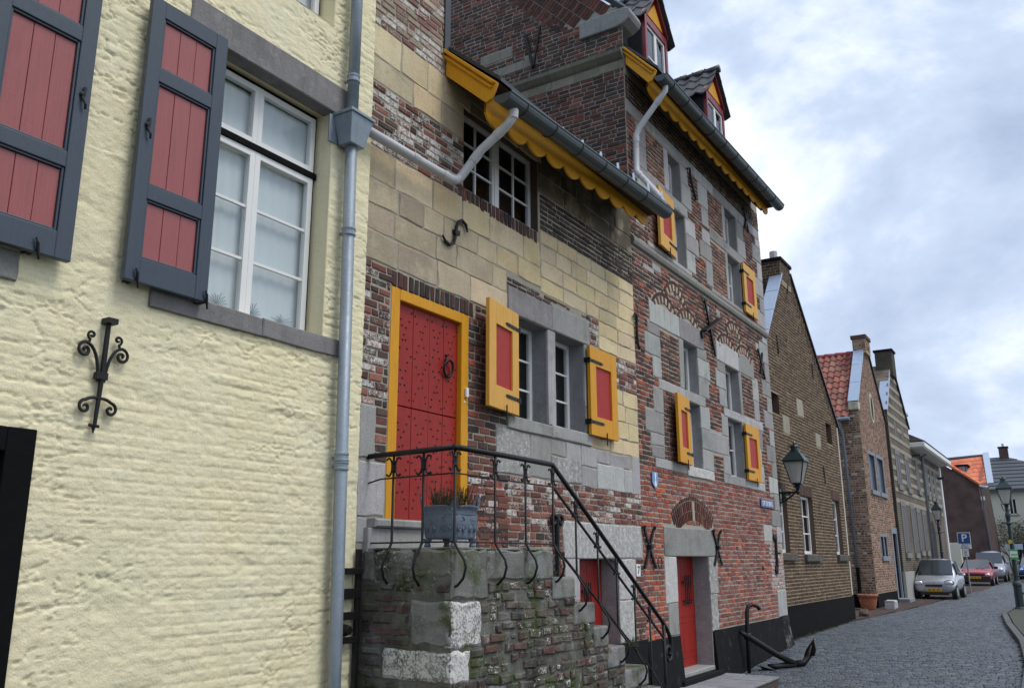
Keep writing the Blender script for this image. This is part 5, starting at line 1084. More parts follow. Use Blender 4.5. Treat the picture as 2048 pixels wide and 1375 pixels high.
for s in st4: mb = MB(); block_geo(mb, F4, *s, -.02, .012, jit((.33, .3, .23), .08, .1), .01, .01); mb.build('stone', 'stone', w4)
for z_ in np.arange(5.5, 8.5, .13):    # tumbled bricks along the right verge
    mb = MB(); u_ = 22.05+(8.75-z_)/.858-.16; e_ = Vector((0, .65, -.56)).normalized(); mb.obox((X4+.012, u_, z_-.05), Vector((.006, 0, 0)), Vector((0, .56, .65)).normalized()*.14, e_*.04, jit(pick(B4c), .2)); mb.build('tumbled_brick', 'brick', w4)
b = MB(); b.box(X4-.1, X4+.03, A4, B4+.03, -.2, .69); b.build('plinth', 'black_paint', H4)
for i, h in enumerate(win4):
    r = MB(); reveal(r, F4, h, .3, (.13, .09, .065), t=.002); r.build('reveal', 'mortar', H4)
    if i < 3:
        window_unit(H4, X4-.1, h[0], h[1], h[2], h[3], 2, 3, .07, .03, .05, name='sash_window')
        mb = MB(); block_geo(mb, F4, h[0]-.05, h[1]+.3, h[2]-.17, h[2]-.01, -.1, .09, (.1, .09, .08, 0), .008, .015); mb.build('sill', 'stone', H4)
        for k in range(int((h[1]-h[0]+.2)/.085)): mb = MB(); block_geo(mb, F4, h[0]-.1+k*.085, h[0]-.1+k*.085+.07, h[3]+.01, h[3]+.22, -.01, .011, jit(pick(B4c), .2), .003, .004); mb.build('soldier_brick', 'brick', w4)
    else: b = MB(); b.box(X4-.32, X4-.3, h[0], h[1], h[2], h[3]); b.build('shutter_board', 'dark_room', H4)
d1 = Vector((0, 19.3-21.25, 6.42-8.62)); 
b = MB(); n_ = 5      # zinc coping on the left slope, sheet by sheet
for i in range(n_):
    p, q = Vector((X4, 21.22, 8.64))+d1*(i/n_)*1.4, Vector((X4, 21.22, 8.64))+d1*((i+1)/n_-.004)*1.4
    m = MB(); m.add([p+Vector((.035, 0, 0)), q+Vector((.035, 0, 0)), q+Vector((-.27, -.0, .0)), p+Vector((-.27, 0, 0)), p+Vector((.035, .02, -.06)), q+Vector((.035, .02, -.06))], [(0, 3, 2, 1), (0, 1, 5, 4)]); m.build('zinc_coping', 'zinc_bright', H4)
b = MB(); b.bar((X4+.0, 22.0, 8.8), (X4+.0, 26.12, 5.27), .12, .05, (0, .65, .75)); b.build('verge_cap', 'lead', H4)
b = MB(); b.box(-6.05, X4+.02, 21.15, 22.05, 8.3, 9.0, (.3, .25, .16)); ch = b.build('chimney', 'mortar', H4)
bk = [(*r, jit(pick(B4c), .25)) for r in courses(21.16, 22.04, 8.45, 8.93, .078, [], [.11, .2], .02)]; place_pieces(bk, wallX(X4+.02), 'brick', 'brick', ch, None, nsep=60)
bk = [(*r, jit(pick(B4c), .25)) for r in courses(-6.04, X4+.01, 8.0, 8.93, .078, [], [.11, .2], .02)]; place_pieces(bk, wallY(21.15), 'brick', 'brick', ch, None, nsep=60)
b = MB(); b.box(-6.1, X4+.06, 21.1, 22.1, 8.94, 9.02); b.build('chimney_cap', 'grey_plinth', ch); b = MB(); b.tube([(-5.62, 21.5, 9.0), (-5.62, 21.5, 9.3)], .1, 10); b.build('chimney_pot', 'pvc_grey', ch)
for u0, z0, u1, z1 in ((20.28, 6.8, 20.36, 6.36), (21.77, 8.55, 21.6, 8.17), (23.58, 6.74, 23.58, 6.32), (23.85, 4.03, 23.91, 3.58)):
    b = MB(); b.bar((X4+.03, u0, z0), (X4+.03, u1, z1), .04, .02, (1, 0, 0)); b.build('wall_anchor', 'black_iron', H4)
b = MB(); b.box(X4-.001, X4+.02, B4-.12, B4+.01, .72, 5.3, (.5, .47, .4, 0)); b.build('edge_render', 'mortar', H4)
b = MB(); b.box(-12, X4-.34, A4+.02, B4-.01, -.2, 5.3); b.prism([(X4-.3, A4+.02, 5.3), (X4-.3, B4-.01, 5.3), (X4-.3, 22.05, 8.6), (X4-.3, 21.3, 8.5)], (-7, 0, 0)); b.build('wall_body', 'dark_room', H4)
b = MB(); b.box(-12, X4-.002, B4-.2, B4-.001, -.2, 5.3, (.12, .08, .06, 0)); b.build('side_wall', 'brick', H4)
# ---- pink-tan brick house with red pantiles
X5 = -5.75; F5 = wallX(X5); A5, B5 = 31.4, 36.35; G5 = wallY(A5)
H5 = thing('pink_brick_house', 'narrow pinkish brick gable house with red pantile roof and zinc coping', 'house', (X5-3, 33.8, .1))
holes5 = [(32.3, 33.35, 3.98, 5.22), (33.85, 34.95, 3.98, 5.22), (33.0, 33.5, 1.75, 2.42), (33.62, 34.12, 1.75, 2.42), (35.42, 36.25, .28, 2.58), (33.65, 34.05, 6.62, 7.45)]
M5 = (.42, .33, .225); B5c = [(.27, .165, .122), (.33, .2, .147), (.2, .118, .094), (.13, .08, .066), (.36, .24, .18), (.24, .138, .108)]
b = MB(); panel_with_holes(b, F5, A5, B5, -.1, 6.9, holes5, 0, M5); b.add([F5(A5, 6.9, 0), F5(B5, 6.9, 0), F5(34.1, 9.2, 0), F5(33.3, 9.2, 0)], [(0, 1, 2, 3)], M5); w5 = b.build('wall', 'mortar', H5)
b = MB(); b.add([G5(-12, -.1, 0), G5(X5, -.1, 0), G5(X5, 6.6, 0), G5(-12, 6.6, 0)], [(0, 1, 2, 3)], M5); ws5 = b.build('side_wall', 'mortar', H5)
lim5 = lambda z: (A5, B5) if z < 6.9 else (A5+(z-6.9)/2.3*1.9, B5-(z-6.9)/2.3*2.25)
bk = [(*r, jit(pick(B5c), .22, .5 if random.random() < .02 else 0)) for r in courses(A5, B5, .58, 9.15, .079, holes5, [.11, .21, .2, .11], .02, limit=lim5)]; place_pieces(bk, F5, 'brick', 'brick', w5, None, nsep=0)
bk = [(*r, jit(pick(B5c+B5c[2:4]), .22, .8 if random.random() < .03 else 0)) for r in courses(-7.6, X5, .55, 6.55, .079, [], [.11, .21, .2, .11], .022)]; place_pieces(bk, G5, 'brick', 'brick', ws5, None, nsep=120)
mat('blue_grey_paint', (.12, .145, .185), .55, .12, 5, .05, 50); mat('blue_stone', (.2, .225, .255), .7, .2, 6, .2, 60)
def frame_stone(h, s=.13, sill=.16, par_=None, X=X5):
    a0, a1, b0, b1 = h
    for q in ((a0-s, a0, b0, b1), (a1, a1+s, b0, b1), (a0-s, a1+s, b1, b1+s)): m = MB(); m.box(X-.05, X+.015, *q); m.build('frame_stone', 'blue_stone', par_ or H5, bevel=.006)
    m = MB(); m.box(X-.05, X+.07, a0-s-.03, a1+s+.03, b0-sill, b0); m.build('sill', 'blue_stone', par_ or H5, bevel=.008)
for h in holes5[:2]: frame_stone(h)
frame_stone((33.0, 34.12, 1.75, 2.42), .1, .15); m = MB(); m.box(X5-.05, X5+.015, 33.5, 33.62, 1.75, 2.42); m.build('frame_stone', 'blue_stone', H5)
for h in holes5[:4]:
    r = MB(); reveal(r, F5, h, .14, (.2, .22, .25, 0), t=-.02); r.build('reveal', 'stone', H5)
    m = MB(); m.box(X5-.14, X5-.10, *h); sh = m.build('closed_shutter', 'blue_grey_paint', H5)
h = holes5[4]; m = MB(); m.box(X5-.16, X5-.12, *h); dr = m.build('door', 'blue_grey_paint', H5)
for k in range(3): p = MB(); p.box(X5-.12, X5-.105, h[0]+.08, h[1]-.08, .4+k*.72, 1.0+k*.72); p.build('door_panel', 'blue_grey_paint', dr, bevel=.008)
m = MB(); m.box(X5-.05, X5+.02, 35.2, 35.42, .28, 2.58); m.box(X5-.05, X5+.02, 36.25, 36.4, .28, 2.58); m.box(X5-.05, X5+.022, 35.2, 36.4, 2.58, 2.8); m.build('door_surround', 'blue_stone', H5, bevel=.006)
m = MB(); m.box(X5-.1, X5+.4, 35.2, 36.4, 0, .27); m.build('door_step', 'blue_stone', H5, bevel=.01)
h = holes5[5]; m = MB(); c5 = (33.85, 7.03); P = [(c5[0]+.36*math.cos(a), c5[1]+.56*math.sin(a)) for a in [i*math.pi/8 for i in range(16)]]
m.prism([(X5-.02, p[0], p[1]) for p in P], (.045, 0, 0), (.5, .47, .38, 0)); m.build('oval_surround', 'stone', H5); m = MB(); m.prism([(X5+.026, c5[0]+(p[0]-c5[0])*.5, c5[1]+(p[1]-c5[1])*.78) for p in P], (.004, 0, 0)); m.build('oval_window', 'dark_room', H5)
b = MB(); b.box(X5-.05, X5+.025, A5-.02, 35.15, -.1, .56); b.box(-9, X5-.051, A5-.025, A5-.0, -.1, .54); b.build('plinth', 'black_paint', H5)
b = MB(); b.prism([(X5-.31, A5-.12, 6.62), (X5+.03, A5-.12, 6.62), (X5+.03, A5-.12, 6.92), (X5-.31, A5-.12, 6.92)], (0, .35, 0), (.52, .48, .37, 0)); b.build('kneeler', 'stone', H5, bevel=.05)
for i in range(3):
    p = Vector((X5, A5-.12, 6.94)); q = Vector((X5, 33.36, 9.25)); a_, c_ = p.lerp(q, i/3), p.lerp(q, (i+1)/3-.004); m = MB(); m.add([a_+Vector((.04, 0, 0)), c_+Vector((.04, 0, 0)), c_+Vector((-.31, 0, 0)), a_+Vector((-.31, 0, 0)), a_+Vector((.04, .03, -.06)), c_+Vector((.04, .03, -.06)), a_+Vector((-.31, .03, -.1)), c_+Vector((-.31, .03, -.1))], [(0, 1, 2, 3), (0, 4, 5, 1), (3, 2, 7, 6)]); m.build('zinc_coping', 'zinc_bright', H5)
b = MB(); b.bar((X5, 34.05, 9.27), (X5, B5+.05, 6.9), .14, .05, (0, .7, .7)); b.build('verge_cap', 'lead', H5)
b = MB(); b.box(-6.08, -5.62, 33.25, 34.1, 9.0, 9.62, M5+(0,)); c5b = b.build('chimney', 'mortar', H5); b = MB(); b.box(-6.12, -5.58, 33.2, 34.15, 9.55, 9.68, (.1, .06, .05, 0)); b.build('chimney_cap', 'brick', c5b)
bk = [(*r, jit(pick(B5c), .22)) for r in courses(-6.07, -5.63, 9.1, 9.55, .079, [], [.11, .2], .02)]; place_pieces(bk, wallY(33.25), 'brick', 'brick', c5b, None, nsep=40)
bk = [(*r, jit(pick(B5c), .22)) for r in courses(33.26, 34.09, 9.1, 9.55, .079, [], [.11, .2], .02)]; place_pieces(bk, wallX(-5.62), 'brick', 'brick', c5b, None, nsep=40)
mat('red_tile', rough=.75, var=.3, vscale=5, bump=.2, bscale=50, attr=True)
def pantile_roof(parent, P0, ax, up, nc, nr, tw, th, cols, m='red_tile', amp=.035):
    """curved roof tiles, one mesh each: P0 lower corner, ax along the eave, up along the slope"""
    ax, up = Vector(ax).normalized(), Vector(up).normalized(); nn = ax.cross(up).normalized(); nn = nn if nn.z > 0 else -nn
    for c in range(nc):
        for r in range(nr):
            t = MB(); vs = []; P = Vector(P0)+ax*c*tw+up*r*th
            for j in range(7):
                s = j/6; hz = amp*(math.sin(s*2*math.pi*.92+.3))
                for q, l in ((0, .035), (1.08, 0)): vs.append(P+ax*tw*s+up*th*q+nn*(hz+l))
            vs += [vs[2*j]-nn*.03 for j in range(7)]
            t.add(vs, [(2*j, 2*j+2, 2*j+3, 2*j+1) for j in range(6)]+[(14+j, 14+j+1, 2*j+2, 2*j) for j in range(6)], jit(pick(cols), .18)); t.build('roof_tile', m, parent)
sl5 = Vector((0, 33.72-31.12, 9.08-6.36)); b = MB(); b.prism([(-12, 31.1, 6.32), (-6.06, 31.1, 6.32), (-6.06, 33.75, 9.08), (-12, 33.75, 9.08)], (0, .06, -.06), (.1, .04, .03, 0)); b.add([(-12, 33.75, 9.08), (-6.06, 33.75, 9.08), (-6.06, B5, 6.6), (-12, B5, 6.6)], [(0, 1, 2, 3)], (.2, .06, .04, 0)); rf5 = b.build('roof', 'red_tile', H5)
TL = [(.28, .085, .06), (.24, .075, .055), (.32, .11, .08), (.2, .07, .055), (.3, .14, .1)]
pantile_roof(rf5, (-8.3, 31.08, 6.38), (1, 0, 0), sl5, 10, 11, .226, sl5.length/11, TL)
for i in range(6): m = MB(); m.tube([(-8.4+i*.4, 33.73, 9.13), (-8.4+i*.4+.42, 33.73, 9.12)], [.10, .09], 8); m.c = [(.3, .06, .06, 0)]*len(m.v); m.build('ridge_tile', 'red_tile', rf5, smooth=True)
b = MB(); b.tube([(-12, 31.02, 6.32), (-6.0, 31.02, 6.30)], .07, 10); b.build('gutter', 'zinc', H5); b = MB(); b.tube([(-6.36, 31.05, 6.28), (-6.36, 31.18, 6.05), (-6.33, 31.32, 5.85), (-6.26, 31.32, 1.36)], .05, 10); dp5 = b.build('downpipe', 'zinc', H5, smooth=True); b = MB(); b.tube([(-6.26, 31.32, 1.4), (-6.26, 31.32, .15)], .058, 10); b.build('pipe_foot', 'black_paint', dp5)
b = MB(); b.box(-12, X5-.2, A5+.05, B5-.02, -.1, 6.5); b.build('wall_body', 'dark_room', H5)
# ---- striped house with chimney and the long wing
X6 = -5.65; A6, B6 = 36.5, 50.6
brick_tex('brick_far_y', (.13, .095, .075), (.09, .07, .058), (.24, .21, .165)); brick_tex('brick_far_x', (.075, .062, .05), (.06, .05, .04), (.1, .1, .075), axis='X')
H6 = thing('striped_house', 'long brick house banded with cream stone under a deep white cornice', 'house', (X6-3, 43, .15))
b = MB(); b.box(-12, X6, A6, B6, 0, 6.75); b.prism([(X6, A6, 6.75), (X6, 41.6, 6.75), (X6, 41.6, 7.15), (X6, 38.9, 9.5), (X6, 38.4, 9.5), (X6, A6, 7.35)], (-6, 0, 0)); w6 = b.build('wall', 'brick_far_y', H6)
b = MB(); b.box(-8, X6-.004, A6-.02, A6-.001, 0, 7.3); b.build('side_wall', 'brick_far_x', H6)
up6 = [(37.3, 38.2, 4.5, 5.7), (39.6, 40.45, 4.5, 5.7), (42.5, 43.2, 4.6, 5.75), (45.4, 46.1, 4.55, 5.7), (46.8, 47.5, 4.55, 5.7), (48.2, 48.9, 4.55, 5.7)]; lo6 = [(37.4, 38.4, 1.9, 3.68), (39.7, 40.5, 1.9, 3.68), (41.3, 42.1, 2.0, 3.6), (42.9, 43.6, 2.0, 3.55)]
sm6 = [(37.9, 38.3, 6.5, 7.1), (39.6, 39.95, 6.5, 7.05)]
mat('taupe_paint', (.1, .1, .1), .6, .2, 5); mat('grey_surround', (.19, .185, .17), .85, .25, 5, .3, 40); mat('cream_stone', (.30, .275, .215), .85, .3, 5, .3, 40, streak=.3)
for z_ in np.arange(3.78, 9.0, .42):
    us_ = [A6-.01, B6-.05] if z_ < 6.4 else [A6+max(0, (z_-7.35))*.9, 41.6-max(0, (z_-7.15)*1.15)]
    if us_[1]-us_[0] < .4: continue
    iv = [(us_[0], us_[1])]
    for q in up6+lo6+sm6:
        if q[2]-.05 < z_+.09 < q[3]+.1: iv = [p for (l, h_) in iv for p in (((l, h_),) if (q[1] <= l or q[0] >= h_) else ((l, q[0]-.1), (q[1]+.1, h_))) if p[1]-p[0] > .05]
    for l, h_ in iv:
        uu = l
        while uu < h_-.05:
            e_ = min(uu+random.uniform(.7, 1.3), h_); m = MB(); m.box(X6-.03, X6+.012+random.uniform(0, .006), uu+.006, e_-.006, z_, z_+.16); m.build('stone_band', 'cream_stone', w6); uu = e_
for h in up6+lo6+sm6:
    m = MB(); m.box(X6-.05, X6+.006, *h); wn = m.build('window', 'taupe_paint', H6)
    if h[3]-h[2] > .8:
        m = MB(); m.box(X6-.03, X6+.03, h[0]-.09, h[0], h[2], h[3]); m.box(X6-.03, X6+.03, h[1], h[1]+.09, h[2], h[3]); m.box(X6-.03, X6+.031, h[0]-.09, h[1]+.09, h[3], h[3]+.2); m.build('surround', 'grey_surround', wn); m = MB(); m.box(X6-.03, X6+.08, h[0]-.12, h[1]+.12, h[2]-.2, h[2]); m.build('sill', 'grey_surround', wn)
        for s in (0, 1): m = MB(); m.box(X6+.006, X6+.025, h[0]+.02+s*(h[1]-h[0])/2, h[0]+(s+1)*(h[1]-h[0])/2-.02, h[2]+.02, h[3]-.02); m.build('shutter_leaf', 'taupe_paint', wn, bevel=.01)
m = MB(); P = [(45.2, .2), (46.6, .2), (46.6, 2.7)]+[(45.9+.7*math.cos(a), 2.7+.7*math.sin(a)) for a in [i*math.pi/8 for i in range(1, 8)]]+[(45.2, 2.7)]; m.prism([(X6+.004, p[0], p[1]) for p in P], (.012, 0, 0)); m.build('arched_gateway', 'dark_room', H6)
b = MB(); b.box(X6-.05, X6+.05, A6-.05, 44.3, 0, 1.2, (.36, .36, .33, 0)); b.build('plinth', 'mortar', H6)
b = MB(); b.box(X6-.1, X6+.55, 41.7, B6+.4, 6.36, 6.42); b.box(X6+.50, X6+.60, 41.6, B6+.45, 6.40, 6.60); b.box(X6-.1, X6+.60, 41.55, 41.68, 6.40, 6.60); b.build('cornice', 'white_paint', H6, bevel=.02)
b = MB(); b.prism([(X6+.6, 41.7, 6.67), (X6-3, 41.7, 8.6), (X6-6, 41.7, 6.67)], (0, B6-41.3, 0), (.12, .1, .1, 0)); b.build('roof', 'red_tile', H6)
b = MB(); b.box(X6-.9, X6-.25, 42.2, 43.2, 6.8, 8.0); d6 = b.build('roof_dormer', 'pvc_grey', H6); b = MB(); b.box(X6-.95, X6-.15, 42.1, 43.3, 8.0, 8.1); b.build('dormer_roof', 'zinc', d6)
b = MB(); b.tube([(X6+.3, 44.4, 6.36), (X6+.08, 44.43, 6.2), (X6+.08, 44.5, .3)], .06, 8); b.build('downpipe', 'zinc', H6, smooth=True)
p, q = Vector((X6, A6-.03, 7.36)), Vector((X6, 38.45, 9.53)); m = MB(); m.add([p+Vector((.04, 0, 0)), q+Vector((.04, 0, 0)), q+Vector((-.32, 0, 0)), p+Vector((-.32, 0, 0)), p+Vector((.04, .03, -.07)), q+Vector((.04, .03, -.07))], [(0, 1, 2, 3), (0, 4, 5, 1)]); m.build('zinc_coping', 'zinc_bright', H6)
b = MB(); b.bar((X6, 38.9, 9.55), (X6, 41.65, 7.2), .16, .06, (0, .7, .7)); b.build('verge_cap', 'lead', H6)
b = MB(); b.box(-6.15, -5.5, 38.2, 39.0, 9.0, 10.05); c6 = b.build('chimney', 'brick_far_x', H6); b = MB(); b.box(-6.2, -5.45, 38.15, 39.05, 10.05, 10.13); b.build('chimney_cap', 'grey_plinth', c6)
sl6 = Vector((0, 38.6-36.4, 9.4-7.15)); b = MB(); b.prism([(-12, 36.4, 7.1), (-5.88, 36.4, 7.1), (-5.88, 38.6, 9.4), (-12, 38.6, 9.4)], (0, .1, -.1), (.1, .04, .03, 0)); rf6 = b.build('roof', 'red_tile', H6); pantile_roof(rf6, (-7.25, 36.38, 7.15), (1, 0, 0), sl6, 6, 9, .226, sl6.length/9, [(.2, .08, .055), (.17, .075, .055), (.14, .065, .05)])
for u_, z_ in ((41.9, 6.0), (49.8, 5.6)): b = MB(); b.box(X6, X6+.35, u_, u_+.12, z_, z_+.12); b.build('bracket', 'lead', H6)
# white party wall sliver and green gate beyond
WW = MB(); WW.box(-6.5, X6+.08, B6+.02, B6+.35, .2, 6.3); tag(WW.build('white_wall', 'white_paint', None, bevel=.02), 'tall narrow white painted wall end beside the banded brick house', 'wall')
mat('dark_green', (.012, .03, .018), .6, .2, 6); mat('cream_render', (.58, .55, .45), .85, .12, 3)
GT = thing('garden_gate', 'dark green gate and cream pier left of the red car', 'gate', (-7.5, 69, .4))
for k in range(4): m = MB(); m.box(-8.2+k*.15, -8.2+k*.15+.14, 68.8, 68.86, .3, 2.7); m.build('gate_board', 'dark_green', GT, bevel=.005)
m = MB(); m.box(-7.58, -6.85, 68.6, 69.5, .3, 2.75); m.build('cream_pier', 'cream_render', GT, bevel=.02)
# ---- dark brick house with orange roof
brick_tex('brick_dark_x', (.115, .058, .052), (.08, .046, .044), (.15, .12, .105), axis='X'); brick_tex('brick_dark_y', (.09, .05, .046), (.066, .04, .038), (.11, .09, .078))
H7 = thing('dark_brick_house', 'dark red brick house with bright orange tiled roof and small dormer', 'house', (-6.5, 74, .4))
Y7 = 70; k7 = Y7/56; zs_ = lambda z: HC+(z-HC)*k7
b = MB(); P = [(-7.5, .3), (-4.02, .3), (-4.30, 5.72), (-5.96, 6.92), (-7.5, 7.6)]; b.prism([(p[0]*k7, Y7, zs_(p[1])) for p in P], (0, .3, 0)); b.build('gable_wall', 'brick_dark_x', H7)
b = MB(); b.add([(-5.02, Y7+.3, .2), (-5.0, Y7+9, .2), (-5.36, Y7+9, 7.3), (-5.375, Y7+.3, 6.7)], [(0, 1, 2, 3)]); b.build('front_wall', 'brick_dark_y', H7)
b = MB(); P1, P2, P3, P4, P5 = onY(1884, 922, Y7-.1), onY(1957, 968, Y7-.1), onY(1974, 965, Y7+2), onY(1967, 912, Y7+6), onY(1880, 921, Y7+6)
up7 = (P4-P3); mat('orange_tile', rough=.7, var=.25, vscale=3, bump=.2, bscale=30, attr=True)
b.add([P1-Vector((0, 0, .05)), P2-Vector((0, 0, .05)), P3-Vector((0, 0, .05)), P4-Vector((0, 0, .05)), P5-Vector((0, 0, .05))], [(0, 1, 2, 3, 4)], (.25, .06, .03, 0)); rf7 = b.build('roof', 'orange_tile', H7)
OT = [(.52, .12, .045), (.46, .1, .04), (.56, .15, .06)]
nr_ = 7
for r in range(nr_):
    L0, L1 = P2.lerp(P1, r/nr_), P2.lerp(P1, (r+1)/nr_); R0, R1 = P3.lerp(P4, r/nr_), P3.lerp(P4, (r+1)/nr_)
    ncol = 3+r*2
    for c in range(ncol):
        a0, a1 = c/ncol, (c+.97)/ncol; t = MB(); up = Vector((0, 0, .05)); t.add([L0.lerp(R0, a0)+up, L0.lerp(R0, a1)+up*1.4, L1.lerp(R1, a1)+up*.3, L1.lerp(R1, a0), L0.lerp(R0, a0)-up*.2, L0.lerp(R0, a1)-up*.2], [(0, 1, 2, 3), (4, 5, 1, 0)], jit(pick(OT), .12)); t.build('roof_tile', 'orange_tile', rf7)
b = MB(); b.tube([P5+Vector((-.2, 0, .06)), P4+Vector((0, 0, .06))], .12, 8); b.build('ridge', 'slate_cheek', rf7)
b = MB(); b.bar(P1+Vector((0, -.1, 0)), P2+Vector((.05, -.1, 0)), .14, .12, (0, 0, 1), (.5, .11, .05, 0)); b.build('verge_tiles', 'orange_tile', rf7)
Pz0, Pz1 = onY(1971, 905, Y7+5.8), onY(1981, 966, Y7+1.8); b = MB(); b.bar(Pz0, Pz1, .42, .1, (0, -.7, .7)); b.build('zinc_coping', 'zinc_bright', H7)
D0, D1 = onY(1904, 931, Y7+1.2), onY(1933, 951, Y7+.8); b = MB(); b.box(D0.x, D1.x+.05, Y7+.7, Y7+3, D1.z-.35, D0.z-.1); dd = b.build('dormer', 'slate_cheek', H7); b = MB(); b.box(D0.x-.15, D1.x+.2, Y7+.5, Y7+3, D0.z-.1, D0.z+.0); b.build('dormer_roof', 'black_paint', dd); b = MB(); b.box(D0.x+.15, D1.x-.02, Y7+.66, Y7+.69, D1.z-.2, D0.z-.14); b.build('pane', 'zinc', dd)
b = MB(); b.tube([(-5.3, Y7-.12, 6.62), (-4.95, Y7-.12, 6.55), (-4.95, Y7+2, 6.7)], .07, 8); b.build('gutter', 'pvc_grey', H7); b = MB(); b.tube([(-5.2, Y7-.1, 6.5), (-5.2, Y7-.1, 5.0), (-5.12, Y7-.08, 2.7), (-5.02, Y7-.06, .4)], [.055, .055, .05, .05], 8); b.build('downpipe', 'zinc_dark', H7); b = MB(); b.box(-5.3, -5.06, Y7-.12, Y7, 5.65, 5.9); b.build('wall_lamp', 'white_paint', H7)
# ---- cream house with slate roof
H8 = thing('cream_house', 'cream rendered house with grey slate hipped roof at the end of the street', 'house', (-1.5, 87, .4))
Y8 = 84; sc = Y8/62
win8 = [(-3.25*sc, -2.82*sc, 5.2, 6.5), (-1.6, -.7, 5.2, 6.5), (-3.25*sc, -2.5*sc, 1.5, 3.0)]
b = MB(); panel_with_holes(b, wallY(Y8), -6.2, 3.2, .2, 7.15, win8, 0); b.add([(-6.2, Y8, .2), (-6.2, Y8+6, .2), (-6.2, Y8+6, 7.15), (-6.2, Y8, 7.15)], [(0, 1, 2, 3)]); b.build('wall', 'cream_render', H8)
for h in win8:
    b = MB(); fy = wallY(Y8)
    for q in ((h[0], h[0]+.07, h[2], h[3]), (h[1]-.07, h[1], h[2], h[3]), (h[0], h[1], h[2], h[2]+.07), (h[0], h[1], h[3]-.07, h[3]), ((h[0]+h[1])/2-.03, (h[0]+h[1])/2+.03, h[2], h[3])): b.box(q[0], q[1], Y8+.05, Y8+.11, q[2], q[3])
    w8 = b.build('window', 'white_paint', H8); b = MB(); b.add([(h[0], Y8+.09, h[2]), (h[1], Y8+.09, h[2]), (h[1], Y8+.09, h[3]), (h[0], Y8+.09, h[3])], [(0, 1, 2, 3)]); b.build('pane', 'glass', w8); b = MB(); b.box(h[0]-.1, h[1]+.1, Y8+.3, Y8+.35, h[2]-.1, h[3]+.1); b.build('interior', 'dark_room', w8)
    b = MB(); b.box(h[0]-.1, h[1]+.1, Y8-.08, Y8+.05, h[2]-.12, h[2]); b.build('sill', 'cream_stone', H8)
E0, E1, R0, R1 = Vector((-6.6, Y8-.5, 7.2)), Vector((3.6, Y8-.5, 7.2)), Vector((-6.6, Y8+4, 10.3)), Vector((-4.35, Y8+4, 10.3))
b = MB(); b.add([E0, E1, R1, R0, Vector((3.6, Y8+8, 7.2)), E0-Vector((0, 0, .15)), E1-Vector((0, 0, .15))], [(0, 1, 2, 3), (1, 4, 2), (5, 6, 1, 0)], (.06, .065, .075, 0)); rf8 = b.build('roof', 'slate_cheek', H8)
for r in range(9):
    for c in range(30):
        a, a2, t0, t1 = c/30, (c+.96)/30, r/9, (r+1.03)/9; L0, R0_ = E0.lerp(R0, t0), E1.lerp(R1, t0); L1, R1_ = E0.lerp(R0, min(t1, 1)), E1.lerp(R1, min(t1, 1)); up = Vector((0, -.02, .05)); t = MB(); t.add([L0.lerp(R0_, a)+up*1.6, L0.lerp(R0_, a2)+up*1.6, L1.lerp(R1_, a2)+up*.5, L1.lerp(R1_, a)+up*.5, L0.lerp(R0_, a), L0.lerp(R0_, a2)], [(0, 1, 2, 3), (4, 5, 1, 0)], (.5, .5, .5, 0)); t.build('slate', 'slate_cheek', rf8)
b = MB(); b.box(-4.8, -4.1, Y8+3.6, Y8+4.4, 9.9, 11.1); c8 = b.build('chimney', 'brick_dark_x', H8); b = MB(); b.box(-4.86, -4.04, Y8+3.55, Y8+4.45, 11.1, 11.2); b.build('chimney_cap', 'grey_plinth', c8); b = MB(); b.tube([(-4.45, Y8+4, 11.2), (-4.45, Y8+4, 11.5)], .1, 8); b.build('chimney_pot', 'red_tile', c8)
# ================================================================ street furniture
mat('lamp_green', (.012, .028, .03), .4, .2, 8, .1, 60, coat=.2); mat('lamp_opal', (.6, .6, .57), .5, .05, 5); mat('plate_yellow', (.62, .36, .02), .45, .1, 8); mat('sign_green', (.08, .42, .08), .4, .05, 5); mat('sign_yellow', (.6, .45, .03), .4, .05, 5); mat('galvanised', (.3, .31, .33), .45, .15, 8, metal=.5)
def lantern(parent, c, s=1.0, roof='lamp_green'):
    """four-sided tapered street lantern standing on point c"""
    x, y, z = c; b = MB(); b.lathe([(.05*s, 0), (.10*s, .04*s), (.06*s, .07*s), (.15*s, .1*s), (.15*s, .13*s)], (x, y, z), 8, sq=4); b.build('lantern_base', roof, parent)
    r0, r1, z0, z1 = .15*s, .31*s, z+.13*s, z+.60*s
    for k in range(4):
        a = math.pi/4+k*math.pi/2; a2 = a+math.pi/2
        p = [(x+r*math.cos(t), y+r*math.sin(t), zz) for r, t, zz in ((r0, a, z0), (r0, a2, z0), (r1, a2, z1), (r1, a, z1))]
        m = MB(); m.add(p, [(0, 1, 2, 3)]); m.build('pane', 'glass_lamp', parent)
        m = MB(); m.tube([p[0], p[3]], .014*s, 6); m.build('glazing_bar', roof, parent)
        m = MB(); m.tube([p[3], p[2]], .016*s, 6); m.build('glazing_bar', roof, parent)
    m = MB(); m.lathe([(.34*s, .60*s), (.345*s, .63*s), (.22*s, .76*s), (.14*s, .83*s), (.13*s, .85*s)], (x, y, z), sq=4); m.build('lantern_roof', roof, parent)
    m = MB(); m.lathe([(.09*s, .85*s), (.09*s, .93*s), (.12*s, .94*s), (.10*s, .98*s), (.03*s, 1.0*s), (.035*s, 1.03*s), (.005, 1.07*s)], (x, y, z), 10); m.build('finial', roof, parent)
    m = MB(); m.lathe([(.04*s, .14*s), (.05*s, .2*s), (.035*s, .3*s), (.055*s, .34*s), (.05*s, .42*s), (.01, .46*s)], (x, y, z), 10); m.build('bulb', 'lamp_opal', parent, smooth=True)
WL = thing('wall_lantern', 'dark four sided lantern on scrolled bracket by the brown brick house', 'street lamp', (-5.38, 19.6, 3.0))
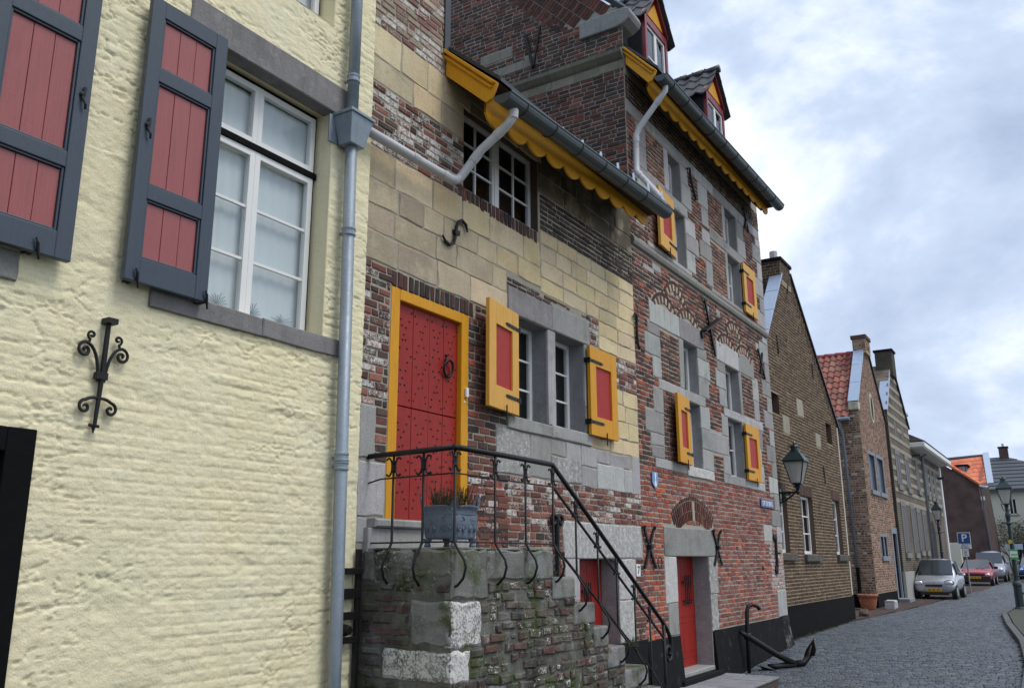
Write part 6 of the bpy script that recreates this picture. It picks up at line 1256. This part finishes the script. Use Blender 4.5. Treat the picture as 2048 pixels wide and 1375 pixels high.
b = MB(); b.tube([(-5.42, 19.6, 3.08), (-5.05, 19.6, 3.08), (-5.0, 19.6, 3.14)], .026, 8); b.tube([(-5.40, 19.6, 2.86), (-5.3, 19.6, 2.90), (-5.15, 19.6, 3.0), (-5.06, 19.6, 3.07)], .02, 8); b.box(-5.42, -5.38, 19.55, 19.65, 2.8, 3.16)
for cxx, czz, r0 in ((-5.30, 3.0, .055), (-5.19, 3.045, .03), (-5.34, 2.93, .03)): b.tube([(p[0], 19.6, p[1]) for p in spiral((cxx, czz), r0*1.15, 1.4, 0, 1, 18)], .014, 6)
b.lathe([(.02, -.1), (.045, -.03), (.02, 0), (.05, .03), (.02, .07)], (-5.0, 19.6, 3.12), 8); b.build('bracket', 'lamp_green', WL); lantern(WL, (-5.0, 19.6, 3.15), .97)
def lamp_post(x, y, label):
    g = gz(y); L = thing('lamp_post', label, 'street lamp', (x, y, g), 'old style street lamps on posts')
    b = MB(); b.lathe([(.17, 0), (.17, .12), (.12, .16), (.115, .75), (.14, .78), (.13, .84), (.075, .92), (.065, 1.7), (.085, 1.74), (.06, 1.8), (.05, 2.55), (.085, 2.6), (.055, 2.66), (.075, 2.85), (.05, 2.95), (.05, 3.1)], (x, y, g), 12); b.build('post', 'lamp_green', L)
    b = MB(); b.tube([(x-.22, y, g+2.62), (x+.22, y, g+2.62)], .016, 6); b.build('ladder_bar', 'lamp_green', L); b = MB()
    for s in (-1, 1): b.tube([(x, y, g+2.95), (x+s*.1, y, g+3.02), (x+s*.14, y, g+3.2)], .012, 6)
    b.build('lantern_cradle', 'lamp_green', L); lantern(L, (x, y, g+3.08), .92); return L
lamp_post(-1.70, 31.2, 'dark green lamp post at the picture\'s right edge carrying a small green sign'); lamp_post(-5.28, 45.0, 'dark lamp post behind the silver car against the banded house')
# small signs and rail on and by the right-hand post
g = gz(31.2)
GS = thing('green_sign', 'small green and white notice fixed to the right lamp post', 'sign', (-1.68, 31.05, 1.65)); b = MB(); b.box(-1.79, -1.56, 31.03, 31.045, 1.64, 1.93); b.build('plate', 'sign_green', GS, bevel=.003); b = MB(); b.box(-1.775, -1.575, 31.02, 31.029, 1.70, 1.875); b.build('panel', 'sign_white', GS)
for k in range(3): m = MB(); m.box(-1.74+k*.055, -1.70+k*.055, 31.012, 31.019, 1.755, 1.80); m.build('mark', 'sign_green', GS)
YD = MB(); YD.lathe([(.06, 0), (.06, .01)], (-1.72, 31.02, 2.16), 12, 'y'); tag(YD.build('yellow_disc', 'sign_yellow', None), 'small round yellow marker on the right lamp post', 'marker')
DS = thing('direction_sign', 'pale blue grey sign plate fixed across the right lamp post', 'sign', (-1.68, 31.28, 1.9)); b = MB(); b.box(-1.9, -1.42, 31.30, 31.32, 1.93, 2.09); b.build('plate', 'zinc_bright', DS, bevel=.003); b = MB(); b.box(-1.73, -1.67, 31.25, 31.30, 1.97, 2.05); b.build('clamp', 'galvanised', DS)
RLG = thing('street_railing', 'dark green iron street railing right of the lamp post', 'railing', (-.6, 31.2, g+.1))
for k in range(3): m = MB(); m.tube([(-.55+k*1.1, 31.2, g), (-.55+k*1.1, 31.2, g+1.15)], .035, 8); m.build('post', 'lamp_green', RLG)
for zz in (.55, 1.05): m = MB(); m.tube([(-1.75, 31.2, g+zz), (2.0, 31.2, g+zz)], .025, 8); m.build('rail', 'lamp_green', RLG)
# parking sign
PS = thing('parking_sign', 'blue parking sign with white subplate on grey post', 'sign', (-4.29, 44.95, gz(44.9))); g = gz(44.9)
m = MB(); m.tube([(-4.29, 44.95, g), (-4.29, 44.95, 2.83)], .03, 8); m.build('post', 'galvanised', PS)
m = MB(); m.box(-4.56, -4.03, 44.9, 44.915, 2.30, 2.82); m.build('plate', 'sign_white', PS, bevel=.004); m = MB(); m.box(-4.535, -4.055, 44.893, 44.899, 2.325, 2.795); m.build('blue_field', 'sign_blue', PS); text_mesh('P', .46, FYn(-4.29, 44.89, 2.56), 'letter', 'sign_white', PS)
m = MB(); m.box(-4.56, -4.03, 44.9, 44.915, 2.10, 2.285); m.build('subplate', 'sign_white', PS, bevel=.003); text_mesh('alleen in', .085, FYn(-4.29, 44.895, 2.235), 'lettering', 'black_paint', PS); text_mesh('de vakken', .085, FYn(-4.29, 44.895, 2.15), 'lettering', 'black_paint', PS)
m = MB(); m.box(-4.41, -4.17, 44.9, 44.915, 1.76, 2.085); m.build('small_plate', 'sign_white', PS, bevel=.003)
for k in range(4): m = MB(); m.box(-4.37+.02*(k % 2), -4.21-.02*(k % 3), 44.893, 44.899, 2.0-k*.06, 2.022-k*.06); m.build('print_line', 'zinc_dark', PS)
# ship's anchor leaning on the tall house
AN = thing('ship_anchor', 'black iron ship anchor leaning against the plinth of the tall house', 'anchor', (-4.6, 15.6, -.2))
b = MB(); b.tube([(-4.93, 15.24, gz(15.24)+.0), (-4.93, 15.27, .5), (-4.92, 15.29, .80), (-4.91, 15.33, .88), (-4.86, 15.40, .91), (-4.80, 15.48, .88), (-4.77, 15.52, .83)], [.03, .034, .034, .033, .032, .03, .034], 10); b.build('stock', 'black_iron', AN, smooth=True)
cr = Vector((-4.36, 15.98, -.08)); b = MB(); b.tube([(-5.02, 15.16, .47), (-4.93, 15.27, .40), (-4.6, 15.68, .1), cr], [.03, .05, .05, .055], 10); b.lathe([(.06, -.05), (.06, .05)], (-4.93, 15.27, .40), 10); b.build('shank', 'black_iron', AN, smooth=True)
a1, a2 = Vector((-4.12, 16.22, .22)), Vector((-4.72, 15.62, -.08)); b = MB(); b.tube([cr, cr+Vector((.12, .12, .02)), Vector((-4.17, 16.17, .04)), a1], [.06, .055, .05, .015], 10); b.tube([cr, cr+Vector((-.14, -.13, -.02)), Vector((-4.62, 15.70, -.11)), a2], [.06, .055, .045, .02], 10); b.build('arms', 'black_iron', AN, smooth=True)
for t, sgn in ((a1, 1), (a2, -1)):
    c = t-Vector((.02*sgn, .02*sgn, .08)); w = Vector((.12, -.12, .02)); u = Vector((.05*sgn, .05*sgn, .17)) if sgn > 0 else Vector((-.15, -.14, .08))
    b = MB(); b.prism([c+w-u*.6, c+w*.9+u*.1, c+u*1.1, c-w*.9+u*.1, c-w-u*.6], tuple(Vector((.012*sgn, .012*sgn, .0)))); b.build('fluke', 'slate_cheek' if sgn < 0 else 'black_iron', AN)
# terracotta pot and stones by the pink house
mat('terracotta', (.36, .115, .055), .8, .25, 6, .2, 50, stain=[((.5, .36, .28), 5, .55, .7, .5)])
px_, py_ = -5.86, 30.45; TP = thing('terracotta_pot', 'large terracotta pot at the foot of the pink brick house', 'pot', (px_, py_, gz(py_)+.016)); b = MB(); b.lathe([(.19, 0), (.21, .04), (.27, .3), (.285, .40), (.315, .405), (.32, .47), (.30, .475), (.285, .47), (.27, .40)], (px_, py_, gz(py_)+.016), 24); b.build('pot', 'terracotta', TP, smooth=True); b = MB(); b.lathe([(.27, .40), (.15, .42)], (px_, py_, gz(py_)+.016), 20); b.build('soil', 'soil', TP)
tw = MB()
for i in range(26): a = random.random()*6.28; r_ = random.random()*.2; tw.tube([(px_+r_*math.cos(a), py_+r_*math.sin(a), gz(py_)+.42), (px_+r_*1.4*math.cos(a), py_+r_*1.4*math.sin(a), gz(py_)+.55+random.random()*.15)], .004, 4)
tag(tw.build('dry_twigs', 'soil', None), 'short dry plant stalks in the terracotta pot', 'plant')
def rock(name, c, s, col, label, seed):
    rr = random.Random(seed); b = MB(); n, m = 10, 6; vs = []
    for i in range(m+1):
        t = math.pi*i/m
        for k in range(n): a = 2*math.pi*k/n; q = 1+rr.uniform(-.14, .14); vs.append((c[0]+s[0]*q*math.copysign(abs(math.sin(t)*math.cos(a))**.7, math.cos(a)), c[1]+s[1]*q*math.copysign(abs(math.sin(t)*math.sin(a))**.7, math.sin(a)), c[2]+s[2]*q*math.copysign(abs(math.cos(t))**.6, math.cos(t))))
    b.add(vs, [(i*n+k, i*n+(k+1) % n, (i+1)*n+(k+1) % n, (i+1)*n+k) for i in range(m) for k in range(n)], col); return tag(b.build(name, 'stone', None), label, 'stone')
b = MB(); rough_block(b, lambda a_, b_, d_: (-5.46+d_, a_, b_), 30.95, 31.52, gz(31)+.0, gz(31)+.27, 0, .3, (.42, .43, .42, .25), .015, .03, 4); b.box(-5.455, -5.18, 30.975, 31.495, gz(31)+.2, gz(31)+.262, (.42, .43, .42, .2)); tag(b.build('stone_block', 'stone', None), 'pale rough stone block by the pink brick house door', 'stone'); rock('boulder', (-5.42, 27.4, gz(27)+.09), (.14, .22, .13), (.11, .075, .055, 0), 'small dark brown boulder at the corner of the black plinth', 5)
# ================================================================ cars
mat('car_silver', (.42, .44, .48), .3, .06, 4, metal=.55, coat=.6); mat('car_red', (.33, .022, .035), .3, .06, 4, metal=.1, coat=.5); mat('car_blue', (.03, .1, .32), .3, .06, 4, metal=.3, coat=.5); mat('van_silver', (.36, .36, .42), .33, .06, 4, metal=.5, coat=.5)
mat('tyre', (.012, .012, .012), .85, .2, 20); mat('rim', (.32, .33, .35), .35, .1, 10, metal=.7); mat('car_trim', (.014, .014, .015), .6, .2, 10); mat('lens', (.7, .72, .74), .12, .05, 10, metal=.3, coat=1); mat('amber', (.6, .2, .02), .3, .05, 10); mat('seat', (.05, .05, .055), .9, .2, 9)
def car(name, label, cx, yf, paint, st, ws, roof_s, wheels, wr, lights, plate, grille, mirror, trim_z=None, W=.75, yaw=0):
    """st: stations (s from the nose, half section of five (x, z)); faces the camera (-Y)"""
    g = gz(yf); C = thing(name, label, 'car', (cx, yf, g)); ca, sa = math.cos(yaw), math.sin(yaw); Lc = st[-1][0]/2
    def Wd(x, s, z): xx, yy = x, s-Lc; return (cx+xx*ca-yy*sa, yf+Lc+xx*sa+yy*ca, g+z)
    def T(mb): mb.v = [Wd(*p) for p in mb.v]; return mb
    b = MB(); ns = len(st)
    for s, sec in st:
        row = [(-x, z) for x, z in sec]+[(x, z) for x, z in sec[:-1][::-1]]
        b.v += [(x, s, z) for x, z in row]; b.c += [(.5, .5, .5, 0)]*9
    b.f = [(i*9+k, (i+1)*9+k, (i+1)*9+k+1, i*9+k+1) for i in range(ns-1) for k in range(8)]+[tuple(range(9)), tuple((ns-1)*9+k for k in range(9))[::-1], ]+[((i+1)*9, i*9, i*9+8, (i+1)*9+8) for i in range(ns-1)]
    body = T(b).build('body', paint, C, smooth=True); sm = body.modifiers.new('s', 'SUBSURF'); sm.levels = 2; sm.render_levels = 2
    (s0, w0, z0), (s1, w1, z1) = ws      # windscreen lower and upper edge
    n_ = 8; b = MB()
    for k in range(n_+1):
        t = -1+2*k/n_; bow = .07*(t*t)
        b.v += [(w0*t, s0+bow, z0), (w1*t, s1+bow*.7, z1)]; b.c += [(.5, .5, .5, 0)]*2
    b.f = [(2*k, 2*k+2, 2*k+3, 2*k+1) for k in range(n_)]; T(b).build('windscreen', 'car_glass', C, smooth=True)
    b = MB(); b.add([(w0*.97, s0+.14, z0-.01), (-w0*.97, s0+.14, z0-.01), (-w1*.97, s1+.12, z1), (w1*.97, s1+.12, z1)], [(0, 1, 2, 3)]); T(b).build('cabin', 'car_trim', C)
    for sx in (-1, 1):
        se = roof_s; b = MB(); xo = W+.004
        b.add([(sx*(xo-.0), s0+.28, z0+.02), (sx*xo, se, z0+.02), (sx*(w1+.06), se-.12, z1-.05), (sx*(w1+.06), s1+.14, z1-.05)], [(0, 1, 2, 3)]); T(b).build('side_window', 'car_trim', C)
        b = MB(); b.box(min(sx*(xo+.02), sx*(xo+.2)), max(sx*(xo+.02), sx*(xo+.2)), s0+.25, s0+.36, z0-.02, z0+.12); T(b).build('mirror', mirror, C, bevel=.03)
        for lx, lz, lw, lh, lm in lights: b = MB(); b.lathe([(1, 0), (.95, -.35), (.6, -.6)], (0, 0, 0), 14, 'y'); b.v = [(sx*lx+p[0]*lw, (.02 if lm == 'lens' else .05)+p[1]*.14+abs(lx)**2*.18, lz+p[2]*lh) for p in b.v]; T(b).build('headlight', lm, C, smooth=True)
        for s in wheels:
            b = MB(); b.lathe([(wr*.62, -.09), (wr*.95, -.085), (wr, -.05), (wr, .05), (wr*.95, .085), (wr*.62, .09)], (sx*(W-.09), s, wr), 20, 'x'); wh = T(b).build('wheel', 'tyre', C)
            b = MB(); b.lathe([(wr*.6, -.07*sx), (wr*.58, .093*sx), (wr*.5, .1*sx), (wr*.2, .095*sx), (.01, .11*sx)], (sx*(W-.09), s, wr), 14, 'x'); T(b).build('rim', 'rim', wh)
            b = MB(); b.lathe([(wr*1.16, -.02), (wr*1.16, .02)], (sx*(W-.12), s, wr*1.02), 20, 'x'); T(b).build('wheel_arch', 'car_trim', C)
    px0, pz0, ps0 = plate; b = MB(); b.box(-.26, .26, ps0-.02, ps0, pz0-.055, pz0+.055); pl = T(b).build('number_plate', 'plate_yellow', C, bevel=.006)
    for k in range(8):
        if k in (2, 5): continue
        b = MB(); b.box(-.2+k*.052, -.2+k*.052+.03, ps0-.024, ps0-.021, pz0-.03, pz0+.03); T(b).build('character', 'car_trim', pl)
    for (x0, x1, zz0, zz1, sg, mm) in grille: b = MB(); b.box(x0, x1, sg-.015, sg+.02, zz0, zz1); T(b).build('grille', mm, C, bevel=.01)
    for sx in (-1, 1): b = MB(); b.tube([(sx*.12+.1, s0-.03, z0-.0), (sx*.2+.38*sx*0+.42, s0+.0, z0+.06)], .012, 5); T(b).build('wiper', 'car_trim', C)
    return C
smart = [(.0, [(.40, .30), (.56, .40), (.58, .52), (.46, .60), (0, .62)]), (.08, [(.58, .20), (.73, .36), (.72, .58), (.58, .70), (0, .73)]), (.42, [(.66, .17), (.76, .45), (.75, .72), (.66, .84), (0, .87)]), (.56, [(.67, .17), (.76, .46), (.75, .82), (.66, .90), (0, .93)]),
         (1.02, [(.67, .17), (.76, .48), (.75, .95), (.57, 1.46), (0, 1.52)]), (1.6, [(.67, .17), (.76, .48), (.75, .98), (.57, 1.50), (0, 1.56)]), (2.2, [(.67, .2), (.77, .55), (.75, .98), (.56, 1.44), (0, 1.5)]), (2.42, [(.64, .28), (.74, .55), (.72, .9), (.54, 1.2), (0, 1.24)]), (2.5, [(.5, .35), (.62, .55), (.6, .85), (.48, 1.0), (0, 1.02)])]
car('city_car', 'small silver two seat city car parked beside the banded house', -4.80, 37.9, 'car_silver', smart, ((.47, .64, .90), (.93, .54, 1.47)), 1.75, (.42, 2.1), .29, [(.53, .62, .16, .085, 'lens'), (.53, .62, .185, .11, 'car_trim')], (0, .36, -.01), [(-.3, .3, .48, .56, .0, 'car_trim'), (-.5, .5, .17, .27, .02, 'car_trim')], 'car_silver', yaw=math.radians(-3))
red = [(.0, [(.5, .28), (.66, .36), (.68, .50), (.6, .66), (0, .68)]), (.1, [(.66, .22), (.77, .38), (.78, .62), (.70, .74), (0, .77)]), (.9, [(.7, .2), (.8, .5), (.79, .78), (.70, .85), (0, .87)]), (1.05, [(.7, .2), (.8, .5), (.79, .82), (.70, .87), (0, .89)]), (1.65, [(.7, .2), (.8, .5), (.79, .88), (.58, 1.33), (0, 1.37)]), (2.6, [(.7, .2), (.8, .5), (.79, .9), (.58, 1.36), (0, 1.4)]), (3.2, [(.7, .22), (.8, .52), (.78, .9), (.56, 1.28), (0, 1.32)]), (3.6, [(.64, .3), (.76, .52), (.74, .85), (.6, .95), (0, .97)]), (3.68, [(.6, .35), (.7, .52), (.68, .8), (.55, .88), (0, .9)])]
car('hatchback', 'red hatchback parked behind the parking sign', -4.75, 52.9, 'car_red', red, ((.98, .68, .88), (1.58, .55, 1.345)), 3.1, (.7, 2.95), .29, [(.57, .58, .13, .075, 'lens')], (0, .44, -.02), [(-.45, .45, .53, .63, .0, 'car_trim'), (-.7, .7, .22, .48, .01, 'car_trim')], 'car_trim', W=.8)
van = [(.0, [(.56, .3), (.74, .42), (.76, .60), (.66, .78), (0, .80)]), (.12, [(.72, .22), (.83, .42), (.83, .72), (.74, .88), (0, .92)]), (.75, [(.76, .2), (.86, .55), (.85, .92), (.75, 1.02), (0, 1.06)]), (.9, [(.76, .2), (.86, .55), (.85, .96), (.75, 1.05), (0, 1.09)]), (1.55, [(.76, .2), (.86, .6), (.85, 1.05), (.70, 1.70), (0, 1.76)]), (2.2, [(.76, .2), (.86, .6), (.85, 1.05), (.72, 1.78), (0, 1.84)]), (3.8, [(.76, .2), (.86, .6), (.85, 1.05), (.72, 1.76), (0, 1.82)]), (4.1, [(.74, .25), (.84, .6), (.83, 1.05), (.70, 1.68), (0, 1.73)]), (4.15, [(.7, .3), (.8, .6), (.79, 1.0), (.66, 1.6), (0, 1.64)])]
car('small_van', 'silver high roofed small van parked behind the red hatchback', -4.62, 59.6, 'van_silver', van, ((.82, .73, 1.07), (1.44, .67, 1.70)), 2.2, (.75, 3.4), .31, [(.60, .72, .15, .10, 'lens')], (0, .42, -.01), [(-.35, .35, .60, .70, .0, 'car_trim'), (-.7, .7, .2, .34, .02, 'car_trim')], 'van_silver', W=.86)
blue = [(s*1.05, [(x*1.05, z*1.03) for x, z in sec]) for s, sec in red]
car('blue_car', 'blue car at the far right beyond the lamp post', -2.62, 66.0, 'car_blue', blue, ((1.02, .71, .91), (1.66, .58, 1.385)), 3.2, (.74, 3.1), .3, [(.62, .62, .13, .07, 'lens')], (0, .40, .02), [(-.45, .45, .54, .62, .03, 'car_trim')], 'car_trim', W=.84)
# shrubs in front of the cream house
mat('twig', (.06, .045, .035), .9, .3, 20); mat('shrub_leaf', (.05, .06, .03), .8, .5, 9)
def shrub(x, y, r, h, seed, label):
    rr = random.Random(seed); g = gz(y); T_ = thing('bare_shrub', label, 'shrub', (x, y, g), 'shrubs before the cream house'); tr, lf = MB(), MB()
    def grow(p, d, L, rad, n):
        q = p+d*L; tr.tube([p, (p+q)/2+Vector((rr.gauss(0, .05), rr.gauss(0, .05), 0))*L, q], [rad, rad*.85, rad*.65], 5, cap=False)
        if n == 0:
            for _ in range(9):
                c = q+Vector((rr.gauss(0, .14), rr.gauss(0, .14), rr.gauss(0, .14))); e = Vector((rr.gauss(0, 1), rr.gauss(0, 1), rr.gauss(0, 1))).normalized()*.06; w = e.orthogonal().normalized()*.03; lf.add([c-e, c+w, c+e, c-w], [(0, 1, 2, 3)])
            return
        for _ in range(3): grow(q, (d+Vector((rr.gauss(0, .55), rr.gauss(0, .55), rr.gauss(.05, .3)))).normalized(), L*rr.uniform(.6, .85), rad*.62, n-1)
    for k in range(3): grow(Vector((x+rr.gauss(0, .1), y+rr.gauss(0, .1), g)), Vector((rr.gauss(0, .3), rr.gauss(0, .3), 1)).normalized(), h*.34, .05, 4)
    tr.build('trunk', 'twig', T_); lf.build('crown', 'shrub_leaf', T_, kind='stuff')
shrub(-4.5, 79.5, 1.2, 4.2, 1, 'tangled shrub left of the right lamp post before the cream house'); shrub(-2.7, 80.5, 1.2, 4.2, 2, 'tangled shrub right of the right lamp post before the cream house'); shrub(-3.6, 78, 1.2, 3.2, 4, 'lower tangled shrub directly behind the right lamp post')
